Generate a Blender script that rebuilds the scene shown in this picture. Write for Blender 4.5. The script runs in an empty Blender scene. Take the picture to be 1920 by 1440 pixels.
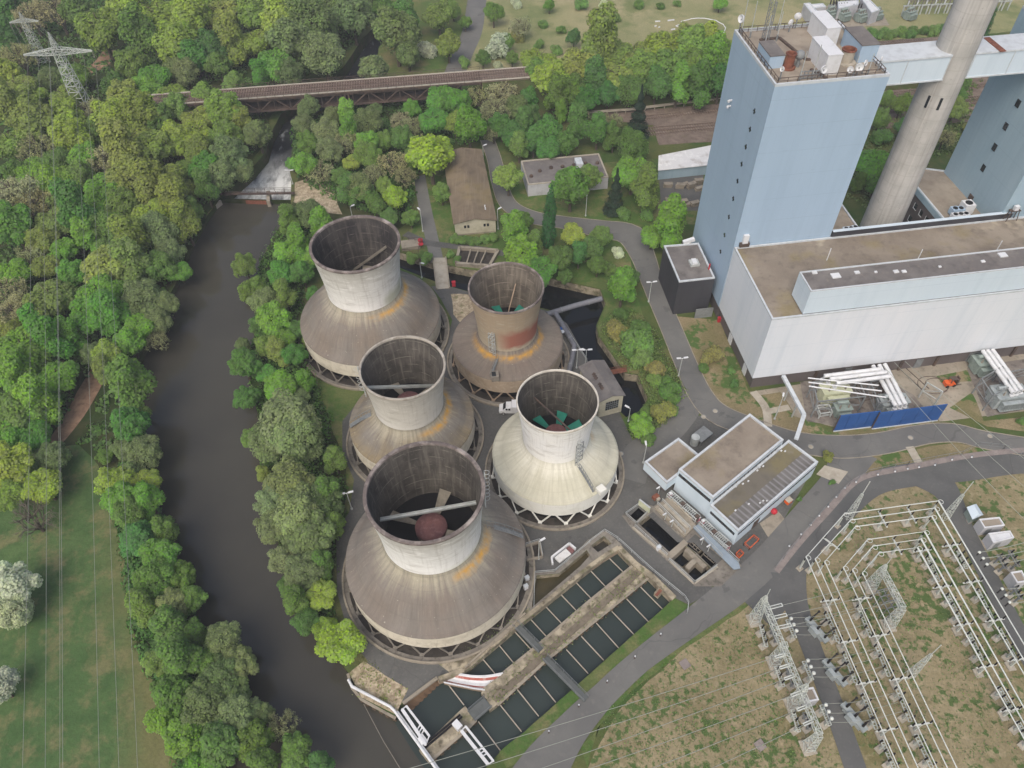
import bpy, bmesh, math, random
from mathutils import Vector, Matrix, noise, geometry
from math import sin, cos, pi, radians, sqrt, atan2
random.seed(7)
SC = bpy.context.scene
COL = SC.collection
# ------------------------------------------------------------------ survey: drone station above the site
FOC, PITCH, ROLL, CAMZ = 1430.0, radians(49.1), radians(-1.49), 120.0
_r = Vector((1, 0, 0)); _u = Vector((0, sin(PITCH), cos(PITCH))); _f = Vector((0, cos(PITCH), -sin(PITCH)))
RX = cos(ROLL) * _r + sin(ROLL) * _u; RY = -sin(ROLL) * _r + cos(ROLL) * _u; RF = _f

def ray(x, y):
    return RX * ((x - 960) / FOC) + RY * (-(y - 720) / FOC) + RF

def G(x, y, z=0.0):
    """survey bearing -> point of the site at level z"""
    d = ray(x, y); t = (z - CAMZ) / d.z
    return Vector((d.x * t, d.y * t, z))

def hgt(b, x, y):
    d = ray(x, y); t = (d.x * b[0] + d.y * b[1]) / (d.x * d.x + d.y * d.y)
    return CAMZ + t * d.z

def P2(pts, z=0.0):
    return [G(p[0], p[1], z) for p in pts]
# ------------------------------------------------------------------ mesh building

class MB:
    def __init__(s):
        s.v = []; s.f = []; s.m = []
    def add(s, vs, fs, m=0):
        o = len(s.v); s.v += [tuple(p) for p in vs]
        for f in fs:
            s.f.append([i + o for i in f]); s.m.append(m)
    def box(s, c, d, rot=0.0, m=0):
        cx, cy, cz = c; a, b, h = d[0] / 2, d[1] / 2, d[2] / 2; k, q = cos(rot), sin(rot); V = []
        for z in (-h, h):
            for x, y in ((-a, -b), (a, -b), (a, b), (-a, b)):
                V.append((cx + x * k - y * q, cy + x * q + y * k, cz + z))
        s.add(V, [(3, 2, 1, 0), (4, 5, 6, 7), (0, 1, 5, 4), (1, 2, 6, 5), (2, 3, 7, 6), (3, 0, 4, 7)], m)
    def prism(s, pts, z0, z1, m=0, mtop=None):
        n = len(pts); A = sum(pts[i][0] * pts[(i + 1) % n][1] - pts[(i + 1) % n][0] * pts[i][1] for i in range(n))
        if A < 0: pts = pts[::-1]
        V = [(p[0], p[1], z0) for p in pts] + [(p[0], p[1], z1) for p in pts]
        s.add(V, [tuple(range(n))[::-1]] + [(i, (i + 1) % n, n + (i + 1) % n, n + i) for i in range(n)], m)
        o = len(s.v) - n; s.f.append(list(range(o, o + n))); s.m.append(m if mtop is None else mtop)
    def beam(s, p, q, w, h=None, m=0):
        p = Vector(p); q = Vector(q); d = q - p
        if d.length < 1e-5: return
        d.normalize(); h = h or w
        side = d.cross(Vector((0, 0, 1)))
        if side.length < 1e-3: side = Vector((1, 0, 0))
        side.normalize(); up = side.cross(d); V = []
        for e in (p, q):
            for a, b in ((-1, -1), (1, -1), (1, 1), (-1, 1)):
                V.append(e + side * (a * w / 2) + up * (b * h / 2))
        s.add(V, [(3, 2, 1, 0), (4, 5, 6, 7), (0, 1, 5, 4), (1, 2, 6, 5), (2, 3, 7, 6), (3, 0, 4, 7)], m)
    def tube(s, pts, r, n=8, m=0, cap=True):
        pts = [Vector(p) for p in pts]; rings = []
        k = len(pts); rr = r if isinstance(r, (list, tuple)) else [r] * k
        for i, p in enumerate(pts):
            d = (pts[min(i + 1, k - 1)] - pts[max(i - 1, 0)]).normalized()
            a = d.cross(Vector((0, 0, 1)))
            if a.length < 1e-3: a = Vector((1, 0, 0))
            a.normalize(); b = a.cross(d)
            sc = 1.0
            if 0 < i < k - 1:
                cs = (pts[i] - pts[i - 1]).normalized().dot(d); sc = 1 / max(cs, .5)
            rings.append([p + (a * cos(2 * pi * j / n) * sc + b * sin(2 * pi * j / n)) * rr[i] for j in range(n)])
        V = [q for rg in rings for q in rg]; F = []
        for i in range(k - 1):
            for j in range(n):
                F.append((i * n + j, i * n + (j + 1) % n, (i + 1) * n + (j + 1) % n, (i + 1) * n + j))
        if cap:
            F.append(tuple(range(n))[::-1]); F.append(tuple(range((k - 1) * n, k * n)))
        s.add(V, F, m)
    def lathe(s, prof, n=64, c=(0, 0, 0), m=0, closed=False, a0=0.0, a1=2 * pi):
        full = abs(a1 - a0 - 2 * pi) < 1e-6; k = len(prof); nn = n if full else n + 1; V = []; F = []
        for j in range(nn):
            a = a0 + (a1 - a0) * j / n
            for r, z in prof: V.append((c[0] + r * cos(a), c[1] + r * sin(a), c[2] + z))
        for j in range(n):
            j2 = (j + 1) % nn
            for i in range(k if closed else k - 1):
                i2 = (i + 1) % k
                F.append((j * k + i, j2 * k + i, j2 * k + i2, j * k + i2))
        s.add(V, F, m)
    def cyl(s, c, r, h, n=16, r2=None, m=0):
        r2 = r if r2 is None else r2
        s.lathe([(0, 0), (r, 0), (r2, h), (0, h)], n, c, m)
    def sph(s, c, r, n=10, m=0, sz=1.0):
        s.lathe([(r * sin(pi * i / 8), -r * cos(pi * i / 8) * sz) for i in range(9)], n, c, m)
    def sheet(s, pts, m=0):
        pts = [Vector(p) for p in pts]
        tr = geometry.tessellate_polygon([pts])
        V = [tuple(p) for p in pts]; F = []
        for t in tr:
            a, b, c = (pts[i] for i in t)
            F.append(t if (b - a).cross(c - a).z > 0 else (t[2], t[1], t[0]))
        s.add(V, F, m)
    def mesh(s, name, mats, smooth=False):
        me = bpy.data.meshes.new(name); me.from_pydata(s.v, [], s.f)
        for mt in (mats if isinstance(mats, (list, tuple)) else [mats]): me.materials.append(mt)
        if any(s.m): me.polygons.foreach_set('material_index', s.m)
        if smooth:
            me.polygons.foreach_set('use_smooth', [True] * len(s.f))
            try: me.set_sharp_from_angle(angle=radians(35))
            except Exception: pass
        me.update(); return me
    def build(s, name, mats, parent=None, smooth=False, kind=None):
        o = bpy.data.objects.new(name, s.mesh(name, mats, smooth)); COL.objects.link(o)
        if parent is not None:
            o.parent = parent; o.matrix_parent_inverse = Matrix.Identity(4)
            # geometry is written in world space: bring it into the parent's own space
            mw = Matrix.Identity(4); q = parent
            while q is not None: mw = q.matrix_basis @ mw; q = q.parent
            o.data.transform(mw.inverted())
        if kind: o['kind'] = kind
        return o

def thing(name, label, cat, loc=(0, 0, 0), group=None, rot=0.0):
    o = bpy.data.objects.new(name, None); COL.objects.link(o)
    o.location = loc; o.rotation_euler = (0, 0, rot); o.empty_display_size = .5
    o.matrix_basis = Matrix.Translation(Vector(loc)) @ Matrix.Rotation(rot, 4, 'Z')
    tag(o, label, cat, group); return o

def tag(o, label, cat, group=None):
    o['label'] = label; o['category'] = cat
    if group: o['group'] = group
    return o

def copy_tree(o, parent=None):
    c = o.copy(); COL.objects.link(c); c.parent = parent
    for ch in KIDS.get(o.name, ()): copy_tree(ch, c)
    return c
KIDS = {}

def index_kids(root):
    for ch in bpy.data.objects:
        if ch.parent is not None: KIDS.setdefault(ch.parent.name, [])
    def walk(o):
        KIDS[o.name] = [c for c in bpy.data.objects if c.parent == o]
        for c in KIDS[o.name]: walk(c)
    walk(root)

def place(proto, loc, rot=0.0, label=None, group=None, scale=None):
    c = copy_tree(proto); c.location = loc; c.rotation_euler = (0, 0, rot)
    if scale: c.scale = (scale, scale, scale)
    if label: c['label'] = label
    if group: c['group'] = group
    return c
# ------------------------------------------------------------------ materials

def hx(h):
    h = h.lstrip('#'); r = []
    for i in (0, 2, 4):
        c = int(h[i:i + 2], 16) / 255; r.append(c / 12.92 if c <= .04045 else ((c + .055) / 1.055) ** 2.4)
    return (*r, 1.0)

def C(c): return hx(c) if isinstance(c, str) else (*c[:3], 1.0)

class N:
    """small node-tree writer"""
    def __init__(s, name):
        s.mat = bpy.data.materials.new(name); s.mat.use_nodes = True; s.t = s.mat.node_tree; s.t.nodes.clear()
    def n(s, typ, **k):
        nd = s.t.nodes.new(typ)
        for a, b in k.items():
            if a.startswith('i_'): nd.inputs[a[2:].replace('_', ' ')].default_value = b
            else: setattr(nd, a, b)
        return nd
    def l(s, a, b): s.t.links.new(a, b)
    def math(s, op, a, b=None, c=None, clamp=False):
        nd = s.n('ShaderNodeMath', operation=op, use_clamp=clamp)
        for i, x in enumerate((a, b, c)):
            if x is None: continue
            if isinstance(x, (int, float)): nd.inputs[i].default_value = x
            else: s.l(x, nd.inputs[i])
        return nd.outputs[0]
    def rng(s, x, lo, hi, a=0.0, b=1.0):
        nd = s.n('ShaderNodeMapRange', clamp=True)
        s.l(x, nd.inputs[0])
        for i, v in ((1, lo), (2, hi), (3, a), (4, b)): nd.inputs[i].default_value = v
        return nd.outputs[0]
    def mix(s, f, a, b):
        nd = s.n('ShaderNodeMix', data_type='RGBA')
        if isinstance(f, (int, float)): nd.inputs[0].default_value = f
        else: s.l(f, nd.inputs[0])
        for i, x in ((6, a), (7, b)):
            if isinstance(x, (tuple, list, str)): nd.inputs[i].default_value = C(x)
            else: s.l(x, nd.inputs[i])
        return nd.outputs[2]
    def coord(s, which='Object'):
        if which == 'World': return s.n('ShaderNodeNewGeometry').outputs['Position']
        return s.n('ShaderNodeTexCoord').outputs[which]
    def noise(s, vec, scale, detail=4, rough=.55):
        if isinstance(scale, (tuple, list)):
            mp = s.n('ShaderNodeMapping'); mp.inputs['Scale'].default_value = scale; s.l(vec, mp.inputs[0]); vec = mp.outputs[0]; sc = 1.0
        else: sc = scale
        nd = s.n('ShaderNodeTexNoise'); nd.inputs['Scale'].default_value = sc; nd.inputs['Detail'].default_value = detail; nd.inputs['Roughness'].default_value = rough
        s.l(vec, nd.inputs['Vector']); return nd.outputs[0]
    def out(s, col, rough=.85, spec=.25, metal=0.0, bump=None, bstr=.3, bdist=.1):
        b = s.n('ShaderNodeBsdfPrincipled')
        if isinstance(col, (tuple, list, str)): b.inputs['Base Color'].default_value = C(col)
        else: s.l(col, b.inputs['Base Color'])
        if isinstance(rough, (int, float)): b.inputs['Roughness'].default_value = rough
        else: s.l(rough, b.inputs['Roughness'])
        b.inputs['Specular IOR Level'].default_value = spec; b.inputs['Metallic'].default_value = metal
        if bump is not None:
            bp = s.n('ShaderNodeBump'); bp.inputs['Strength'].default_value = bstr; bp.inputs['Distance'].default_value = bdist
            s.l(bump, bp.inputs['Height']); s.l(bp.outputs[0], b.inputs['Normal'])
        o = s.n('ShaderNodeOutputMaterial'); s.l(b.outputs[0], o.inputs[0]); return s.mat

def mat(name, col, layers=(), rough=.85, coord='World', spec=.25, metal=0.0, bump=0.0, bscale=3.0, crack=0.0):
    """layers: (colour, scale, lo, hi, amount) noise-masked patches over the base colour"""
    k = N(name); v = k.coord(coord); c = C(col)
    for (c2, sc, lo, hi, amt) in layers:
        f = k.math('MULTIPLY', k.rng(k.noise(v, sc), lo, hi), amt); c = k.mix(f, c, c2)
    if crack:
        vo = k.n('ShaderNodeTexVoronoi', feature='DISTANCE_TO_EDGE'); vo.inputs['Scale'].default_value = .11; wv = k.n('ShaderNodeVectorMath', operation='ADD'); nz = k.n('ShaderNodeTexNoise'); nz.inputs['Scale'].default_value = .25; k.l(v, nz.inputs['Vector'])
        sc = k.n('ShaderNodeVectorMath', operation='SCALE'); sc.inputs['Scale'].default_value = 1.8; k.l(nz.outputs['Color'], sc.inputs[0]); k.l(v, wv.inputs[0]); k.l(sc.outputs[0], wv.inputs[1]); k.l(wv.outputs[0], vo.inputs['Vector'])
        c = k.mix(k.math('MULTIPLY', k.rng(vo.outputs['Distance'], .010, .003), k.math('MULTIPLY', k.rng(k.noise(v, .06, 2), .42, .6), crack)), c, '#3c3b3a')
    bp = k.noise(v, bscale) if bump else None
    return k.out(c, rough, spec, metal, bp, bump)

M = {}
# ------------------------------------------------------------------ material table
M['asphalt'] = mat('asphalt', '#575755', [('#646461', .06, .4, .65, .9), ('#454645', .13, .5, .72, .75), ('#75726a', .5, .6, .8, .5), ('#3d3e3e', .035, .55, .7, .5), ('#7a7671', 2.5, .5, .8, .4), ('#35373a', .3, .66, .69, .35)], .9, crack=.3)
M['road'] = mat('road_asphalt', '#656563', [('#73736f', .08, .4, .65, .8), ('#585958', .2, .5, .75, .6), ('#8c8880', .7, .6, .8, .4), ('#64625f', 2.5, .45, .8, .4), ('#4c4c4c', .22, .64, .67, .45)], .9, crack=.3)
M['road_dark'] = mat('dark_road_asphalt', '#585958', [('#666664', .1, .4, .7, .8), ('#494a4a', .25, .5, .75, .5), ('#77746f', 2.0, .55, .8, .4)], .9, crack=.3)
M['concrete'] = mat('weathered_concrete', '#8f8779', [('#a59d8e', .3, .4, .7, .8), ('#6b6459', .6, .5, .7, .7), ('#55503f', 1.6, .58, .75, .6)], .9)
M['bay_floor'] = mat('oil_stained_gravel', '#746d67', [('#8a837b', .4, .42, .65, .8), ('#4f4a46', .7, .5, .68, .85), ('#9a948b', 2, .58, .75, .5)], .95)
M['concrete_grey'] = mat('grey_pit_concrete', '#77726a', [('#8c877d', .4, .42, .65, .8), ('#57534c', .9, .5, .7, .8), ('#4a4a3a', 1.8, .58, .75, .5)], .9)
M['concrete_light'] = mat('light_concrete', '#a9a294', [('#8c8577', .4, .45, .7, .8), ('#bdb6a8', 1.2, .5, .75, .5)], .9)
M['concrete_dirty'] = mat('mossy_concrete', '#847c6b', [('#aca28d', .5, .44, .62, .95), ('#554e3f', .9, .5, .66, .85), ('#5a6238', .6, .56, .7, .7), ('#c0b6a1', 1.5, .6, .8, .5)], .95, bump=.3)
M['concrete_dark'] = mat('wet_dark_concrete', '#37332f', [('#4a453f', .5, .4, .7, .8), ('#262422', 1.2, .5, .7, .7)], .8)
M['paving'] = mat('pink_paving', '#837a76', [('#938a85', .8, .4, .7, .8), ('#6c6562', 2, .5, .75, .6)], .9)
M['rubble'] = mat('rubble_ground', '#b3a68e', [('#7f715c', .8, .4, .65, .9), ('#c3b69f', 1.8, .52, .7, .7), ('#59602f', .5, .55, .68, .8), ('#6a5c4a', 3, .5, .7, .6)], .95, bump=.5)
M['ballast'] = mat('railway_ballast', '#6f6258', [('#83766b', .3, .4, .65, .8), ('#584b42', .7, .45, .7, .7), ('#6f6a45', .12, .55, .7, .6), ('#93867b', 3, .5, .75, .5)], .95)
M['rail'] = mat('rusty_rail', '#8a7a70', [('#6d5c52', 2, .4, .7, .8)], .5, metal=.4)
M['sleeper'] = mat('rail_sleeper', '#77695d', [('#94887d', .6, .4, .7, .8)], .9)
M['dirt'] = mat('dirt_track', '#8a705c', [('#a3876f', .5, .4, .65, .8), ('#6d5746', 1.1, .48, .7, .7)], .95)
M['white'] = mat('white_paint', '#d2d4d6', [('#b3b3b0', .7, .5, .75, .6), ('#8f8d88', 2.5, .62, .8, .4)], .5, 'Object')
M['white_metal'] = mat('galvanised_steel', '#b9bdbb', [('#9aa09d', .8, .45, .7, .7)], .5, 'Object', metal=.15)
M['bright_tube'] = mat('aluminium_tube', '#cfd3cd', [('#b6bab4', .6, .45, .7, .5)], .45, 'Object', metal=.1)
M['lattice'] = mat('galvanised_lattice', '#c3c8c1', [('#a2a8a2', .8, .45, .7, .7)], .6, 'Object', metal=.1)
M['steel_dark'] = mat('dark_weathered_steel', '#4f4540', [('#6a5a50', .5, .4, .65, .8), ('#3a3330', 1.4, .5, .7, .7)], .8, 'Object')
M['steel_grey'] = mat('grey_painted_steel', '#7d8182', [('#5f6364', .6, .45, .7, .7), ('#96999a', 2, .5, .75, .5)], .6, 'Object')
M['rust'] = mat('rusty_metal', '#7d4f3f', [('#5d3a30', .8, .4, .65, .8), ('#9a6a54', 1.8, .5, .7, .7)], .85, 'Object')
M['black'] = mat('black_ceramic', '#1d1b1c', [('#2d2a2b', 2, .4, .7, .6)], .35, 'Object')
M['dark_glass'] = mat('dark_window_glass', '#23272b', [('#3a4147', .9, .45, .7, .6)], .2, 'Object', spec=.5)
M['red'] = mat('red_paint', '#b3303a', [('#8d2630', 1.5, .45, .7, .6)], .5, 'Object')
M['orange'] = mat('orange_paint', '#d9622f', [('#a94e29', 1.5, .45, .7, .6)], .5, 'Object')
M['blue'] = mat('blue_panel_paint', '#2d5590', [('#264a80', .3, .4, .7, .8), ('#3a64a0', 1.2, .5, .75, .5)], .55, 'Object')
M['green_blade'] = mat('green_fan_blade', '#2f8573', [('#26705f', .8, .4, .7, .8)], .5, 'Object')
M['hub'] = mat('fan_hub_rust', '#7c5654', [('#65474a', .8, .4, .7, .8), ('#93706c', 2, .5, .7, .6)], .8, 'Object')
M['trafo_green'] = mat('transformer_grey_green', '#8d9a94', [('#727f78', .8, .42, .7, .8), ('#9aa6a0', 2, .5, .75, .5)], .6, 'Object')
M['trafo_cream'] = mat('transformer_cream', '#c6c9ad', [('#aaae90', .8, .42, .7, .8)], .6, 'Object')
M['trafo_grey'] = mat('transformer_grey', '#9aa2a3', [('#7d8586', .8, .42, .7, .8), ('#b3babb', 2, .5, .75, .5)], .6, 'Object')

def cladding(name, col, dark, light, panel=1.2, hband=4.6, streak=.25):
    """sheet cladding: faint vertical panel joints, horizontal lap joints, weather streaks"""
    k = N(name); v = k.coord('Object'); c = C(col)
    c = k.mix(k.math('MULTIPLY', k.rng(k.noise(v, (.09, .09, .02), 5), .35, .68), streak * 2.4), c, light)
    c = k.mix(k.math('MULTIPLY', k.rng(k.noise(v, (.5, .5, .035), 4), .5, .75), streak), c, dark)
    sx = k.n('ShaderNodeSeparateXYZ'); k.l(v, sx.inputs[0])
    zz = k.math('ADD', k.math('MULTIPLY', sx.outputs[2], 1 / hband), k.math('MULTIPLY', k.noise(v, .15, 1), .02))
    fz = k.math('PINGPONG', zz, .5)
    c = k.mix(k.math('MULTIPLY', k.rng(fz, .012, .0), k.math('MULTIPLY', k.noise(v, .12, 2), .9)), c, dark)
    fx = k.math('PINGPONG', k.math('MULTIPLY', k.math('ADD', sx.outputs[0], k.math('MULTIPLY', sx.outputs[1], .83)), 1 / panel), .5)
    c = k.mix(k.math('MULTIPLY', k.rng(fx, .03, .0), .26), c, dark)
    c = k.mix(k.math('MULTIPLY', k.rng(k.noise(v, 1.5, 3), .62, .8), .25), c, dark)
    rib = k.n('ShaderNodeTexWave', wave_type='BANDS', bands_direction='X'); rib.inputs['Scale'].default_value = 2.2; k.l(v, rib.inputs[0])
    return k.out(c, .55, .35, 0, rib.outputs[1], .12, .05)
M['clad_blue'] = cladding('blue_cladding', '#9db3c7', '#7f95a8', '#a9bfd2', 1.3, 5.2, .2)
M['clad_blue2'] = cladding('weathered_blue_cladding', '#93abb8', '#7690a0', '#a8bcc6', 1.3, 5.2, .3)
M['clad_white'] = cladding('pale_cladding', '#d4dae0', '#b2bfca', '#dddfe3', 1.3, 6.0, .3)
M['clad_pale'] = cladding('pale_blue_cladding', '#c6d4de', '#a5b8c4', '#cbd8e0', 1.3, 6.0, .25)
M['clad_dark'] = cladding('anthracite_cladding', '#38383d', '#2b2b30', '#46464b', 1.2, 4.0, .3)
M['clad_brown'] = cladding('grey_brown_cladding', '#5d5756', '#474242', '#6f6868', 2.6, 9.0, .3)
M['roof_felt'] = mat('weathered_flat_roof', '#80766a', [('#958b7d', .09, .4, .62, .9), ('#6a6157', .17, .5, .7, .8), ('#867a52', .12, .56, .68, .55), ('#b0a692', .1, .66, .71, .7), ('#5b544d', .6, .55, .75, .5), ('#94897b', 2.5, .5, .75, .4)], .95)
M['roof_grey'] = mat('grey_felt_roof', '#6c6866', [('#7f7b77', .2, .42, .65, .8), ('#55514f', .45, .5, .72, .7), ('#8a8176', 1.5, .55, .75, .4)], .95)
M['roof_tan'] = mat('tan_gravel_roof', '#8c8376', [('#a09687', .15, .42, .65, .8), ('#7a6e63', .4, .5, .72, .7), ('#b8ac9e', 2, .6, .8, .4)], .95)
M['roof_brown'] = mat('brown_fibre_cement_roof', '#6f6353', [('#80735f', .15, .42, .65, .8), ('#5a5045', .4, .48, .7, .7), ('#7a6d4b', .12, .55, .7, .6), ('#8b7f6e', (2.2, .15, 1), .5, .75, .5)], .95, 'Object')
M['cream_wall'] = mat('cream_render', '#b9b4a0', [('#9d9884', .5, .45, .7, .8), ('#cbc7b5', 1.3, .5, .75, .5)], .9, 'Object')
M['white_wall'] = mat('white_render', '#b4b5b9', [('#96979b', .4, .45, .7, .8), ('#c6c8cc', 1.2, .5, .75, .5)], .9, 'Object')
M['coping'] = mat('pale_metal_coping', '#c2c8cc', [('#a4a9ac', .8, .45, .7, .6)], .5, 'Object')

def water_mat(name, col, rough=.12, scale=.6, strength=.06, layers=()):
    k = N(name); v = k.coord('World'); c = C(col)
    for (c2, sc, lo, hi, amt) in layers: c = k.mix(k.math('MULTIPLY', k.rng(k.noise(v, sc, 6), lo, hi), amt), c, c2)
    return k.out(c, rough, .35, 0, k.noise(v, scale, 3), strength, .1)
M['river_water'] = water_mat('river_water', '#3f3d37', .05, .5, .02, [('#48463e', .03, .4, .6, .8)])
M['canal_water'] = water_mat('canal_water', '#141617', .1, .9, .05)
M['basin_water'] = water_mat('basin_water', '#333b38', .14, .8, .03, [('#39423e', .05, .4, .6, .8)])
M['pool_water'] = water_mat('shallow_pool_water', '#48412c', .12, .8, .04, [('#39351f', .15, .4, .6, .8)])
k = N('white_water'); v = k.coord('World'); wp_ = G(490, 372, -3.4); sx = k.n('ShaderNodeSeparateXYZ'); k.l(v, sx.inputs[0])
dy_ = k.math('SUBTRACT', sx.outputs[1], wp_.y); near = k.rng(k.math('ADD', dy_, k.math('MULTIPLY', k.noise(v, .18, 3), 10.0)), 28.0, 12.0)
c = k.mix(k.rng(k.noise(v, (.5, .2, 1), 5), .62, .74), '#24272b', '#8d9193'); c = k.mix(k.math('MULTIPLY', k.rng(k.noise(v, (.9, .3, 1), 5), .68, .78), .8), c, '#d5d7d6')
c = k.mix(k.math('MULTIPLY', near, k.rng(k.noise(v, (.35, .14, 1), 6, .65), .3, .56)), c, '#dcdedb'); M['white_water'] = k.out(c, .35, .3, 0, k.noise(v, 1.0, 4), .4, .2)
M['foam'] = mat('weir_foam', '#dedfdc', [('#a8aaa7', (1.2, .3, 1), .5, .7, .6), ('#e8e9e7', 1.5, .5, .7, .8)], .6)

def grass_mat(name, cols, scales, green, gscale, glo, ghi, gamt=.9):
    k = N(name); v = k.coord('World'); c = C(cols[0])
    for c2, sc in zip(cols[1:], scales): c = k.mix(k.rng(k.noise(v, sc, 5), .42, .62), c, c2)
    w = k.math('ADD', k.noise(v, gscale, 6, .65), k.math('MULTIPLY', k.math('SUBTRACT', k.noise(v, gscale * 5, 3), .5), .35))
    c = k.mix(k.math('MULTIPLY', k.rng(w, glo, ghi), gamt), c, green)
    c = k.mix(k.math('MULTIPLY', k.rng(k.noise(v, 2.6, 3, .7), .35, .75), .45), c, (0.05, .055, .028))
    return k.out(c, .95, .1, 0, k.noise(v, 1.2, 4), .5, .3)
M['ground'] = grass_mat('grassland', ['#5c6238', '#6f6d48', '#4c5a31'], [.05, .12], '#3f5a2b', .08, .45, .6)
M['wood_floor'] = grass_mat('woodland_floor', ['#3c4327', '#4a4a30', '#2f3c20'], [.07, .15], '#2f4420', .1, .45, .6)
M['lawn'] = grass_mat('site_lawn', ['#667043', '#7d7754', '#58683a'], [.08, .2], '#48672f', .14, .46, .58)
M['dry_lawn'] = grass_mat('dry_lawn', ['#84795c', '#76704f', '#928469'], [.06, .15], '#45652f', .16, .5, .57)
k = N('green_meadow'); v = k.coord('World'); sx = k.n('ShaderNodeSeparateXYZ'); k.l(v, sx.inputs[0]); pa_, pb_ = G(165, 880), G(205, 1500); dd_ = (pb_ - pa_).normalized(); nx_, ny_ = -dd_.y, dd_.x
sd = k.math('ADD', k.math('ADD', k.math('MULTIPLY', sx.outputs[0], nx_), k.math('MULTIPLY', sx.outputs[1], ny_)), -(pa_.x * nx_ + pa_.y * ny_)); sd = k.math('ADD', sd, k.math('MULTIPLY', k.math('SUBTRACT', k.noise(v, .12, 5, .6), .5), 16.0))
c = k.mix(k.rng(k.noise(v, .05, 5), .4, .64), '#48633a', '#566e42'); c = k.mix(k.rng(k.noise(v, .3, 5, .65), .45, .7), c, '#3f5a34'); c = k.mix(k.math('MULTIPLY', k.rng(sd, 0.0, 7.0), .8), c, '#736f4a'); c = k.mix(k.math('MULTIPLY', k.rng(k.noise(v, .22, 5, .65), .5, .63), .7), c, '#7b7654')
tr_ = k.math('PINGPONG', k.math('ADD', k.math('MULTIPLY', sd, .16), k.math('MULTIPLY', k.noise(v, .03, 2), 1.5)), .5); c = k.mix(k.math('MULTIPLY', k.rng(tr_, .05, .0), k.math('MULTIPLY', k.noise(v, .1, 2), .5)), c, '#7d7a55')
c = k.mix(k.math('MULTIPLY', k.rng(k.noise(v, 1.8, 4, .7), .4, .75), .4), c, (.05, .055, .028)); M['meadow'] = k.out(c, .95, .1, 0, k.noise(v, 1.2, 4), .5, .3)
M['meadow_dry'] = grass_mat('dry_meadow', ['#6b7044', '#7e7752', '#5b6a3a'], [.04, .12], '#4f6a36', .1, .48, .62)
M['field'] = grass_mat('pale_field', ['#96946c', '#a59d79', '#868a61'], [.02, .06], '#6d7b4c', .05, .5, .64, .8)
k = N('substation_grass'); v = k.coord('World'); L_ = k.noise(v, .028, 3); c = k.mix(k.rng(k.noise(v, .12, 5), .4, .62), '#93886b', '#82785b')
c = k.mix(k.rng(k.noise(v, .045, 4), .54, .7), c, '#6f6a47'); c = k.mix(k.rng(k.noise(v, .8, 4), .5, .75), c, '#a09377')
w = k.math('ADD', k.math('MULTIPLY', k.noise(v, .85, 5, .6), .8), k.math('ADD', k.math('MULTIPLY', k.noise(v, .2, 3), .36), k.math('MULTIPLY', L_, .4)))
c = k.mix(k.math('MULTIPLY', k.rng(w, .80, .87), .88), c, '#44602f'); c = k.mix(k.math('MULTIPLY', k.rng(k.noise(v, 1.3, 3), .62, .7), k.math('MULTIPLY', k.rng(w, .66, .8), .75)), c, '#44602f')
c = k.mix(k.math('MULTIPLY', k.rng(k.noise(v, 2.6, 3, .7), .4, .75), .35), c, (0.06, .06, .035)); M['sub_grass'] = k.out(c, .95, .1, 0, k.noise(v, 1.2, 4), .5, .3)
M['bank'] = grass_mat('river_bank_soil', ['#4a4a30', '#57513a', '#3c4426'], [.2, .5], '#3f5327', .3, .45, .6)
# ------------------------------------------------------------------ terrain, water, roads
def smooth_line(pts, sub=6):
    """Catmull-Rom through 2D/3D points"""
    pts = [Vector(p) for p in pts]; out = []
    for i in range(len(pts) - 1):
        p0, p1, p2, p3 = pts[max(i - 1, 0)], pts[i], pts[i + 1], pts[min(i + 2, len(pts) - 1)]
        for j in range(sub):
            t = j / sub
            out.append(.5 * ((2 * p1) + (p2 - p0) * t + (2 * p0 - 5 * p1 + 4 * p2 - p3) * t * t + (3 * p1 - p0 - 3 * p2 + p3) * t ** 3))
    out.append(pts[-1]); return out

def wobble(pts, amp, step=2.0):
    out = []
    for i, p in enumerate(pts):
        q = pts[(i + 1) % len(pts)]; n = max(1, int((q - p).length / step))
        for j in range(n):
            v = p.lerp(q, j / n); a = noise.noise((v.x * .35, v.y * .35, 3.1)); b = noise.noise((v.x * .35, v.y * .35, 9.7))
            out.append(Vector((v.x + a * amp, v.y + b * amp, v.z)))
    return out
RIV_L = [(430, 1500), (415, 1440), (405, 1390), (385, 1290), (355, 1180), (325, 1080), (300, 980), (280, 900), (270, 830), (258, 760), (250, 700), (290, 610), (330, 530), (362, 450), (392, 400), (412, 372)]
RIV_R = [(545, 375), (548, 395), (520, 430), (488, 490), (478, 560), (478, 620), (462, 690), (474, 740), (490, 800), (494, 880), (504, 950), (525, 1030), (540, 1090), (570, 1150), (606, 1200), (634, 1236), (654, 1262), (678, 1310), (742, 1345), (750, 1322), (822, 1273), (870, 1257), (968, 1173), (997, 1150), (1107, 1062), (1137, 1040), (1160, 1027), (1190, 1058), (1220, 1080), (1263, 1123), (1160, 1215), (1070, 1295), (980, 1375), (940, 1407), (900, 1452), (850, 1500)]
TAIL_L = [(412, 372), (440, 345), (470, 318), (498, 285), (508, 250), (526, 215), (556, 190), (616, 160), (648, 120), (678, 75), (722, 28), (765, -15)]
TAIL_R = [(810, -15), (765, 10), (730, 55), (708, 100), (690, 142), (652, 170), (622, 198), (580, 218), (562, 242), (548, 280), (543, 312), (546, 345), (545, 375)]
riv = P2(RIV_L) + P2(RIV_R)
tail = P2(TAIL_L) + P2(TAIL_R)
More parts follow.
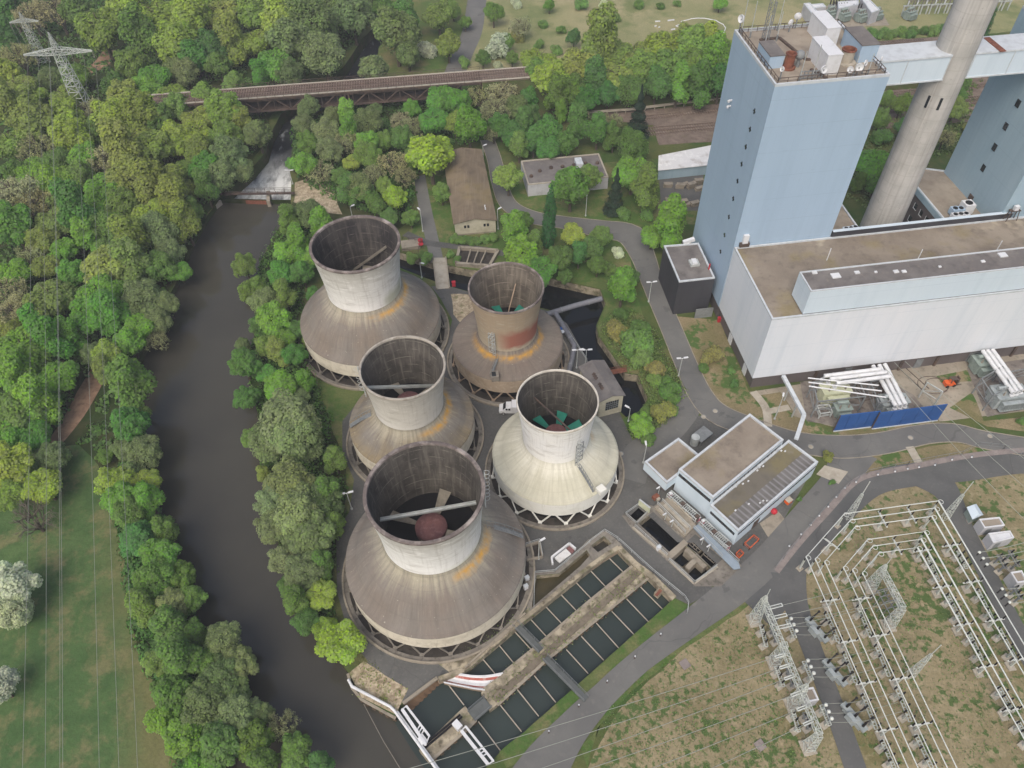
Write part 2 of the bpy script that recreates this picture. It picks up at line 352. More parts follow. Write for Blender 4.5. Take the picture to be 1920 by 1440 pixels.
CANAL = P2([(725, 466), (812, 492), (880, 506), (960, 514), (1020, 520), (1125, 543), (1135, 570), (1118, 610), (1122, 630), (1172, 700), (1195, 703), (1215, 748), (1202, 765), (1185, 792), (1163, 772), (1168, 745), (1138, 690), (1105, 682), (1063, 607), (1035, 582), (960, 565), (880, 547), (838, 535), (800, 522), (750, 502), (720, 495)])
def low_hole(q, z, grow):
    Q = [G(a, c, z) for a, c in q]; m = sum(Q, Vector()) / len(Q); return [Vector((p.x, p.y, 0)) + (p - m).normalized() * grow for p in Q]
PITS = [low_hole(q, -1.7, .8) for q in ([(1180.5, 969), (1197, 953), (1210, 964), (1192, 980)], [(1203, 994), (1225, 976.6), (1270, 1018), (1250, 1037.5)], [(1259.4, 1051.6), (1278, 1036), (1293.8, 1048.4), (1280, 1069)], [(1284, 1072.7), (1303, 1058), (1321, 1074), (1301.6, 1091.4)], [(1289, 1030), (1301.6, 1018.8), (1317, 1031), (1308, 1044)], [(1311, 1048.4), (1323.4, 1040), (1342, 1056), (1330, 1067)])]
POOL = P2([(1006, 1080), (1048, 1076), (1100, 1032), (1106, 1042), (1088, 1062), (997, 1140), (1001, 1108)])
SUMP = P2([(1108, 1024), (1132, 1006), (1147, 1020), (1121, 1036)])
HOLES = [riv, tail, CANAL, POOL, SUMP] + PITS
outer = [Vector((-900, -120, 0)), Vector((900, -120, 0)), Vector((900, 1500, 0)), Vector((-900, 1500, 0))]

def ground_sheet():
    vs = []; faces = []
    for poly in [outer] + HOLES:
        if sum(a.x * c.y - c.x * a.y for a, c in zip(poly, poly[1:] + poly[:1])) < 0: poly = poly[::-1]
        o = len(vs); vs += [Vector((p.x, p.y)) for p in poly]; faces.append(list(range(o, o + len(poly))))
    rv, re, rf, ov, oe, of = geometry.delaunay_2d_cdt(vs, [], faces, 0, 1e-4, True)
    b = MB(); F = []
    for f, src in zip(rf, of):
        if all(k == 0 for k in src) and src: F.append(tuple(f))
    b.add([(p.x, p.y, 0) for p in rv], F)
    return b
ground_sheet().build('ground', M['ground'], kind='structure')
# bank and basin sides
b = MB()
for poly, dz in [(riv, -2.6), (tail, -5)]:
    n = len(poly)
    b.add([tuple(p) for p in poly] + [(p.x, p.y, dz) for p in poly], [(i, (i + 1) % n, n + (i + 1) % n, n + i) for i in range(n)])
b.build('river_bank', M['bank'], kind='structure')
b = MB()
for poly, dz in [(CANAL, -3.2), (POOL, -1.6), (SUMP, -2.5)] + [(q, -3.0) for q in PITS]:
    n = len(poly)
    b.add([tuple(p) for p in poly] + [(p.x, p.y, dz) for p in poly], [(i, (i + 1) % n, n + (i + 1) % n, n + i) for i in range(n)])
b.build('basin_wall', M['concrete_dirty'], kind='structure')

def sheet(name, pts, z, m, kind='structure', wob=0.0):
    q = [Vector((p.x, p.y, z)) for p in pts]
    if wob: q = [Vector((p.x, p.y, z)) for p in wobble(q, wob)]
    b = MB(); b.sheet(q, 0); return b.build(name, M[m], kind=kind)
big = [G(380, 1600, -1.5), G(300, 1200, -1.5), G(200, 800, -1.5), G(230, 660, -1.5), G(390, 376, -1.5), G(570, 376, -1.5), G(560, 640, -1.5), G(600, 1000, -1.5), G(760, 1250, -1.5), G(1170, 990, -1.5), G(1300, 1130, -1.5), G(900, 1600, -1.5)]
sheet('river_water', big, -1.5, 'river_water')
sheet('basin_water', P2([(735, 1345), (752, 1318), (1160, 1018), (1270, 1123), (1040, 1325), (935, 1420), (880, 1500), (838, 1500), (770, 1400)]), -1.35, 'basin_water')
sheet('tailrace_water', P2([(392, 385), (430, 330), (500, 230), (600, 140), (700, 0), (760, -40), (850, -40), (780, 60), (700, 170), (600, 260), (580, 385)]), -3.4, 'white_water')
sheet('canal_water', P2([(700, 440), (1180, 500), (1240, 760), (1180, 820), (1020, 610), (850, 560), (700, 520)]), -2.2, 'canal_water')
sheet('shallow_water', [Vector((p.x, p.y, -1.0)) for p in POOL], -1.0, 'pool_water')
for q in PITS + [SUMP]: sheet('pit_water', q, -1.7, 'canal_water')
# cover
WEST_WOOD = [(-400, 1600), (-300, -60), (640, -60), (690, 30), (640, 110), (560, 180), (508, 215), (495, 270), (440, 345), (405, 372), (370, 440), (330, 520), (280, 610), (245, 690), (255, 770), (268, 850), (285, 910), (315, 1010), (345, 1100), (372, 1190), (395, 1280), (412, 1400), (430, 1600)]
sheet('wood_floor', P2(WEST_WOOD), .02, 'wood_floor', wob=.8)
sheet('meadow', P2([(-60, 870), (60, 850), (150, 830), (185, 870), (205, 960), (225, 1010), (240, 1090), (255, 1200), (290, 1300), (345, 1440), (370, 1540), (-60, 1560)]), .05, 'meadow', wob=1.0)
sheet('riverside_wood_floor', P2([(548, 240), (640, 195), (900, 165), (1010, 140), (1130, 130), (1370, 120), (1370, 180), (1080, 215), (900, 260), (780, 330), (760, 420), (735, 440), (560, 430), (548, 390), (560, 330)]), .02, 'wood_floor', wob=.6)
sheet('bank_wood_floor', P2([(560, 425), (600, 425), (575, 520), (555, 620), (585, 690), (610, 740), (640, 830), (655, 900), (640, 980), (625, 1080), (625, 1180), (650, 1240), (606, 1199), (571, 1149), (541, 1089), (526, 1029), (505, 949), (495, 879), (491, 799), (475, 739), (463, 689), (479, 619), (479, 559), (489, 489), (521, 429)]), .02, 'wood_floor', wob=.3)
sheet('lawn', P2([(590, 690), (700, 690), (850, 600), (690, 960), (640, 1100), (628, 1060), (652, 960), (648, 880), (620, 790), (590, 730)]), .04, 'lawn', wob=.5)
sheet('field', P2([(905, -60), (890, 10), (880, 70), (862, 135), (1010, 128), (1370, 110), (1980, 50), (1980, -70)]), .02, 'field', wob=1.0)
sheet('park_lawn', P2([(700, -60), (890, -60), (875, 60), (850, 140), (700, 145), (720, 60)]), .02, 'meadow_dry', wob=1.0)
sheet('island_lawn', P2([(800, 330), (1330, 290), (1320, 420), (1200, 425), (1180, 470), (1190, 540), (1215, 620), (1250, 680), (1275, 740), (1290, 770), (1240, 830), (1190, 842), (1160, 790), (1200, 770), (1216, 748), (1196, 702), (1174, 698), (1124, 628), (1120, 612), (1137, 570), (1127, 541), (1020, 518), (880, 504), (812, 490), (740, 465), (770, 430)]), .015, 'lawn', wob=.2)
sheet('lawn_strip', P2([(1225, 590), (1350, 600), (1405, 735), (1480, 760), (1560, 815), (1520, 830), (1430, 800), (1345, 770), (1312, 730), (1290, 680), (1258, 620)]), .03, 'dry_lawn', wob=.3)
sheet('apron', P2([(1405, 735), (1930, 655), (1960, 700), (1930, 770), (1770, 790), (1560, 800), (1450, 770)]), .035, 'concrete')
sheet('bay_floor', P2([(1500, 716), (1640, 700), (1712, 740), (1745, 780), (1575, 800), (1512, 790)]), .06, 'bay_floor'); sheet('bay_floor', P2([(1812, 690), (1930, 672), (1960, 760), (1850, 782)]), .065, 'bay_floor')
for q in ([(1418, 742), (1463, 735), (1490, 775), (1445, 790)], [(1450, 795), (1490, 780), (1560, 812), (1545, 822)], [(1560, 815), (1600, 800), (1760, 787), (1762, 795), (1570, 822)], [(1755, 705), (1835, 690), (1830, 715), (1765, 718)], [(1782, 765), (1822, 735), (1845, 790), (1940, 780), (1940, 812), (1850, 800)], [(1885, 680), (1960, 668), (1960, 690), (1895, 698)]):
    sheet('apron_grass', P2(q), .05, 'dry_lawn', wob=.25)
sheet('substation_ground', P2([(1560, 965), (1640, 905), (1760, 885), (1990, 855), (2150, 1000), (2150, 1600), (1040, 1600), (1100, 1440), (1160, 1330), (1290, 1210), (1420, 1100), (1480, 1060)]), .03, 'sub_grass', wob=.3)
sheet('basin_embankment', P2([(1263, 1122), (1292, 1136), (1200, 1215), (1120, 1290), (1045, 1360), (990, 1425), (950, 1440), (935, 1410), (981, 1374), (1071, 1294), (1161, 1214)]), .05, 'lawn', wob=.15)
sheet('verge', P2([(1600, 860), (1700, 845), (1790, 830), (1880, 845), (1900, 855), (1730, 868), (1610, 893), (1570, 940), (1545, 925)]), .04, 'dry_lawn', wob=.25)
sheet('verge', P2([(1440, 1075), (1455, 1085), (1385, 1150), (1290, 1212), (1180, 1300), (1090, 1400), (1100, 1440), (1130, 1330), (1250, 1215), (1380, 1115)]), .045, 'lawn', wob=.25)
sheet('rail_yard_bed', P2([(1060, 218), (1090, 208), (1290, 192), (1400, 184), (1980, 130), (1980, 215), (1400, 262), (1235, 272), (1225, 235)]), .03, 'ballast', wob=.3)
sheet('rail_yard_bed', P2([(1640, 90), (1980, 60), (1980, 105), (1640, 130)]), .03, 'ballast', wob=.3)
sheet('yard_asphalt', P2([(808, 537), (838, 536), (880, 548), (960, 568), (1035, 585), (1063, 607), (1105, 682), (1138, 690), (1168, 745), (1162, 775), (1195, 845), (1240, 830), (1290, 775), (1400, 800), (1480, 830), (1530, 870), (1420, 1060), (1395, 1082), (1345, 1102), (1330, 1067), (1342, 1056), (1323, 1039), (1301, 1018), (1270, 1017), (1226, 976), (1197, 952.5), (1180, 969), (1203, 994), (1249.5, 1038), (1259, 1052), (1301, 1092), (1345, 1103), (1292, 1134), (1264, 1121), (1161, 1026), (1148, 1020), (1132, 1005), (1105, 1018), (1046, 1074), (1003, 1077), (995, 1140), (967, 1172), (869, 1256), (821, 1272), (749, 1321), (720, 1300), (680, 1260), (690, 1240), (655, 1195), (632, 1110), (630, 1000), (655, 960), (664, 900), (642, 850), (642, 790), (690, 730), (720, 700), (800, 690), (838, 640), (848, 600), (826, 560)]), .06, 'asphalt')
sheet('rubble_patch', P2([(846, 552), (880, 552), (900, 570), (890, 600), (866, 610), (852, 590)]), .09, 'rubble', wob=.3)
sheet('rubble_patch', P2([(655, 1262), (682, 1240), (765, 1292), (742, 1340), (678, 1308)]), .09, 'rubble', wob=.15)
sheet('rubble_patch', P2([(553, 342), (600, 330), (640, 340), (632, 380), (640, 402), (600, 398), (552, 380)]), .05, 'rubble', wob=.5)
sheet('paved_pad', P2([(1546, 873), (1590, 885), (1572, 908), (1530, 890)]), .13, 'concrete_light')
sheet('storage_yard', P2([(1235, 322), (1322, 310), (1310, 395), (1240, 395)]), .05, 'asphalt')
sheet('intake_lawn', P2([(1303, 1092), (1350, 1055), (1378, 1068), (1365, 1085), (1340, 1098), (1318, 1100)]), .1, 'concrete_dirty', wob=.1)
sheet('pump_forecourt', P2([(1424, 982), (1458, 958), (1475, 978), (1440, 1008)]), .1, 'concrete')

def apron_with_holes(name, pts, holes, z, m):
    vs = []; faces = []
    for poly in [P2(pts)] + holes:
        if sum(a.x * c.y - c.x * a.y for a, c in zip(poly, poly[1:] + poly[:1])) < 0: poly = poly[::-1]
        o = len(vs); vs += [Vector((p.x, p.y)) for p in poly]; faces.append(list(range(o, o + len(poly))))
    rv, re, rf, ov, oe, of = geometry.delaunay_2d_cdt(vs, [], faces, 0, 1e-4, True); b = MB()
    b.add([(p.x, p.y, z) for p in rv], [tuple(f) for f, s_ in zip(rf, of) if s_ and all(q == 0 for q in s_)]); return b.build(name, M[m], kind='structure')
apron_with_holes('intake_pavement', [(1166, 968), (1198, 940), (1225, 950), (1255, 930), (1380, 1048), (1390, 1062), (1352, 1100), (1303, 1100), (1250, 1052), (1186, 994)], PITS, .15, 'concrete_grey')
apron_with_holes('sump_pavement', [(998, 1076), (1046, 1069), (1102, 1013), (1134, 994), (1166, 1022), (1137, 1043), (1107, 1064), (997, 1152), (988, 1140)], [POOL, SUMP], .15, 'concrete_grey')

def road(name, pts, w, z, m, kerb=False):
    q = smooth_line(P2(pts), 5); L = []; R = []; ws = w if isinstance(w, (list, tuple)) else [w] * len(pts)
    for i, p in enumerate(q):
        d = (q[min(i + 1, len(q) - 1)] - q[max(i - 1, 0)]).normalized(); s = Vector((-d.y, d.x, 0))
        t = i / (len(q) - 1) * (len(ws) - 1); k = min(int(t), len(ws) - 2); ww = ws[k] + (ws[k + 1] - ws[k]) * (t - k)
        L.append(p + s * ww / 2); R.append(p - s * ww / 2)
    b = MB(); n = len(q)
    b.add([(p.x, p.y, z) for p in L] + [(p.x, p.y, z) for p in R], [(n + i, n + i + 1, i + 1, i) for i in range(n - 1)])
    o = b.build(name, M[m], kind='structure')
    if kerb:
        k = MB()
        for S in (L, R):
            for a, c in zip(S, S[1:]): k.beam((a.x, a.y, .05), (c.x, c.y, .05), .16, .2)
        k.build('kerb', M['concrete'], kind='structure')
    return o
road('road', [(914, 262), (927, 300), (937, 345), (955, 385), (1000, 408), (1060, 418), (1130, 430), (1180, 440), (1205, 480), (1226, 540), (1256, 610), (1285, 680), (1312, 738), (1345, 775), (1410, 802), (1490, 828), (1570, 838), (1650, 832), (1730, 815), (1790, 812), (1850, 826), (1950, 842)], [4, 4, 4.2, 4.6, 5, 5, 7, 8, 6, 4.8, 4.8, 4.8, 5.2, 5.5, 5, 5, 5.5, 5, 4.6, 4.6, 4.6, 4.6], .09, 'road', True)
road('road', [(1300, 722), (1290, 765), (1250, 815), (1200, 850), (1180, 900)], [5, 5, 5, 6, 6], .1, 'road')
road('road', [(1600, 842), (1572, 900), (1510, 970), (1440, 1050), (1370, 1112), (1290, 1172), (1200, 1240), (1130, 1305), (1070, 1370), (1020, 1440), (970, 1530)], [9, 5.5, 5, 5, 5, 4.2, 3.6, 3.8, 5, 7, 9], .12, 'road')
road('substation_road', [(1990, 870), (1900, 868), (1800, 882), (1700, 892), (1630, 912), (1570, 965), (1500, 1040), (1450, 1100), (1408, 1140)], [5, 5, 5, 5, 4.6, 4.6, 5, 7, 9], .1, 'road_dark')
road('substation_road', [(1478, 1075), (1490, 1130), (1512, 1190), (1540, 1265), (1570, 1345), (1610, 1460)], [6, 4.2, 3.4, 3.2, 3.2, 3.2], .13, 'road_dark')
road('substation_road', [(1745, 895), (1775, 925), (1800, 975), (1840, 1055), (1880, 1135), (1950, 1270)], [8, 5, 3.3, 3.3, 3.3, 3.3], .13, 'road_dark')
road('path', [(786, 330), (797, 390), (808, 440), (820, 492)], [3.2, 3.2, 3.2, 3.2], .07, 'road')
road('path', [(760, 438), (800, 455), (850, 462), (905, 468), (945, 476)], [2.2, 2.2, 2.0, 2.0, 2], .08, 'asphalt')
road('dirt_track', [(190, 690), (165, 735), (140, 780), (100, 835)], [4, 4.5, 4, 3], .1, 'dirt')
road('dirt_track', [(205, 95), (190, 120), (160, 135)], [4, 6, 5], .1, 'dirt')
road('cycle_road', [(900, -40), (893, 10), (885, 60), (868, 100), (848, 150)], [7, 7, 7, 7, 7], .07, 'road')
road('footpath', [(1412, 735), (1435, 765), (1440, 800)], 1.6, .1, 'concrete_light')
road('footpath', [(1440, 772), (1480, 764)], 1.4, .11, 'concrete_light')
road('footpath', [(1705, 838), (1722, 868)], 1.6, .12, 'concrete_light')
road('paved_strip', [(1960, 842), (1880, 848), (1800, 858), (1700, 878), (1625, 893), (1590, 915), (1555, 955), (1500, 1015), (1455, 1072)], 1.15, .16, 'paving')
# ------------------------------------------------------------------ five mechanical draught cooling towers
def polar(k):
    v = k.coord('Object'); s = k.n('ShaderNodeSeparateXYZ'); k.l(v, s.inputs[0]); x, y, z = s.outputs
    r = k.math('SQRT', k.math('ADD', k.math('MULTIPLY', x, x), k.math('MULTIPLY', y, y)))
    a = k.math('ARCTAN2', y, x)
    ca, sa = k.math('DIVIDE', x, r), k.math('DIVIDE', y, r)
    return v, x, y, z, r, a, ca, sa

def vec3(k, a, b, c):
    n = k.n('ShaderNodeCombineXYZ')
    for i, x in enumerate((a, b, c)):
        if isinstance(x, (int, float)): n.inputs[i].default_value = x
        else: k.l(x, n.inputs[i])
    return n.outputs[0]

def around(k, ca, sa, ang, w):
    """1 inside +-w of direction ang, soft edge"""
    d = k.math('ADD', k.math('MULTIPLY', ca, cos(ang)), k.math('MULTIPLY', sa, sin(ang)))
    return k.rng(d, cos(w), cos(w * .55))

def dome_mat(name, rt, R, base, dark, pale, pale_w, lich_ang, lich_w, lich_amt, lich_r, olive):
    k = N(name); v, x, y, z, r, a, ca, sa = polar(k)
    rad = vec3(k, k.math('MULTIPLY', ca, 9.0), k.math('MULTIPLY', sa, 9.0), k.math('MULTIPLY', r, .10))
    rad2 = vec3(k, k.math('MULTIPLY', ca, 22.0), k.math('MULTIPLY', sa, 22.0), k.math('MULTIPLY', r, .22))
    c = k.mix(k.rng(k.noise(v, .16, 4), .38, .64), base, olive)
    c = k.mix(k.math('MULTIPLY', k.rng(k.noise(rad, 1.0, 4), .42, .72), .48), c, dark)
    fall = k.rng(k.math('ADD', r, k.math('MULTIPLY', k.noise(rad, 1.3, 3), 5.0)), rt + pale_w + 2.6, rt + 1.6)
    c = k.mix(fall, c, pale)
    c = k.mix(k.math('MULTIPLY', k.rng(k.noise(rad2, 1.0, 3), .5, .72), .5), c, dark)
    c = k.mix(k.math('MULTIPLY', k.rng(k.noise(rad2, 2.1, 3), .58, .75), .25), c, '#a9a193')
    ring = k.math('PINGPONG', k.math('MULTIPLY', r, .62), .5)
    c = k.mix(k.math('MULTIPLY', k.rng(ring, .05, .0), .25), c, dark)
    pn = k.math('PINGPONG', k.math('MULTIPLY', a, 36 / (2 * pi)), .5)
    c = k.mix(k.math('MULTIPLY', k.rng(pn, .035, .0), .22), c, dark)
    lm = k.math('MULTIPLY', around(k, ca, sa, lich_ang, lich_w), k.math('MULTIPLY', k.rng(k.math('ADD', r, k.math('MULTIPLY', k.noise(v, .9, 4), 1.3)), rt + lich_r + 1.3, rt + lich_r + .3), k.rng(r, rt + .2, rt + .7)))
    lm = k.math('MULTIPLY', lm, k.rng(k.noise(v, .8, 5), .3, .55))
    c = k.mix(k.math('MULTIPLY', lm, lich_amt), c, '#bd9140')
    c = k.mix(k.math('MULTIPLY', k.rng(k.noise(v, 2.4, 2), .7, .74), .6), c, '#b9b3a6')
    c = k.mix(k.math('MULTIPLY', k.rng(k.noise(v, 1.7, 5), .45, .8), .3), c, dark)
    return k.out(c, .92, .15, 0, k.noise(rad2, 2.0, 3), .25, .08)

def stack_mat(name, z0, z1, low, mid, top, patch=None):
    k = N(name); v, x, y, z, r, a, ca, sa = polar(k)
    t = k.rng(z, z0, z1)
    tn = k.math('ADD', t, k.math('MULTIPLY', k.math('SUBTRACT', k.noise(v, .35, 4), .5), .5))
    c = k.mix(k.rng(tn, .0, .45), low, mid); c = k.mix(k.rng(tn, .55, 1.0), c, top)
    hor = vec3(k, k.math('MULTIPLY', ca, 2.0), k.math('MULTIPLY', sa, 2.0), k.math('MULTIPLY', z, 1.1))
    c = k.mix(k.math('MULTIPLY', k.rng(k.noise(hor, 1.0, 4), .52, .7), .35), c, '#8f897c')
    c = k.mix(k.math('MULTIPLY', k.rng(k.noise(hor, 1.9, 3), .55, .7), .5), c, low)
    ver = vec3(k, k.math('MULTIPLY', ca, 16.0), k.math('MULTIPLY', sa, 16.0), k.math('MULTIPLY', z, .18))
    c = k.mix(k.math('MULTIPLY', k.rng(k.noise(ver, 1.0, 3), .52, .75), .3), c, '#857d70')
    if patch:
        col, ang, w, za, zb, amt = patch
        m = k.math('MULTIPLY', around(k, ca, sa, ang, w), k.math('MULTIPLY', k.rng(k.math('ADD', z, k.math('MULTIPLY', k.noise(v, .6, 4), 2.0)), za + .6, za + 1.6), k.rng(k.math('ADD', z, k.math('MULTIPLY', k.noise(v, .6, 4), 2.0)), zb + 2.0, zb)))
        c = k.mix(k.math('MULTIPLY', m, amt), c, col)
    return k.out(c, .9, .15, 0, k.noise(hor, 2.0, 3), .2, .06)

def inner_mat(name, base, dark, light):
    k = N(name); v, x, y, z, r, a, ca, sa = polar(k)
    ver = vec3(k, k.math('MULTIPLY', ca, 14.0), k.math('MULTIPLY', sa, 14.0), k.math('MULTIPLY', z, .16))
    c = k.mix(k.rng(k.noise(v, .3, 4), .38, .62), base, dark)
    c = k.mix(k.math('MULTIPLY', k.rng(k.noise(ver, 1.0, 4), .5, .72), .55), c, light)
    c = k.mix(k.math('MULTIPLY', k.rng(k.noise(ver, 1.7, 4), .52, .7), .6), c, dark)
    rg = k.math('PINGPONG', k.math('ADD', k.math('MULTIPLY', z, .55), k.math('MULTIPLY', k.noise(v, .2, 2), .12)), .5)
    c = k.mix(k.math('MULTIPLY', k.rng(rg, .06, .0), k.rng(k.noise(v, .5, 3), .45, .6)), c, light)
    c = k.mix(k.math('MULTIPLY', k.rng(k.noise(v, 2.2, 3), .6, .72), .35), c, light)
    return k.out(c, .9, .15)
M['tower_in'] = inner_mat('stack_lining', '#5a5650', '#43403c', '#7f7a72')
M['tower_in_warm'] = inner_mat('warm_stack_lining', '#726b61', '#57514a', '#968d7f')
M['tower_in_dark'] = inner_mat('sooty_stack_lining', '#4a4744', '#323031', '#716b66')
M['band_cream'] = mat('cream_skirt_band', '#d0c9b8', [('#a69e8c', .5, .45, .7, .7), ('#d0cabb', 1.5, .5, .7, .6), ('#8d8573', (3, 3, .4), .58, .75, .5)], .9, 'Object')
M['band_tan'] = mat('tan_skirt_band', '#a3937f', [('#877865', .5, .45, .7, .7), ('#b7a995', 1.5, .5, .7, .6)], .9, 'Object')
M['band_white'] = mat('white_skirt_band', '#dcdcd4', [('#c2c2b6', .5, .5, .75, .6), ('#a9a89a', (3, 3, .4), .6, .78, .5)], .85, 'Object')
M['strut'] = mat('pale_concrete_strut', '#79746b', [('#928c82', .8, .4, .7, .7), ('#6b655b', 2, .5, .7, .6)], .9, 'Object')
M['strut_tan'] = mat('tan_concrete_strut', '#8d7c69', [('#a39280', .8, .4, .7, .7)], .9, 'Object')
M['fill'] = mat('shade_black_packing', '#0e0d0d', [('#1a1817', 1.2, .4, .7, .8)], .95, 'Object')  # packing coloured near-black, standing in for the shade under the skirt
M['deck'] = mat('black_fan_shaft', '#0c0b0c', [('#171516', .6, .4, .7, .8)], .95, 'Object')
M['blade_grey'] = mat('grey_fan_blade', '#8b8578', [('#6f695e', .8, .4, .7, .8), ('#a29c90', 2, .5, .75, .5)], .8, 'Object')
M['rim_dark'] = mat('weathered_rim', '#6b625e', [('#8f8680', .7, .48, .62, .9), ('#4d4643', 1.5, .5, .7, .6), ('#a59c95', .25, .58, .68, .9)], .9, 'Object')
M['rim_grey'] = mat('pale_grey_rim', '#a39d92', [('#7f786e', .7, .48, .65, .7), ('#bdb7ac', .4, .58, .68, .8)], .9, 'Object')
M['rim_white'] = mat('pale_rim', '#c9c4b8', [('#a8a195', .7, .48, .65, .6)], .9, 'Object')

def railing(b, pts, h=1.0, post=2.0, w=.06, m=0, mid=True):
    for p, q in zip(pts, pts[1:]):
        p = Vector(p); q = Vector(q); up = Vector((0, 0, h)); b.beam(p + up, q + up, w, w, m)
        if mid: b.beam(p + up * .5, q + up * .5, w * .7, w * .7, m)
        n = max(1, int((q - p).length / post))
        for i in range(n + 1):
            s = p.lerp(q, i / n); b.beam(s, s + up, w, w, m)

def cooling_tower(cx, cy, R, zr, rr, rt, zt, label, mats, n_legs, hub_z, hub_r, blades, blade_m, seg=96, rw=.5):
    dome, stack, inner, band, strut, rim = mats; C0 = Vector((cx, cy, 0))
    t = thing('cooling_tower', label, 'cooling tower', C0, 'mechanical draught cooling towers')
    b = MB(); rc = rt + .9
    # skirt: sloping shell, slightly convex outside, sweeping up into the throat
    pr = [(rt - .45, zt - .9), (R - .9, 5.7), (R - .5, 5.6), (R - .5, 3.25), (R - .05, 3.2), (R, 6.0)]
    top = [(R, 6.0), (R - .12, 6.22), (R - .5, 6.42), (R - 1.3, 6.42 + (zt - 6.9) * .10)]
    x0, z0 = top[-1]; x1, z1 = rt + 1.7, zt - .75
    for i in range(1, 7):
        f = i / 6; top.append((x0 + (x1 - x0) * f, z0 + (z1 - z0) * (f + .10 * sin(pi * f))))
    top += [(rt + .95, zt - .28), (rt + .45, zt + .12), (rt + .12, zt + .7), (rt + .02, zt + 1.2)]
    b.lathe(top, seg, C0); b.build('skirt_roof', dome, t, True)
    b = MB(); b.lathe([(R - .55, 6.0), (R - .55, 2.6), (R - .06, 2.55), (R - .03, 6.02)], seg, C0); b.build('skirt_band', band, t, True)
    H = zr - zt - 1.2; outer_p = []; inner_p = []
    for i in range(13):
        f = i / 12; r = rt + (rr - rt) * f ** 1.45
        outer_p.append((r, zt + 1.15 + H * f)); inner_p.append((r - rw * .9, zt + 1.15 + H * f))
    b = MB(); b.lathe(outer_p, seg, C0); b.build('stack_shell', stack, t, True)
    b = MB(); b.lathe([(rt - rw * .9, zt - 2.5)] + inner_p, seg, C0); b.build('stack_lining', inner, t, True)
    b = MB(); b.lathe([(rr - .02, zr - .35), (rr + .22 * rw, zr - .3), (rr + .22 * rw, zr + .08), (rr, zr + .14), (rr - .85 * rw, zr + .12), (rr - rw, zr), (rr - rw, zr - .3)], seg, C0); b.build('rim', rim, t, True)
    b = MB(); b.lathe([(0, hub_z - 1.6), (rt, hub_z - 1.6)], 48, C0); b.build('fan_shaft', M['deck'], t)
    b = MB(); b.lathe([(0, .9), (hub_r * .5, .78), (hub_r * .92, .45), (hub_r, .2), (hub_r, -.8)], 40, C0 + Vector((0, 0, hub_z))); b.build('fan_hub', M['hub'], t, True)
    for a in blades:
        b = MB(); d = Vector((cos(a), sin(a), 0)); s = Vector((-sin(a), cos(a), 0)); z = Vector((0, 0, 1))
        p0 = C0 + d * (hub_r * .9) + z * (hub_z - .25); p1 = C0 + d * (rt - .7) + z * (hub_z - .2); V = []
        for p, w in ((p0, .42), (p1, .98)):
            for e, zz in ((-1, -.22), (1, .22)):
                V += [p + s * (w * e) + z * (zz + .05), p + s * (w * e) + z * (zz - .05)]
        b.add(V, [(0, 2, 6, 4), (1, 5, 7, 3), (0, 4, 5, 1), (2, 3, 7, 6), (0, 1, 3, 2), (4, 6, 7, 5)]); b.build('fan_blade', blade_m, t)
    for i in range(n_legs):
        b = MB(); a = 2 * pi * (i + .3) / n_legs; da = pi / n_legs
        pt = lambda aa, r, z: (cx + r * cos(aa), cy + r * sin(aa), z)
        b.beam(pt(a - da * .92, R - .35, 2.7), pt(a - .012, R + .2, .25), .2, .22); b.beam(pt(a + da * .92, R - .35, 2.7), pt(a + .012, R + .2, .25), .2, .22)
        b.box(pt(a, R + .25, .2), (.5, .7, .5), a); b.build('strut', strut, t)
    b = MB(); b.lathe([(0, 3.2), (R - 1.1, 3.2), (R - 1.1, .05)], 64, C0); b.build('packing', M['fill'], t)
    b = MB(); b.lathe([(0, .1), (R + .55, .1)], 64, C0); b.build('basin_floor', M['concrete_dark'], t); b = MB(); b.lathe([(R + .55, .1), (R + .55, .22), (R + 1.32, .22)], 64, C0); b.build('basin_ledge', M['concrete_grey'], t)
    b = MB(); b.lathe([(R + 1.3, .08), (R + 1.3, .5), (R + 1.62, .5), (R + 1.62, .0)], seg, C0); b.build('basin_kerb', M['concrete'], t)
    return t
T5 = (-13.39, 62.27); T4 = (7.61, 82.13); T3 = (-19.25, 90.7); T2 = (-.66, 110.87); T1 = (-30.13, 119.64)
def ba(px, C0, z):
    p = G(px[0], px[1], z); return atan2(p.y - C0[1], p.x - C0[0])
m1 = (dome_mat('dome_far', 7.6, 15, '#807b74', '#65605a', '#aca693', 2.4, radians(-25), radians(62), .95, .9, '#7d7368'), stack_mat('stack_far', 13, 25, '#efeeea', '#d6d5cf', '#b5b3aa', ('#a8ab8d', radians(-25), radians(30), 12.5, 16.5, .7)), M['tower_in_dark'], M['band_cream'], M['strut'], M['rim_dark'])
m5 = (dome_mat('dome_near', 7.9, 15, '#7f7a73', '#66615b', '#aaa591', 2.8, radians(-30), radians(40), .95, 1.1, '#7c736a'), stack_mat('stack_near', 12.6, 24, '#f2f2ef', '#dededa', '#b2b0a9', ('#b9bb9b', radians(-40), radians(40), 11.5, 13.8, .6)), M['tower_in'], M['band_cream'], M['strut'], M['rim_dark'])
m3 = (dome_mat('dome_middle', 6.4, 11.9, '#807b73', '#645e57', '#aba694', 2.2, radians(-15), radians(62), 1.0, 1.1, '#86795f'), stack_mat('stack_middle', 9.5, 20, '#d9d7cf', '#c8c5bb', '#b4b0a6'), M['tower_in'], M['band_cream'], M['strut'], M['rim_grey'])
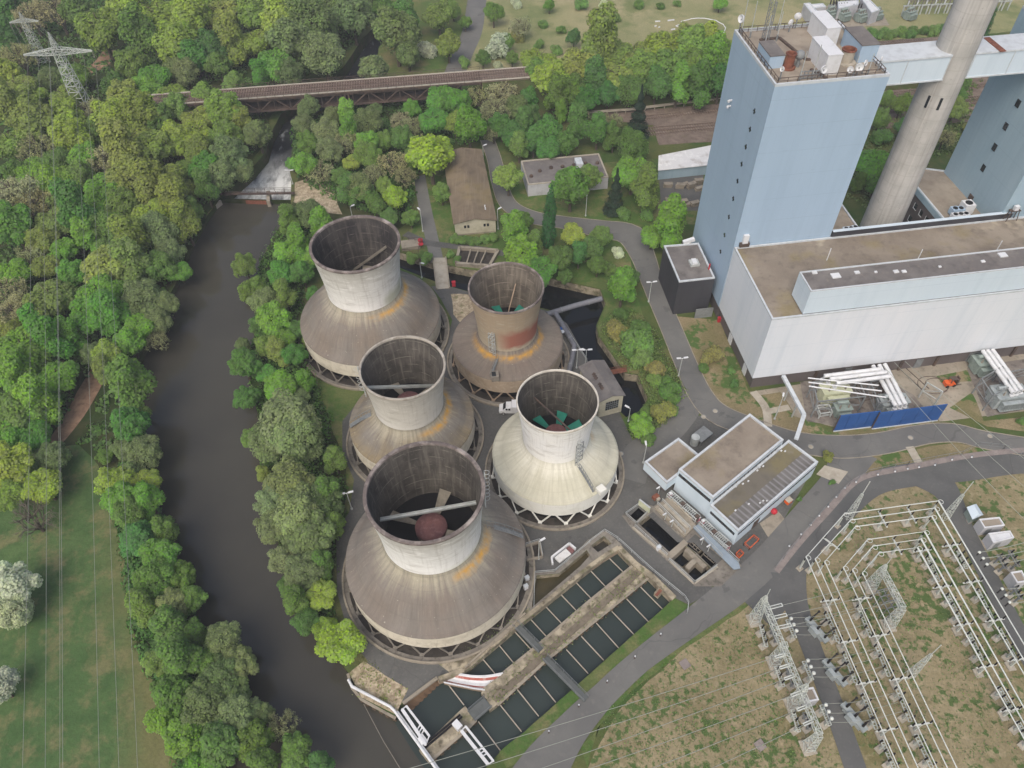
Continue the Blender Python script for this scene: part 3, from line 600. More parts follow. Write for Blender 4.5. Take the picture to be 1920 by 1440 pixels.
m2 = (dome_mat('dome_brick', 6.0, 11.5, '#80786e', '#665f57', '#988e7f', .4, radians(-75), radians(120), 1.0, 1.0, '#7a6f66'), stack_mat('stack_brick', 8, 20.5, '#b3aa96', '#a6967f', '#9c8b74', ('#96594b', radians(-50), radians(62), 9.6, 14.3, .85)), M['tower_in_warm'], M['band_tan'], M['strut_tan'], M['rim_dark'])
m4 = (dome_mat('dome_painted', 5.9, 11.55, '#c8c5b3', '#a5a290', '#dcdacd', 2.2, radians(15), radians(25), .5, .8, '#bdbba8'), stack_mat('stack_painted', 9.5, 20.5, '#f0efe9', '#e9e9e7', '#e4e4df'), M['tower_in'], M['band_white'], M['band_white'], M['rim_white'])
tw1 = cooling_tower(*T1, 15.0, 25.4, 8.85, 7.6, 12.7, 'large cooling tower with white lower stack and sooty lining, nearest the canal bridge', m1, 21, 14.0, 2.5, [.5, 1.6, 2.65, 3.7, 4.75, 5.8], M['blade_grey'])
tw2 = cooling_tower(*T2, 11.54, 20.74, 7.35, 6.0, 7.7, 'tan cooling tower with a reddish stain on its stack, beside the canal', m2, 16, 11.5, 1.9, [ba((928, 572), T2, 11.5) + .0, 3.6, 5.0, 5.9, .9], M['green_blade'], rw=.3)
tw3 = cooling_tower(*T3, 11.9, 20.7, 7.6, 6.4, 9.5, 'middle cooling tower with pale stack and long ochre stain, between four other towers', m3, 16, 11.0, 2.4, [ba((738, 718), T3, 11), ba((800, 735), T3, 11), 4.4, 5.6], M['blade_grey'], rw=.36)
tw4 = cooling_tower(*T4, 11.57, 20.71, 6.95, 5.9, 9.4, 'cream painted cooling tower with green fan blades, next to the parked van', m4, 16, 11.4, 2.0, [ba((1012, 787), T4, 11.4), ba((1052, 780), T4, 11.4), ba((1082, 797), T4, 11.4), 4.0, 5.3], M['green_blade'], rw=.24)
tw5 = cooling_tower(*T5, 14.97, 24.61, 8.95, 7.9, 12.2, 'large cooling tower with red fan hub and grey skirt, next to the settling basins', m5, 21, 14.0, 2.55, [ba((825, 945), T5, 14.0), ba((745, 968), T5, 14.0), ba((845, 1000), T5, 14.0), ba((795, 1012), T5, 14.0)], M['blade_grey'])

def wall_hit(px, C0, rt, zt, rr, zr):
    best = None
    for i in range(400):
        z = zt + (zr - zt) * i / 399; p = G(px[0], px[1], z); f = max(0, (z - zt - 1.15) / (zr - zt - 1.2)); r = rt + (rr - rt) * f ** 1.45 - .42
        e = abs((p.xy - Vector(C0)).length - r)
        if best is None or e < best[0]: best = (e, p)
    return best[1]

def gangway(t, C0, par, a, c, m, w=.5, rails=True):
    p = wall_hit(a, C0, *par); q = wall_hit(c, C0, *par) if not isinstance(c, Vector) else c
    z = (p.z + q.z) / 2 if abs(p.z - q.z) < 3 else None
    if z: p.z = q.z = z
    b = MB(); b.beam(p, q, w, .18)
    if rails:
        s = (q - p).normalized().cross(Vector((0, 0, 1))) * (w / 2); z1 = Vector((0, 0, .22))
        b.beam(p + s + z1, q + s + z1, .09, .3); b.beam(p - s + z1, q - s + z1, .09, .3)
    b.build('inspection_beam', m, t)
gangway(tw5, T5, (7.9, 12.2, 8.95, 24.61), (712, 974), (893, 945), M['white_metal'])
gangway(tw3, T3, (6.4, 9.5, 7.6, 20.7), (689, 728), (817, 724), M['white_metal'])
gangway(tw1, T1, (7.6, 12.7, 8.85, 25.4), (725, 463), (661, 509), M['strut'], .45)
gangway(tw4, T4, (5.9, 9.4, 6.95, 20.71), (1002, 745.6), (1074, 811), M['steel_dark'], .28, False)
gangway(tw2, T2, (6.0, 7.7, 7.35, 20.74), (967, 532), Vector((T2[0] - .2, T2[1] - .4, 12.0)), M['strut_tan'], .22, False)

def cage_ladder(t, C0, R, ang, z0, z1, m='white_metal'):
    b = MB(); d = Vector((cos(ang), sin(ang), 0)); s = Vector((-sin(ang), cos(ang), 0)); O = Vector((*C0, 0))
    for e in (-.28, .28): b.beam(O + d * R + s * e + Vector((0, 0, z0)), O + d * (R + .25) + s * e + Vector((0, 0, z1)), .08)
    n = int((z1 - z0) / .5)
    for i in range(n + 1):
        z = z0 + (z1 - z0) * i / n; c = O + d * (R + .25 * i / n); b.beam(c - s * .28 + Vector((0, 0, z)), c + s * .28 + Vector((0, 0, z)), .06)
        if i % 2 == 0 and z > z0 + 2: b.tube([c + s * (.42 * cos(pi * j / 6)) + d * (.75 * sin(pi * j / 6)) + Vector((0, 0, z)) for j in range(7)], .035, 4)
    b.build('cage_ladder', M[m], t)
cage_ladder(tw5, T5, 8.95, ba((912, 893), T5, 24.6), 16.5, 25.6)
cage_ladder(tw3, T3, 7.5, ba((667, 706), T3, 19), 13.5, 21.4)
cage_ladder(tw4, T4, 6.5, ba((1088, 850), T4, 14), 9.6, 17)
cage_ladder(tw2, T2, 6.6, ba((930, 640), T2, 11), 7.9, 14.5)
# lattice service door frame on the painted and the tan stack, dome walkway with rails
def stack_frame(t, C0, ang, r, z0, z1, w, m):
    b = MB(); d = Vector((cos(ang), sin(ang), 0)); s = Vector((-sin(ang), cos(ang), 0)); O = Vector((*C0, 0))
    P = lambda e, z, o=.25: O + d * (r + o) + s * e + Vector((0, 0, z))
    for e in (-w, w): b.beam(P(e, z0), P(e, z1), .1)
    for i in range(5):
        z = z0 + (z1 - z0) * i / 4; b.beam(P(-w, z), P(w, z), .08)
        if i < 4: b.beam(P(-w, z), P(w, z + (z1 - z0) / 4), .06)
    b.beam(P(0, z1), P(0, z1 + .2, 1.6), .14); b.build('hoist_frame', M[m], t)
stack_frame(tw4, T4, ba((1092, 840), T4, 13) - .12, 6.0, 9.9, 15, .8, 'steel_grey')
stack_frame(tw2, T2, ba((934, 625), T2, 11) + .06, 6.2, 8.3, 13.6, .7, 'white_metal')

def dome_walk(t, C0, a0, R, rt, zt, name='dome_stair', m='steel_grey', w=.45):
    b = MB(); d = Vector((cos(a0), sin(a0), 0)); s = Vector((-sin(a0), cos(a0), 0)); O = Vector((*C0, 0)); prev = None
    for i in range(9):
        f = i / 8; r = R - .3 + (rt + 1.2 - R) * f; z = 6.75 + (zt - .3 - 6.75) * (f + .08 * sin(pi * f)); p = O + d * r + Vector((0, 0, z))
        if prev is not None:
            b.beam(prev, p, w * 2, .08)
            for e in (-w, w): b.beam(prev + s * e + Vector((0, 0, .9)), p + s * e + Vector((0, 0, .9)), .07)
        for e in (-w, w): b.beam(p + s * e, p + s * e + Vector((0, 0, .9)), .06)
        prev = p
    b.build(name, M[m], t)
dome_walk(tw5, T5, radians(8), 14.97, 7.9, 12.2)
dome_walk(tw2, T2, ba((918, 720), T2, 6.5) - .02, 11.5, 6.0, 7.7, w=.2)
dome_walk(tw3, T3, radians(-170), 11.9, 6.4, 9.5)
dome_walk(tw4, T4, ba((1118, 930), T4, 6.5), 11.57, 5.9, 9.4, w=.18)
b = MB(); p = G(928, 706, 7.0); b.box((p.x, p.y, 7.1), (1.5, 1.7, 1.3), .1); b.box((p.x - .2, p.y, 7.8), (.8, 1.1, .12), .1, 1); b.build('roof_hatch', [M['strut'], M['dark_glass']], tw2)
b = MB(); p = G(1127, 918, 7.0); b.box((p.x, p.y, 7.0), (1.4, 1.4, .9), .6); b.build('roof_hatch', M['band_white'], tw4)
# ------------------------------------------------------------------ power block
TH = radians(7.0); AX = Vector((cos(TH), sin(TH), 0)); BX = Vector((-sin(TH), cos(TH), 0)); ZZ = Vector((0, 0, 1))
S1 = Vector((45.86, 121.89, 0))                      # south-west corner of the boiler house
def W(a, b, z=0.0, o=S1): return o + AX * a + BX * b + ZZ * z

def rect(a0, b0, a1, b1, o=S1): return [W(a0, b0, 0, o), W(a1, b0, 0, o), W(a1, b1, 0, o), W(a0, b1, 0, o)]

def solid(name, pts, z0, z1, m, parent):
    b = MB(); b.prism([p.xy for p in pts], z0, z1); return b.build(name, M[m], parent)

def inset(pts, d):
    n = len(pts); c = sum(pts, Vector((0, 0, 0))) / n; out = []
    A = sum(pts[i].x * pts[(i + 1) % n].y - pts[(i + 1) % n].x * pts[i].y for i in range(n)); sg = 1 if A > 0 else -1
    for i in range(n):
        p0, p1, p2 = pts[i - 1], pts[i], pts[(i + 1) % n]
        d1 = (p1 - p0).normalized(); d2 = (p2 - p1).normalized(); n1 = Vector((-d1.y, d1.x, 0)) * sg; n2 = Vector((-d2.y, d2.x, 0)) * sg
        m = (n1 + n2); m = m / max(m.dot(n1), .3); out.append(p1 + m * d)
    return out

def parapet(name, pts, z, h, t, m, parent):
    """closed kerb round a flat roof"""
    q = inset(pts, t); n = len(pts); b = MB()
    V = [(p.x, p.y, z) for p in pts] + [(p.x, p.y, z + h) for p in pts] + [(p.x, p.y, z + h) for p in q] + [(p.x, p.y, z) for p in q]
    F = []
    for i in range(n):
        j = (i + 1) % n
        for k in range(3): F.append((k * n + i, k * n + j, (k + 1) * n + j, (k + 1) * n + i))
    b.add(V, F); return b.build(name, M[m], parent)

def roof_sheet(name, pts, z, m, parent, ins=.3):
    b = MB(); b.sheet([Vector((p.x, p.y, z)) for p in inset(pts, ins)]); return b.build(name, M[m], parent)

def flat_block(name, label, cat, pts, z0, z1, wall, roof, par_h=.6, cop='coping', wall_name='wall', t=.35):
    c = sum(pts, Vector((0, 0, 0))) / len(pts)
    root = thing(name, label, cat, (c.x, c.y, 0))
    solid(wall_name, pts, z0, z1 - .02, wall, root)
    roof_sheet('roof', pts, z1 + .02, roof, root)
    parapet('parapet', [p for p in pts], z1 - .05, par_h, t, cop, root)
    return root
HB = 54.95
bh = flat_block('boiler_house', 'tall blue boiler house with aerials, tanks and white cabins on its roof', 'boiler house', rect(0, 0, 20.5, 20.9), 3.5, HB - .5, 'clad_blue', 'roof_tan', .5)
solid('base_band', rect(.3, .3, 20.2, 20.6), 0, 3.5, 'clad_brown', bh)
# dark star-shaped vents down the west face
for yv, xv in ((209, 1418), (243, 1410), (276, 1401.5), (308, 1393.5), (340, 1385.5), (373, 1377.5), (407, 1368.5), (441, 1360), (472, 1352.5)):
    p = W(-.06, 5.1); z = hgt(p, xv, yv); p = W(-.06, 5.1, z); b = MB()
    b.box(p, (.08, .3, 1.0), TH); b.box(p - AX * .012, (.08, .9, .26), TH); b.build('wall_vent', M['dark_glass'], bh)
for x_, y_ in ((1367, 190), (1375, 202)):
    p = W(-.3, 15); z = hgt(p, x_, y_); p = W(-.3, 15.5, z); b = MB(); b.box(p, (.7, .3, .25), TH); b.box(p - AX * .35 - ZZ * .2, (.3, .5, .3), TH); b.build('wall_lamp', M['white'], bh)
# roof furniture of the boiler house (each a thing of its own)
def RZ(px, z=HB - .45): return G(px[0], px[1], z)
def cabin(name, label, cat, p, a, bb, h, wall, roof, z0, extra=None, group=None, lap=.15):
    root = thing(name, label, cat, p, group, TH)
    b = MB(); b.box((0, 0, h / 2), (a, bb, h)); b.f and None
    o = b.build('body', M[wall]); o.parent = root
    b = MB(); b.box((0, 0, h + .07), (a + lap, bb + lap, .14)); o = b.build('roof', M[roof]); o.parent = root
    return root
zc = HB - .48
P1 = RZ((1548, 98)); 
c1 = cabin('roof_cabin', 'long white cabin on the tower roof, standing farther from the camera', 'cabin', W(14.7, 15.4, zc), 2.6, 6.9, 3.4, 'white', 'white', zc)
c2 = cabin('roof_cabin', 'long white cabin near the front edge of the tower roof', 'cabin', W(10.8, 5.8, zc), 2.6, 6.9, 3.4, 'white', 'white', zc)
c3 = cabin('roof_penthouse', 'blue plant room with dark ribbed roof at the west roof edge', 'plant room', W(2.3, 8.9, zc), 2.6, 5.6, 2.2, 'clad_blue', 'roof_grey', zc)
c4 = cabin('roof_penthouse', 'larger blue plant room with dark ribbed roof by the flue duct', 'plant room', W(18.7, 9.0, zc), 3.2, 7.0, 3.0, 'clad_blue', 'roof_grey', zc)
for nm, lab, a, bb, r, h, m in (('steel_flue', 'rust red steel flue stub on the tower roof', 4.6, 5.9, .85, 2.6, 'rust'), ('steel_flue', 'pale lagged flue stub with rusty mouth on the tower roof', 15.2, 6.0, 1.15, 2.4, 'concrete_light')):
    root = thing(nm, lab, 'flue', W(a, bb, zc)); b = MB(); b.lathe([(r * 1.5, 0), (r * 1.5, .25), (r, .3), (r, h), (r - .15, h), (r - .15, h - 1)], 20, W(a, bb, zc)); b.build('pipe', M[m], root, True)
    b = MB(); b.lathe([(r + .02, h - .1), (r + .12, h - .1), (r + .12, h + .06), (r - .2, h + .06), (r - .2, h - .8)], 20, W(a, bb, zc)); b.build('mouth', M['rust'], root)
root = thing('vent_ball', 'grey spherical vent beside the rusty flue on the tower roof', 'vent', W(6.3, 6.0, zc)); b = MB(); b.cyl(W(6.3, 6.0, zc), .3, 1.4, 10); b.build('stem', M['steel_grey'], root); b = MB(); b.sph(W(6.3, 6.0, zc + 2.1), .85, 14); b.build('ball', M['steel_grey'], root, True)
root = thing('cable_tray', 'dark angled cable tray lying across the tower roof', 'cable tray', W(6, 13, zc)); b = MB()
for p, q in (((3.4, 16.6), (7.2, 16.8)), ((7.2, 16.8), (8.7, 8.0)), ((8.7, 8.0), (10.2, 7.8)), ((8.2, 4.5), (9.6, 1.0))): b.beam(W(*p, zc + .15), W(*q, zc + .15), .5, .3)
b.build('tray', M['steel_dark'], root)
root = thing('roof_railing', 'dark guard rail round the tower roof edge', 'railing', W(0, 0, zc)); b = MB(); railing(b, [W(.7, .7, zc), W(19.8, .7, zc), W(19.8, 20.2, zc), W(.7, 20.2, zc), W(.7, .7, zc)], 1.1, 1.6, .09); b.build('rail', M['steel_dark'], root)
# lattice aerial tower + whips + dishes
root = thing('aerial_mast', 'lattice aerial mast leaning over the west part of the tower roof', 'mast', W(4.6, 17.0, zc)); b = MB(); mp = W(4.6, 17.0, zc)
for i in range(6):
    for e, f in ((-.5, -.5), (.5, -.5), (.5, .5), (-.5, .5)):
        z = i * 1.15; b.beam(mp + Vector((e, f, z)), mp + Vector((e, f, z + 1.15)), .1); b.beam(mp + Vector((e, f, z)), mp + Vector((-f, e, z + 1.15)), .07)
b.build('lattice', M['steel_grey'], root); b = MB(); b.beam(mp + Vector((0, 0, 6.8)), mp + Vector((0, 0, 8)), .12); b.build('whip', M['white_metal'], root)
whips = [(.9, 19.6, 7, 'tall whip aerial at the back corner of the tower roof'), (2.0, 18.0, 5.5, 'whip aerial behind the lattice mast on the tower roof'), (3.3, 14.0, 4.6, 'pale whip aerial beside the lattice mast'), (6.3, 15.9, 4.2, 'short whip aerial near the cable tray'), (8.0, 19.9, 4.5, 'whip aerial on the rear roof railing'), (7.0, 1.2, 5, 'slanting pole aerial by the front dish'), (4.6, .9, 4.2, 'thin pole aerial at the front left of the tower roof'), (14.2, .9, 2.6, 'pole aerial between two white dishes'), (16.8, .9, 2.8, 'pole aerial right of the big dish')]
for a, bb, h, lab in whips:
    root = thing('whip_aerial', lab, 'aerial', W(a, bb, zc)); b = MB(); b.cyl(W(a, bb, zc), .16, 1.2, 6); b.build('base', M['steel_grey'], root); b = MB(); b.cyl(W(a, bb, zc + 1.1), .07, h, 5); b.build('rod', M['white_metal'], root)
dishes = [(.7, 20.3, 1.0, 2.6, 3.6, 'round white dish on a pole at the rear corner of the tower roof'), (8.8, 1.4, .9, 1.6, -1.2, 'white dish at the front of the tower roof beside the cabin'), (13.6, 1.3, .75, 1.2, -1.9, 'white drum dish right of the front cabin'), (15.0, 1.1, .95, 1.6, -1.6, 'biggest white dish on the front roof edge'), (16.2, 1.6, .7, 2.0, -.8, 'small white dish right of the biggest dish'), (11.6, 20.2, .9, 2.2, 1.4, 'white dish on the rear railing of the tower roof'), (9.9, 19.0, .8, 1.7, 2.2, 'white dish behind the far cabin'), (19.3, 2.2, .6, 2.2, -.6, 'white dish at the front corner beside the flue duct'), (1.6, 2.0, .6, 2.0, 3.6, 'white panel dish at the front west corner')]
for a, bb, r, h, az, lab in dishes:
    r *= .72
    p = W(a, bb, zc); root = thing('dish_aerial', lab, 'dish', p); b = MB(); b.cyl(p, .13, h, 6); b.build('post', M['steel_grey'], root)
    b = MB(); d = Vector((cos(az), sin(az), .15)).normalized(); s = d.cross(ZZ).normalized(); u = s.cross(d); c = p + ZZ * h; V = []; n = 14
    for rr_, o in ((0, 0), (r * .6, .1 * r), (r, .35 * r), (r, -.1 * r), (.3 * r, -.35 * r), (0, -.4 * r)):
        for j in range(n): V.append(c + s * (rr_ * cos(2 * pi * j / n)) + u * (rr_ * sin(2 * pi * j / n)) + d * o)
    b.add(V, [(i * n + j, i * n + (j + 1) % n, (i + 1) * n + (j + 1) % n, (i + 1) * n + j) for i in range(5) for j in range(n)]); b.build('dish', M['white'], root, True)
root = thing('antenna_frame', 'grey steel antenna frame at the front edge of the tower roof', 'frame', W(6.5, 1.8, zc)); b = MB()
for z in (.1, .7, 1.3): b.beam(W(5.0, 1.8, zc + z), W(8.4, 1.6, zc + z), .14)
for i in range(6): b.beam(W(5 + i * .68, 1.8 - i * .04, zc), W(5 + i * .68, 1.8 - i * .04, zc + 1.5), .14)
b.build('frame', M['steel_grey'], root)
# dark annexe at the boiler house foot
an = [G(1244.5, 460, 9.8), G(1273.4, 528, 9.8), G(1341, 520.5, 9.8), G(1310, 455, 9.8)]
ax = flat_block('annexe', 'small anthracite annexe with grey flat roof at the tower foot', 'annexe', [Vector((p.x, p.y, 0)) for p in an], 0, 9.5, 'clad_dark', 'roof_grey', .35)
b = MB(); b.box(G(1275, 600, 0) + ZZ * 1.4 + Vector((5.2, .62, 0)), (4, .12, 2.8), TH); b.build('gate', M['steel_grey'], ax)
root = thing('skylight', 'white glazed skylight on the annexe roof', 'skylight', G(1301, 493, 9.6)); b = MB(); p = G(1301, 495, 9.6); b.box(p + ZZ * .3, (2.0, 1.9, .6), TH); b.build('kerb', M['white_metal'], root); b = MB(); b.box(p + ZZ * .75, (1.0, 1.7, .3), TH); b.build('dome', M['white'], root)
root = thing('vent_pipe', 'red vent pipe on the annexe roof edge', 'pipe', G(1329, 504, 9.6)); b = MB(); b.cyl(G(1329, 505, 9.6), .18, 1.5, 8); b.build('pipe', M['red'], root)
root = thing('roof_duct', 'white inclined duct stub joining the annexe roof and the tower', 'duct', G(1291, 452, 9.8)); b = MB(); b.beam(G(1281, 455, 10), G(1302, 448, 10.6), .8, .8); b.build('duct', M['white'], root)
# turbine hall
ZT = 20.2; T0 = Vector((48.55, 100.74, 0)); LT = 140.0
hall = rect(0, 0, LT, 21.2, T0)
th = flat_block('turbine_hall', 'long pale blue turbine hall with brown flat roof and grey base', 'turbine hall', hall, 3.5, ZT - .4, 'clad_white', 'roof_felt', .4)
solid('base_band', rect(.5, .5, LT - .5, 20.9, T0), 0, 3.5, 'clad_brown', th)
for a in (14.0, 32.5, 40.3, 57.5): 
    b = MB(); b.box(W(a, .35, 1.75, T0), (.5, .4, 3.4), TH); b.build('pilaster', M['steel_dark'], th)
for a, w_ in ((21, 1.4), (36.5, 1.5), (49, 3.2), (66, 2)):
    b = MB(); b.box(W(a, .44, 1.3, T0), (w_, .2, 2.5), TH); b.build('door', M['steel_grey'], th)
for a in (4.5, 13.5): 
    b = MB(); b.box(W(.44, a, 1.2, T0), (.2, 1.6, 2.4), TH); b.build('door', M['white'], th)
mon = [G(1512, 587, ZT), G(1487, 545, ZT)]
MZ = 26.0; o1 = W(6.0, .35, 0, T0)
mo = [W(0, 0, 0, o1), W(LT - 8, 0, 0, o1), W(LT - 8, 5.4, 0, o1), W(0, 5.4, 0, o1)]
solid('monitor_wall', mo, ZT + .03, MZ - .3, 'clad_pale', th); roof_sheet('monitor_roof', mo, MZ - .28, 'roof_grey', th, .2); parapet('monitor_coping', mo, MZ - .32, .25, .25, 'coping', th)
b = MB(); b.beam(W(-.15, -.06, ZT - .12, o1), W(LT - 8, -.06, ZT - .12, o1), .12, .2); b.build('flashing', M['steel_grey'], th)
for i, (px, s) in enumerate((((1527, 511), .9), ((1567, 517), 1.6), ((1607, 511), .9), ((1642, 510), .5), ((1680, 509), .9), ((1695, 509), .8), ((1762, 500), .5), ((1843, 490), .7), ((1880, 478), 1.5))):
    b = MB(); p = G(px[0], px[1], MZ - .2); b.box(p, (s, s * .8, .25), TH); b.build('roof_vent', M['white'], th)
for px, lab in (((1550, 480), 'pink and white pole on the turbine hall roof near its west end'), ((1719, 482), 'thin white pole on the turbine hall roof behind the monitor'), ((1866, 466), 'thin white pole on the turbine hall roof beyond the monitor')):
    p = G(px[0], px[1] + 8, ZT); root = thing('roof_pole', lab, 'pole', p); b = MB(); b.cyl(p, .1, 3.0, 6); b.build('pole', M['white'], root)
root = thing('roof_unit', 'white ventilation unit on the turbine hall roof against the tower', 'vent unit', G(1393, 462, ZT)); p = G(1394, 461, ZT); b = MB(); b.box(p + ZZ * .5, (2, 1.0, .9), TH); b.build('base', M['steel_dark'], root); b = MB(); b.box(p + ZZ * 1.9, (1.1, 1, 2.0), TH); b.build('cowl', M['white'], root)
root = thing('roof_parapet', 'blue grey upstand wall along the turbine hall roof facing the court', 'upstand wall', W(20.5, 0, 0)); b = MB(); p0 = G(1566, 446, ZT); b.beam(W(20.7, .0, ZT + .55), W(60.0, 0, ZT + .55), .5, 1.4); b.build('upstand', M['clad_dark'], root); b = MB(); b.beam(W(20.7, .0, ZT + 1.3), W(60.0, 0, ZT + 1.3), .7, .12); b.build('coping', M['clad_pale'], root)
# court buildings, chimney, flue ducts, second boiler house
D2 = 57.64; HL = 17.9
lowA = [Vector((p.x, p.y, 0)) for p in (W(20.5, .6), G(1616, 434, HL), G(1579, 381.5, HL), W(20.5, 13.5))]
fb = flat_block('low_building', 'low flat roofed block between the first tower and the chimney', 'building', [lowA[0], Vector((lowA[1].x, lowA[1].y, 0)), Vector((lowA[2].x, lowA[2].y, 0)), lowA[3]], 0, HL - .3, 'clad_pale', 'roof_tan', .35)
q1 = G(1719, 350, HL); q2 = G(1776, 418, HL); q3 = G(1727, 326.6, HL)
d_ = (q1 - q2).normalized(); q0 = q1 + d_ * 9
lowB = [Vector((p.x, p.y, 0)) for p in (q2 - d_ * 1.2, W(D2 + 1, .6), W(D2 + 1, 21), q0)]
fb2 = flat_block('low_building', 'low block with two rows of small windows in its dark wall by the chimney', 'building', lowB, 0, HL - .3, 'clad_brown', 'roof_tan', .35)
nW = Vector((d_.y, -d_.x, 0)); nW = nW if nW.dot(AX) < 0 else -nW
b = MB(); b.beam(q2 + nW * .06 - ZZ * .9, q0 + nW * .06 - ZZ * .9, .1, 1.4); b.build('fascia', M['clad_blue2'], fb2)
for row, zz in ((0, 3.6), (1, 7.0)):
    for i in range(7):
        p = q2 + d_ * (1.0 + i * 2.5) + nW * .03 - ZZ * zz
        b = MB(); ang = atan2(d_.y, d_.x); b.box(p, (1.1, .12, 1.3), ang, 0); b.box(p + nW * .03 - ZZ * .72, (1.2, .16, .14), ang, 1); b.box(p + nW * .04 + d_ * .5, (.18, .1, 1.3), ang, 1); b.build('window', [M['dark_glass'], M['white']], fb2)
for i, px in enumerate(((1584, 436), (1593, 435), (1601, 433))): 
    p = G(px[0], px[1], HL); root = thing('roof_cooler', ('blue and white cooler on the low roof against the tower', 'middle one of three coolers on the low roof beside the tower', 'cooler nearest the chimney on the low roof')[i], 'cooler', p, 'coolers on the low roof'); b = MB(); b.box(p + ZZ * .55, (1.1, 1.2, 1.1), TH); b.build('casing', M['clad_pale'], root); b = MB(); b.cyl(p + ZZ * 1.1, .42, .12, 12); b.build('fan', M['black'], root)
for i, (px, s) in enumerate((((1786, 401), 1.5), ((1797, 400), 1.4), ((1809, 396), 2.2), ((1787, 411), 1.3), ((1797, 410), 1.3), ((1807, 409), 1.3))):
    p = G(px[0], px[1], HL); root = thing('roof_cooler', ('blue cooler at the left of the rear row on the court roof', 'blue cooler in the middle of the rear row on the court roof', 'large white cooler on the court roof', 'white cooler at the left of the front row on the court roof', 'white cooler in the middle of the front row on the court roof', 'white cooler at the right of the front row on the court roof')[i], 'cooler', p, 'coolers on the court roof'); b = MB(); b.box(p + ZZ * s * .5, (s, s, s), TH); b.build('casing', M['white' if i > 1 else 'clad_blue'], root); b = MB(); b.cyl(p + ZZ * s, s * .35, .12, 12); b.build('fan', M['black'], root)
CH = W(39.54, 11.14); Zs = [-1, 20, 37.5, 48, 61.2, 95]
def half_w(z, pl, pr):
    c = CH + ZZ * z; dist = (c - Vector((0, 0, CAMZ))).length
    return (pr - pl) / 2 * cos(atan2(.42, 1)) * (1 / FOC) * (c - Vector((0, 0, CAMZ))).dot(RF)
r20 = half_w(20, 1614, 1688); r37 = half_w(37.5, 1694, 1771); r61 = half_w(61.2, 1794, 1873)
sl = (r61 - r37) / (61.2 - 37.5)
k = N('chimney_concrete'); v, x, y, z, r, a, ca, sa = polar(k)
ver = vec3(k, k.math('MULTIPLY', ca, 6.0), k.math('MULTIPLY', sa, 6.0), k.math('MULTIPLY', z, .05)); c = k.mix(k.rng(k.noise(v, .25, 4), .38, .62), '#a6a5a0', '#b7b5b0')
c = k.mix(k.math('MULTIPLY', k.rng(k.noise(ver, 1, 4), .5, .72), .55), c, '#85827c'); c = k.mix(k.math('MULTIPLY', k.rng(k.noise(ver, 2.3, 3), .55, .75), .5), c, '#c9c5bc')
rg = k.math('PINGPONG', k.math('MULTIPLY', z, .4), .5); c = k.mix(k.math('MULTIPLY', k.rng(rg, .04, 0), .35), c, '#8d887e'); c = k.mix(k.math('MULTIPLY', k.rng(k.noise(v, 1.6, 3), .66, .72), .5), c, '#807b73')
M['chimney'] = k.out(c, .9, .15)
chm = thing('chimney', 'tall tapering concrete chimney rising between the two blue towers', 'chimney', CH)
b = MB(); b.lathe([(r20 + (20 * (r20 - r37) / 17.5), 0), (r20, 20), (r37, 37.5), (r61, 61.2), (r61 + sl * 55, 116), (r61 + sl * 55 - .5, 116)], 64, CH); b.build('shaft', M['chimney'], chm, True)
for dz, da in ((45, .35), (45, -.25)):
    ang = atan2(-CH.y, -CH.x) + da; b = MB(); rr_ = r37 - (45 - 37.5) * (r37 - r61) / 23.7; b.box(CH + Vector((cos(ang) * rr_, sin(ang) * rr_, 43.5)), (.3, .45, 2.4), ang); b.build('slot', M['dark_glass'], chm)
r50 = r37 + (50 - 37.5) * sl; tn = 11.14 - .78 * r50; tf = 11.14 + .78 * r50
ptC = W(39.54, tn); zlo = hgt(ptC - AX * (r50 * .62), 1760, 148); zhi = hgt(ptC - AX * (r50 * .62), 1777, 103)
def duct(label, a0, a1):
    t_ = thing('flue_duct', label, 'duct', W((a0 + a1) / 2, 11.14)); solid('casing', rect(a0, tn, a1, tf), zlo, zhi, 'clad_pale', t_)
    b = MB(); b.prism([p.xy for p in rect(a0, tn - .12, a1, tf + .12)], zhi + .01, zhi + .22); b.build('roof', M['coping'], t_)
    b = MB(); 
    for z_ in (zlo, zhi): b.beam(W(a0, tn - .08, z_), W(a1, tn - .08, z_), .15, .25)
    for aa in (a0 + .15, a1 - .15, (a0 + a1) / 2): b.beam(W(aa, tn - .08, zlo), W(aa, tn - .08, zhi), .12)
    b.build('trim', M['coping'], t_); return t_
d1 = duct('pale blue flue duct from the first tower to the chimney', 20.55, 39.54 - r50 * .62)
d2 = duct('pale blue flue duct from the chimney to the second tower', 39.54 + r50 * .62, D2 - .05)
b = MB(); p = G(1865, 84, zhi + .2); b.box((p.x, p.y, zhi + .28), (1.2, tf - tn, .12), TH); b.build('brown_strip', M['rust'], d2)
bh2 = flat_block('boiler_house', 'second blue boiler house cut off by the picture edge beyond the chimney', 'boiler house', rect(D2, 0, D2 + 20.5, 20.9), 3.5, HB - .5, 'clad_blue2', 'roof_tan', .5)
solid('base_band', rect(D2 + .3, .3, D2 + 20.2, 20.6), 0, 3.5, 'clad_brown', bh2)
for px in ((1909, 194), (1886, 237), (1865, 276), (1844, 315)):
    best = min(((abs((G(px[0], px[1], z) - W(D2, 0)).dot(AX)), z) for z in [i * .1 for i in range(540)]))
    p = G(px[0], px[1], best[1]); b = MB(); b.box(p - AX * .05, (.12, 1.1, 1.5), TH); b.build('window', M['dark_glass'], bh2)
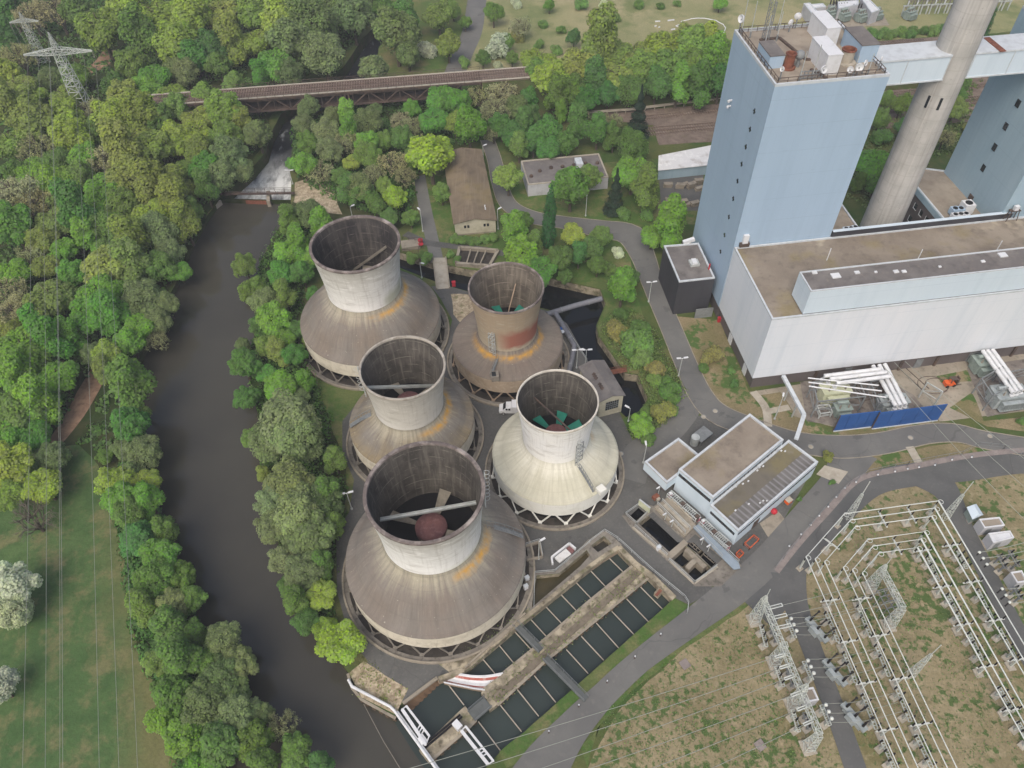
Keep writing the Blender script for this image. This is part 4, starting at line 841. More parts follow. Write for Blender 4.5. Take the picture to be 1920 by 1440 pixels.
root = thing('roof_unit', 'white ventilation cowl on a steel stool beside the second tower', 'vent unit', G(1823, 372, HL)); p = G(1823, 374, HL); b = MB(); b.box(p + ZZ * .6, (1.4, 1.4, 1.2), TH); b.build('stool', M['steel_dark'], root); b = MB(); b.box(p + ZZ * 2.0, (1.0, .8, 1.8), TH); b.build('cowl', M['white'], root)
root = thing('roof_trestle', 'dark steel trestle with white cowl on the turbine hall roof by the second tower', 'trestle', G(1893, 408, ZT)); p = G(1893, 412, ZT); b = MB()
for e in (-1.2, 1.2):
    for f in (-.5, .5): b.beam(p + AX * e + BX * f, p + AX * e * .7 + BX * f * .6 + ZZ * 2.4, .15)
b.box(p + ZZ * 2.4, (2.2, .9, .15), TH); b.build('legs', M['steel_dark'], root); b = MB(); b.box(p + ZZ * 2.9, (.9, .7, 1.2), TH); b.build('cowl', M['white'], root)
# ------------------------------------------------------------------ pump house and intake
def px(pts, z=0.0): return [G(p[0], p[1], z) for p in pts]

def flat(v): return Vector((v.x, v.y, 0))

def wall_strip(b, p, q, z0, z1, out=.05, m=0, trim=0.0):
    """thin band proud of a wall from p to q (outside on the right hand going p->q)"""
    p = flat(p); q = flat(q); d = (q - p).normalized(); n = Vector((d.y, -d.x, 0)); p = p + d * trim; q = q - d * trim
    c = (p + q) / 2 + n * (out / 2 - .02) + ZZ * (z0 + z1) / 2
    b.box(c, ((q - p).length, out + .04, z1 - z0), atan2(d.y, d.x), m)

def wing(t, pts, zb, zt, wall, roof, names=('wall', 'roof', 'parapet'), par=.45, band=None):
    solid(names[0], pts, zb, zt - .3, wall, t); roof_sheet(names[1], pts, zt - .28, roof, t, .3); parapet(names[2], pts, zt - .34, par, .38, 'coping', t)
M['roof_moss'] = mat('mossy_corrugated_roof', '#6c675d', [('#787052', (.12, .12, .12), .42, .6, .8), ('#8b8680', .09, .52, .62, .9), ('#5f5b52', .5, .5, .7, .6)], .95)
def aw_(p, z): return Vector((p.x, p.y, z))
k = N('grey_corrugated_roof'); v = k.coord('World'); wv = k.n('ShaderNodeTexWave', wave_type='BANDS', bands_direction='X'); mp = k.n('ShaderNodeMapping'); mp.inputs['Rotation'].default_value = (0, 0, radians(-38)); mp.inputs['Scale'].default_value = (.9, .9, .9); k.l(v, mp.inputs[0]); k.l(mp.outputs[0], wv.inputs[0]); wv.inputs['Scale'].default_value = .32; wv.inputs['Distortion'].default_value = .4
c = k.mix(k.rng(k.noise(v, .3, 4), .4, .65), '#74726f', '#63615d'); c = k.mix(k.math('MULTIPLY', k.rng(wv.outputs[1], .55, .95), .5), c, '#99979a'); M['roof_corr'] = k.out(c, .9, .15)
ph = thing('pump_house', 'pale blue pump house with stepped flat roofs above the intake pits', 'pump house', G(1400, 920))
pa = px([(1405.8, 775.6), (1469.4, 824.6), (1337, 934), (1272.5, 879.8)], 6.6); pb = px([(1488, 820.8), (1541, 861), (1385, 999.6), (1337, 943)], 4.7); pc = px([(1269.4, 818), (1309, 847.5), (1254.8, 907), (1206.9, 866)], 4.6)
pa = [flat(p) for p in pa]; pb = [flat(p) for p in pb]; pc = [flat(p) for p in pc]
e = (pa[1] - pa[2]).normalized(); f = Vector((e.y, -e.x, 0))      # make the wings meet wall to wall
pb = [pa[2] + e * 21.7 + f * .02, pa[2] + e * 21.7 + f * 6.6, pa[2] + f * 6.6 - e * .6, pa[2] + f * .02 - e * .3]
pc = [pa[3] + e * 6.5 - f * .02, pa[3] + e * 6.5 - f * 5.6, pa[3] - e * 2.3 - f * 5.9, pa[3] - e * 2.6 - f * .02]
wing(ph, pa, 0, 6.6, 'clad_pale', 'roof_felt'); wing(ph, pb, 0, 4.7, 'clad_pale', 'roof_moss', ('lower_wall', 'lower_roof', 'lower_parapet')); lr = inset(pb, .4); b = MB(); b.sheet([aw_(lr[1].lerp(lr[0], 0), 4.46), aw_(lr[1].lerp(lr[0], .46), 4.46), aw_(lr[2].lerp(lr[3], .46), 4.46), aw_(lr[2], 4.46)]); b.build('lower_roof', M['roof_corr'], ph); wing(ph, pc, 2.2, 4.6, 'clad_pale', 'roof_felt', ('annexe_wall', 'annexe_roof', 'annexe_parapet'))
solid('annexe_base', inset(pc, .8), 0, 2.2, 'clad_brown', ph)
for nm, p, q, z0, z1, tr in (('window_band', pa[3], pa[2], 4.9, 5.7, .3), ('window_band', pa[2], pa[1], 4.95, 5.6, .4), ('window_band', pb[3], pb[2], 2.7, 3.4, .5), ('window_band', pb[2], pb[1], 3.3, 3.75, .2)):
    b = MB(); wall_strip(b, p, q, z0, z1, .06, 0, tr); n = int((q - p).length / 1.1)
    d = (q - p).normalized()
    for i in range(1, n): wall_strip(b, p + d * (i * 1.1 - .05), p + d * (i * 1.1 + .05), z0, z1, .1, 1)
    b.build(nm, [M['dark_glass'], M['steel_dark']], ph)
b = MB(); p = pb[2].lerp(pb[1], .22); d = (pb[1] - pb[2]).normalized(); wall_strip(b, p, p + d * 1.6, 0, 2.3, .08); b.build('door', M['steel_dark'], ph)
for i, q in enumerate(((1393, 907), (1403, 902), (1380, 912), (1424, 876), (1431, 874), (1420, 882), (1379, 957), (1404, 945), (1425, 943), (1431, 939), (1438, 939), (1465, 845), (1472, 846))):
    b = MB(); p = G(q[0], q[1], 4.5); b.box((p.x, p.y, 4.5), (.35, .25, .15), TH + .6); b.build('roof_vent', M['white'], ph)
for q, lab in (((1309, 826), 0),):
    t = thing('cooling_unit', 'grey air cooling unit with round tank behind the pump house', 'cooling unit', G(1312, 826)); d = e
    b = MB(); b.box(G(1315, 822) + ZZ * 1.3, (3.4, 2.4, .35), atan2(e.y, e.x)); 
    for i, j in ((-1, -1), (1, -1), (1, 1), (-1, 1)): b.beam(G(1315, 822) + e * i * 1.5 + f * j, G(1315, 822) + e * i * 1.5 + f * j + ZZ * 1.3, .16)
    b.build('louvre_box', M['steel_grey'], t); b = MB(); b.cyl(G(1301, 832), .8, 2.2, 16); b.build('tank', M['white_metal'], t, True)
# intake structure
t = thing('intake_deck', 'concrete screen deck between the intake pits and the pump house', 'deck', G(1265, 970)); b = MB()
dk = px([(1226.5, 954.7), (1251.5, 936), (1304, 987.5), (1283, 1009)]); b.prism([p.xy for p in dk], -.6, .7); b.build('deck', M['concrete'], t)
b = MB(); b.beam(G(1245, 950) + ZZ * .8, G(1290, 993) + ZZ * .8, 1.0, .25); b.beam(G(1258, 941) + ZZ * .8, G(1296, 978) + ZZ * .8, .3, .3); b.beam(G(1234, 958) + ZZ * .85, G(1278, 1003) + ZZ * .85, .25, .35); b.build('rail_track', M['concrete_light'], t)
for i, (p, q, lab) in enumerate((((1253, 931), (1279, 954), 'pale screen frame nearest the annexe corner above the intake deck'), ((1281, 956), (1306, 978), 'pale screen frame second from the annexe corner'), ((1314, 984), (1337, 1006), 'pale screen frame third from the annexe corner'), ((1340, 1008), (1364, 1029), 'pale screen frame at the far end from the annexe'))):
    t = thing('screen_frame', lab, 'frame', G(*p), 'screen frames along the pump house wall'); a, c = G(*p), G(*q); d = (c - a).normalized(); s = Vector((-d.y, d.x, 0)); b = MB()
    for o in (-.55, .55):
        for z in (.75, 1.5): b.beam(a + s * o + ZZ * z, c + s * o + ZZ * z, .16)
        for k in range(5): b.beam(a.lerp(c, k / 4) + s * o + ZZ * .1, a.lerp(c, k / 4) + s * o + ZZ * 1.5, .14)
    for k in range(9): b.beam(a.lerp(c, k / 8) - s * .55 + ZZ * 1.5, a.lerp(c, k / 8) + s * .55 + ZZ * 1.5, .1)
    b.build('frame', M['white_metal'], t); b = MB(); b.box(a.lerp(c, .97) + ZZ * 1.2, (.7, .7, 1.2), atan2(d.y, d.x)); b.build('motor', M['steel_dark'], t)
for q, lab in (((1256, 933), 'pink and white hydrant post by the annexe corner'), ((1308, 977), 'pink and white post in the middle of the screen frames'), ((1316, 984), 'pink and white post right beside the middle gap'), ((1363, 1030), 'pink and white post at the end of the screen frames')):
    t = thing('marker_post', lab, 'post', G(*q)); b = MB(); b.box(G(*q) + ZZ * .7, (.5, .5, 1.4), .4); b.build('post', mat('pink_paint_' + lab[-4:], '#c98a94', (), .6), t); b = MB(); b.box(G(*q) + ZZ * 1.45, (.55, .55, .15), .4); b.build('cap', M['white'], t)
t = thing('grey_walkway', 'blue grey steel walkway along the intake pits', 'walkway', G(1340, 1020)); b = MB(); wp = px([(1300, 990), (1309, 983), (1385, 1055), (1388, 1066), (1376, 1068), (1353, 1045)], .9); b.prism([p.xy for p in wp], .8, .98); b.build('deck', mat('blue_grey_steel', '#8d9aa5', [('#7a8690', .5, .45, .7, .7)], .6), t)
b = MB(); railing(b, [G(1353, 1045, .95), G(1300, 990, .95)], 1.0, 2.0, .07); railing(b, [G(1309, 983, .95), G(1384, 1055, .95)], 1.0, 2.0, .07); b.build('rail', M['white_metal'], t)
def pit_rail(lab, pts, m='white_metal', h=.95):
    t = thing('guard_rail', lab, 'railing', G(*pts[0])); b = MB(); railing(b, px(pts, .1), h, 2.2, .07); b.build('rail', M[m], t); return t
pit_rail('pale railing round the small square intake pit', [(1172, 966), (1199, 947), (1216, 960), (1193, 984), (1172, 966)])
pit_rail('long pale railing between the yard road and the large intake pit', [(1190, 988), (1250, 1043)])
pit_rail('long pale railing between the yard road and the paired intake pits', [(1254, 1051), (1300, 1093), (1303, 1093), (1343, 1063)])
pit_rail('railing on the settling basin end wall beside the yard road', [(1160, 1014), (1208, 1058), (1225, 1073), (1283, 1121), (1290, 1132), (1288, 1150)])
pit_rail('grey railing beside the small sump at the basin head', [(1105, 1018), (1133, 997), (1158, 1012)])
pit_rail('railing along the shallow brown pool next to the near cooling tower', [(1001, 1140), (1003, 1076), (1040, 1073), (1106, 1018)])
pit_rail('railing along the canal edge beside the tan cooling tower', [(1044, 592), (1075, 640), (1100, 678)])
b = MB()
for q in ([(1247, 1042), (1282, 1012), (1290, 1020), (1257, 1050)],): b.prism([p.xy for p in px(q)], -2.4, .18)
t = thing('dividing_wall', 'concrete wall dividing the large intake pit from the paired pits', 'wall', G(1268, 1030)); b.build('wall', M['concrete'], t)
for q, lab in ((((1286, 1030), (1322, 1064)), 'low concrete cross wall between the paired intake pits'), (((1306, 1048), (1288, 1066)), 'short concrete pier in the paired intake pits')):
    t = thing('dividing_wall', lab, 'wall', G(*q[0])); b = MB(); b.beam(G(*q[0]) - ZZ * .9, G(*q[1]) - ZZ * .9, .9, 2.2); b.build('wall', M['concrete'], t)
for k, (p, q) in enumerate((((1300, 1012), (1318, 1028)), ((1326, 1030), (1346, 1047)), ((1262, 985), (1283, 1004)), ((1232, 962), (1255, 984)))):
    t = thing('trash_rack', ('bar screen over the upper paired pit', 'bar screen over the pit by the walkway end', 'bar screen at the lower half of the large pit', 'bar screen at the upper half of the large pit')[k], 'bar screen', G(*p)); b = MB(); a, c = G(*p), G(*q); d = (c - a).normalized(); s = Vector((-d.y, d.x, 0)) if k < 2 else Vector((d.y, -d.x, 0))
    s = Vector((d.y, -d.x, 0)); s = s if s.dot(G(1270, 1040) - a) > 0 else -s
    NR = 3
    for i in range(NR): b.beam(a + s * (i * .45) - ZZ * (.1 + .25 * i), c + s * (i * .45) - ZZ * (.1 + .25 * i), .13)
    for i in range(4): b.beam(a.lerp(c, i / 3), a.lerp(c, i / 3) + s * (.45 * (NR - 1)) - ZZ * (.25 * (NR - 1)), .1)
    b.build('bars', M['strut'], t)
for lab, q in (('pale kerb edge between yard road and large intake pit', [(1186, 990), (1251, 1046)]), ('pale kerb edge between yard road and paired intake pits', [(1256, 1053), (1301, 1095), (1345, 1064)])):
    t = thing('kerb_edge', lab, 'kerb', G(*q[0])); b = MB()
    for p0, p1 in zip(q, q[1:]): b.beam(G(*p0) + ZZ * .2, G(*p1) + ZZ * .2, .35, .4)
    b.build('beam', M['concrete_light'], t)
t = thing('sluice_gate', 'pale green steel gate panel at the small square intake pit', 'gate', G(1204, 948)); b = MB(); b.beam(G(1197, 946) + ZZ * .8, G(1217, 962) + ZZ * .8, .25, 1.8); b.build('panel', M['trafo_cream'], t); b = MB(); b.beam(G(1197, 946) + ZZ * 1.75, G(1217, 962) + ZZ * 1.75, .3, .12); b.build('cap', M['white_metal'], t)
for q, lab in (((1246, 975), 'short white lamp over the upper end of the large intake pit'), ((1259, 988), 'short white lamp over the lower end of the large intake pit'), ((1315, 1021), 'short white lamp over the upper paired pit'), ((1327, 1034), 'short white lamp at the grey walkway pits'), ((1234, 926), 'white lamp on the deck below the annexe')):
    t = thing('deck_lamp', lab, 'lamp', G(*q)); b = MB(); b.cyl(G(*q), .08, 2.4, 6); b.build('post', M['white_metal'], t); b = MB(); b.beam(G(*q) + ZZ * 2.4, G(*q) + ZZ * 2.5 + Vector((-.7, -.5, 0)), .22, .14); b.build('lamp_head', M['white'], t)
for k, (p, q) in enumerate((((1231, 950), (1283, 1004)), ((1240, 944), (1292, 997)))):
    t = thing('deck_rail', ('pale guard rail on the pit side of the intake deck', 'pale guard rail in the middle of the intake deck')[k], 'railing', G(*p)); b = MB(); railing(b, [G(*p) + ZZ * .7, G(*q) + ZZ * .7], 1.0, 1.8, .08); b.build('rail', M['white_metal'], t)
t = thing('equipment_box', 'rusty pump motor on the intake deck under the annexe', 'motor', G(1228, 938)); b = MB(); b.box(G(1228, 938) + ZZ * 1.1, (1.2, .8, .8), .6); b.build('body', M['rust'], t); b = MB(); b.box(G(1232, 941) + ZZ * 1.0, (.7, .7, .6), .6); b.build('box', M['concrete_light'], t)
t = thing('orange_barrier', 'orange rail frame round a hatch by the pump house corner', 'barrier', G(1408, 1020)); b = MB(); railing(b, px([(1394, 1023), (1411, 1008), (1421, 1016), (1404, 1032), (1394, 1023)], .1), 1.0, 2, .07); b.build('rail', M['orange'], t)
t = thing('orange_barrier', 'small rust orange hatch frame beside the walkway end', 'barrier', G(1384, 1044)); b = MB(); railing(b, px([(1378, 1042), (1386, 1034), (1393, 1041), (1384, 1050), (1378, 1042)], .1), .8, 2, .07); b.build('rail', M['orange'], t); b = MB(); b.sheet(px([(1379, 1042), (1386, 1035.5), (1392, 1041), (1384, 1048.5)], .3)); b.build('hatch', M['rust'], t)
t = thing('red_buoy', 'round red buoy by the pump house door', 'buoy', G(1450, 964)); b = MB(); b.sph(G(1450, 962) + ZZ * .6, .6, 12); b.build('ball', M['red'], t, True); b = MB(); b.cyl(G(1450, 962), .35, .25, 10); b.build('foot', M['steel_dark'], t)
t = thing('orange_crate', 'orange crate on the grass strip beside the pump house', 'crate', G(1477, 942)); b = MB(); b.box(G(1477, 942) + ZZ * .45, (1.1, .9, .9), .6); b.build('body', M['orange'], t); b = MB(); b.box(G(1477, 942) + ZZ * .93, (1.2, 1.0, .08), .6); b.build('lid', M['concrete_light'], t)
# pipe bridge from the hall to the pump house
t = thing('pipe_bridge', 'white pipe duct on posts from the turbine hall to the pump house', 'pipe bridge', G(1507, 800)); b = MB(); pp = [G(1468.5, 705, 4), G(1507.5, 778, 4.6), G(1493, 823, 4.6)]
for p, q in zip(pp, pp[1:]): b.beam(p, q, .75, .55)
b.build('duct', M['coping'], t)
for p in (pp[0].lerp(pp[1], .3), pp[0].lerp(pp[1], .7), pp[1]): b = MB(); b.beam(flat(p), p - ZZ * .25, .22); b.build('post', M['white_metal'], t)
# ------------------------------------------------------------------ transformer bays
def transformer(lab, c, rot, L, Wd, Hh, m, fins=True, cons=True, bush=3):
    t = thing('transformer', lab, 'transformer', c, 'transformers at the turbine hall', rot)
    k = lambda x, y, z: c + Vector((x * cos(rot) - y * sin(rot), x * sin(rot) + y * cos(rot), z))
    b = MB(); b.box(k(0, 0, Hh * .5 + .3), (L, Wd, Hh), rot); b.box(k(0, 0, Hh + .38), (L + .3, Wd + .3, .16), rot)
    for i in range(5): b.box(k(-L / 2 + L * (i + .5) / 5, 0, Hh * .5 + .3), (.14, Wd + .22, Hh * .9), rot)
    b.build('tank', M[m], t)
    if fins:
        for sd in (-1, 1):
            b = MB()
            b.box(k(0, sd * (Wd / 2 + .7), Hh * .9), (L * .8, .9, .16), rot); b.box(k(0, sd * (Wd / 2 + .7), Hh * .25), (L * .8, .9, .16), rot)
            for i in range(10): b.box(k(-L * .38 + L * .76 * i / 9, sd * (Wd / 2 + .7), Hh * .57), (.1, .95, Hh * .7), rot)
            b.build('radiator', M[m], t)
    if cons:
        b = MB(); p, q = k(-L * .42, Wd * .2, Hh + 1.2), k(L * .3, Wd * .2, Hh + 1.2); b.tube([p, q], .42, 12)
        for pt in (p.lerp(q, .2), p.lerp(q, .8)): b.beam(pt - ZZ * .9, pt, .2)
        b.build('conservator', M[m], t, True)
    for i in range(bush):
        b = MB(); p = k(-L * .3 + L * .6 * i / max(1, bush - 1), -Wd * .22, Hh + .4); b.lathe([(0, 0), (.2, 0), (.13, .2), (.2, .3), (.12, .5), (.18, .6), (.1, .85), (.05, 1.2), (0, 1.2)], 10, p); b.build('bushing', M['strut'], t)
    return t
transformer('cream transformer with a ribbed side under the white bus ducts', G(1558, 748), TH, 5.6, 2.4, 3.0, 'trafo_cream', True, False, 2)
transformer('small grey green transformer between the cream one and the blue wall', G(1574, 776), TH, 3.0, 2.0, 2.0, 'trafo_green', True, True, 2)
transformer('grey transformer behind the blue wall below the three bus ducts', G(1668, 766), TH, 5.4, 2.2, 2.4, 'trafo_grey', True, True, 3)
transformer('grey green transformer standing close to the turbine hall wall', G(1836, 694), TH, 4.0, 2.4, 2.6, 'trafo_green', True, True, 2)
transformer('big grey transformer inside the steel frames at the second bay', G(1880, 755), TH, 6.4, 3.0, 3.0, 'trafo_grey', True, True, 3)
def tubes(name, lab, runs, r, m='white', grp=None):
    for i, run in enumerate(runs):
        t = thing(name, lab[i], 'bus duct', flat(run[0]), grp); b = MB(); b.tube(run, r, 12); tb_ = b.build('tube', M[m], t, True)
        for p, q in zip(run, run[1:]):
            n = max(1, int((q - p).length / 3.5)); d = (q - p).normalized()
            if r < .2: continue
            for j in range(n): s = p.lerp(q, (j + .5) / n); b = MB(); b.tube([s - d * .1, s + d * .1], r * 1.1, 12); b.build('flange', M['white'], tb_)
Zb = 4.4
aw = lambda p, z: Vector((p.x, p.y, z))
tubes('bus_duct', ['thick white bus duct from the hall wall to the grey transformer, westmost of three', 'thick white bus duct from the hall wall to the grey transformer, middle of three', 'thick white bus duct from the hall wall to the grey transformer, eastmost of three'],
      [[G(1637, 686, Zb - .5), G(1680, 762, Zb - .5), aw(G(1680, 762, Zb - .5), 2.6)], [G(1648.5, 684.5, Zb - .5), G(1689, 761, Zb - .5), aw(G(1689, 761, Zb - .5), 2.6)], [G(1659, 683, Zb - .5), G(1698, 759, Zb - .5), aw(G(1698, 759, Zb - .5), 2.6)]], .42, 'white', 'bus ducts at the first bay')
tubes('bus_duct', ['thick white bus duct crossing to the cream transformer, nearest the hall wall', 'thick white bus duct crossing to the cream transformer, middle of three', 'thick white bus duct crossing to the cream transformer, outermost of three'],
      [[G(1651, 692, Zb + .5), G(1545, 705, Zb + .5), aw(G(1545, 705, Zb + .5), 2.8)], [G(1661, 698, Zb + .5), G(1556, 711, Zb + .5), aw(G(1556, 711, Zb + .5), 2.8)], [G(1671, 705, Zb + .5), G(1568, 719, Zb + .5), aw(G(1568, 719, Zb + .5), 2.8)]], .42, 'white', 'bus ducts over the cream transformer')
tubes('bus_duct', ['white bus duct over the second bay, nearest the first bay', 'white bus duct over the second bay, middle of three', 'white bus duct over the second bay, farthest from the first bay'],
      [[G(1843, 658, Zb), G(1900, 737, Zb), aw(G(1900, 737, Zb), 3.3)], [G(1852, 657, Zb), G(1908, 735, Zb), aw(G(1908, 735, Zb), 3.3)], [G(1861, 656, Zb), G(1916, 732, Zb), aw(G(1916, 732, Zb), 3.3)]], .42, 'white', 'bus ducts at the second bay')
tubes('busbar_rod', ['thin white conductor rod over the cream transformer, upper one', 'thin white conductor rod over the cream transformer, middle one', 'thin white conductor rod over the cream transformer, lower one'],
      [[G(1515, 708.7, 5.4), G(1647, 722.5, 5.4)], [G(1516, 716.7, 5.4), G(1653, 733, 5.4)], [G(1516.7, 724, 5.4), G(1661, 745, 5.4)]], .14, 'white', 'conductor rods over the cream transformer')
def steel_frame(lab, pts, h, m='steel_grey'):
    t = thing('steel_trestle', lab, 'frame', pts[0]); b = MB()
    for p in pts: b.beam(p, p + ZZ * h, .22)
    n = len(pts)
    for i in range(n):
        p, q = pts[i], pts[(i + 1) % n]
        if n == 2 and i == 1: break
        b.beam(p + ZZ * h, q + ZZ * h, .2); b.beam(p + ZZ * h * .45, q + ZZ * h * .45, .12); b.beam(p + ZZ * h * .45, q + ZZ * h, .1)
    b.build('frame', M[m], t)
steel_frame('grey steel frame round the cream transformer bay', px([(1512, 745), (1595, 738), (1608, 772), (1520, 782)]), 4.8)
steel_frame('grey steel frame beside the grey transformer in the first bay', px([(1620, 740), (1645, 735), (1660, 775), (1635, 780)]), 4.0)
steel_frame('low white pipe frame on the gravel beside the cream transformer', px([(1528, 770), (1550, 768), (1556, 782), (1534, 785)]), 1.6, 'white_metal')
steel_frame('dark steel cable frame between the two transformers of the first bay', px([(1600, 728), (1630, 722), (1648, 750), (1615, 760)]), 3.0, 'steel_dark')
steel_frame('light steel portal east of the three bus ducts', px([(1722, 745), (1750, 762)]), 4.6, 'white_metal')
steel_frame('tall grey steel frame at the west side of the second bay', px([(1822, 738), (1860, 715), (1875, 752), (1842, 770)]), 4.6)
steel_frame('grey steel frame behind the second bay transformer', px([(1875, 722), (1925, 712), (1925, 750), (1885, 762)]), 4.0)
def noise_wall(lab, p0, p1, t0, z):
    a, c = G(*p0), G(*p1); d = (c - a).normalized(); n = Vector((-d.y, d.x, 0)); t = thing('noise_wall', lab, 'wall', a); L = (c - a).length; k = 4 if L < 9.5 else 5
    for i in range(k):
        b = MB(); s, e_ = a + d * (L * i / k + .04), a + d * (L * (i + 1) / k - .04); b.beam(s + ZZ * (z / 2 + .15), e_ + ZZ * (z / 2 + .15), .14, z - .3); b.build('panel', M['blue'], t)
    for i in range(k + 1):
        b = MB(); s = a + d * (L * i / k) + n * .12; b.beam(s, s + ZZ * z, .18); b.build('post', M['steel_dark'], t)
    b = MB(); b.beam(a + ZZ * .13, c + ZZ * .13, .3, .26); b.build('plinth', M['coping'], t)
    b = MB(); b.beam(a + ZZ * (z + .05), c + ZZ * (z + .05), .2, .1); b.build('cap', M['blue'], t)
noise_wall('shorter blue panel noise wall in front of the cream transformer bay', (1562, 809), (1635, 800.5), (1576, 778), 4.9)
noise_wall('longer blue panel noise wall in front of the grey transformer', (1634, 804.5), (1757, 788.5), (1651, 772), 5.0)
t = thing('forklift', 'orange forklift truck with dark cab on the concrete apron', 'forklift', G(1780, 720)); fk = G(1780, 722); kk = lambda x, y, z: fk + Vector((x * cos(TH) - y * sin(TH), x * sin(TH) + y * cos(TH), z))
b = MB(); b.box(kk(-.5, 0, .75), (1.7, 1.15, .8), TH); b.box(kk(.4, 0, .55), (.9, 1.1, .4), TH); b.build('body', M['orange'], t)
b = MB(); b.box(kk(.2, 0, 2.05), (1.4, 1.1, .1), TH)
for x_, y_ in ((-.45, -.5), (-.45, .5), (.85, -.5), (.85, .5)): b.beam(kk(x_ * 1.0, y_, .8), kk(x_, y_, 2.05), .1)
b.build('cab', M['steel_dark'], t); b = MB(); b.box(kk(1.15, 0, 1.2), (.16, .9, 2.3), TH); b.build('mast', M['steel_dark'], t)
for y_ in (-.3, .3): b = MB(); b.beam(kk(1.2, y_, .2), kk(2.3, y_, .2), .13); b.build('fork', M['steel_dark'], t)
for x_, y_ in ((-.9, -.55), (-.9, .55), (.6, -.55), (.6, .55)):
    b = MB(); w_ = kk(x_, y_, .33); s = Vector((-sin(TH), cos(TH), 0)) * .12; b.tube([w_ - s, w_ + s], .33, 12); b.build('wheel', M['black'], t)
for i, (cx_, cy_, r_) in enumerate(((1738, 722, 3.0), (1746, 722, 2.3))):
    t = thing('cable_loop', ('wide loop of dark cable lying on the apron by the forklift', 'tighter loop of dark cable on the apron by the forklift')[i], 'cable', G(cx_, cy_)); b = MB(); c = G(cx_, cy_, .1); b.tube([c + Vector((r_ * cos(a * pi / 12) + 1.2, r_ * .8 * sin(a * pi / 12), 0)) for a in range(-8, 15)] + [c + Vector((-5 + i, 7 - i, 0))], .07, 5); b.build('cable', M['steel_dark'], t)
# ------------------------------------------------------------------ sheds north of the canal
t = thing('long_shed', 'long cream shed with brown low pitched roof by the bright green tree', 'shed', G(890, 430))
zE, zR = 3.9, 4.9; fl_, fr_, br_ = flat(G(852.5, 418.4, zE)), flat(G(929, 411.5, zE)), flat(G(901, 281, zE)); bl_ = fl_ + (br_ - fr_)
b = MB(); F0, F1 = fl_.lerp(fr_, .5), bl_.lerp(br_, .5); V = [fl_, fr_, br_, bl_, fl_ + ZZ * zE, fr_ + ZZ * zE, br_ + ZZ * zE, bl_ + ZZ * zE, F0 + ZZ * (zR - .1), F1 + ZZ * (zR - .1)]
b.add([tuple(v) for v in V], [(0, 1, 5, 8, 4), (1, 2, 6, 5), (2, 3, 7, 9, 6), (3, 0, 4, 7)]); b.build('wall', M['cream_wall'], t)
b = MB(); dl = (fr_ - fl_).normalized() * .35; df = (fl_ - bl_).normalized() * .35; up = ZZ * .05
ev = [fl_ - dl + df + ZZ * (zE - .1) + up, F0 + df + ZZ * zR + up, fr_ + dl + df + ZZ * (zE - .1) + up, br_ + dl - df + ZZ * (zE - .1) + up, F1 - df + ZZ * zR + up, bl_ - dl - df + ZZ * (zE - .1) + up]
lo_ = [v - ZZ * .12 for v in ev]; b.add([tuple(v) for v in ev + lo_], [(0, 1, 4, 5), (1, 2, 3, 4), (6, 11, 10, 7), (7, 10, 9, 8), (0, 6, 7, 1), (1, 7, 8, 2), (2, 8, 9, 3), (3, 9, 10, 4), (4, 10, 11, 5), (5, 11, 6, 0)]); b.build('roof', M['roof_brown'], t)
for fr in (.22, .30, .70, .78):
    d = (fr_ - fl_); p = fl_ + d * fr; b = MB(); wall_strip(b, p, p + d.normalized() * .55, 2.1, 2.9, .05); b.build('window', M['dark_glass'], t)
b = MB(); wall_strip(b, fl_, fr_, 0, .4, .05); b.build('plinth', M['concrete'], t)
for q in ((909, 386), (910, 391)): b = MB(); b.box(G(*q, 4.7), (.3, .3, .5)); b.build('roof_vent', M['white'], t)
t = flat_block('workshop', 'white flat roofed workshop with dark roof cowls behind the poplar', 'workshop', [flat(p) for p in px([(976.5, 301.5), (1123, 287.5), (1141, 331.5), (990, 346)], 3.7)], 0, 3.5, 'white_wall', 'roof_grey', .3, 'concrete_light')
for q in ((1012, 321), (1033, 315), (1054.5, 313), (1076, 310), (1098, 307), (1120, 306), (996, 331)):
    p = G(*q, 3.6); b = MB(); b.cyl((p.x, p.y, 3.5), .5, .45, 12); b.sph((p.x, p.y, 4.0), .42, 10, 0, .6); b.build('roof_cowl', M['steel_dark'], t)
b = MB(); p = G(1085, 309, 3.6); b.box((p.x, p.y, 4.2), (1.8, 3.2, 1.3), TH); b.build('roof_box', M['coping'], t)
t = thing('store_shed', 'store shed with bright white sheet roof behind the blue tower', 'shed', G(1290, 320)); ws = [flat(p) for p in px([(1237, 292), (1345, 271), (1338, 307), (1236, 318)], 3.2)]
solid('wall', ws, 0, 3.0, 'clad_blue2', t); b = MB(); wr = inset(ws, -.3); b.prism([p.xy for p in wr], 3.02, 3.16); b.build('roof', mat('white_sheet_roof', '#d4d4d2', [('#aaa49d', .35, .55, .7, .8), ('#efefec', .8, .5, .7, .6)], .6), t)
pl = [(1252, 350, 3), (1275, 352, 3), (1284, 348, 2), (1296, 352, 4), (1308, 345, 4), (1311, 356, 2), (1250, 385, 3), (1262, 385, 2), (1279, 384, 4), (1291, 385, 2), (1302, 385, 3), (1256, 374, 1)]
wd = 'the shed corner,the yard middle lying crooked,the yard middle beside the crooked one,the yard middle two abreast,the tower side of the yard,the tower side lying low,the front row at its west end,the front row second from west,the front row tallest,the front row second from the tower,the front row nearest the tower,the front row lying alone'.split(',')
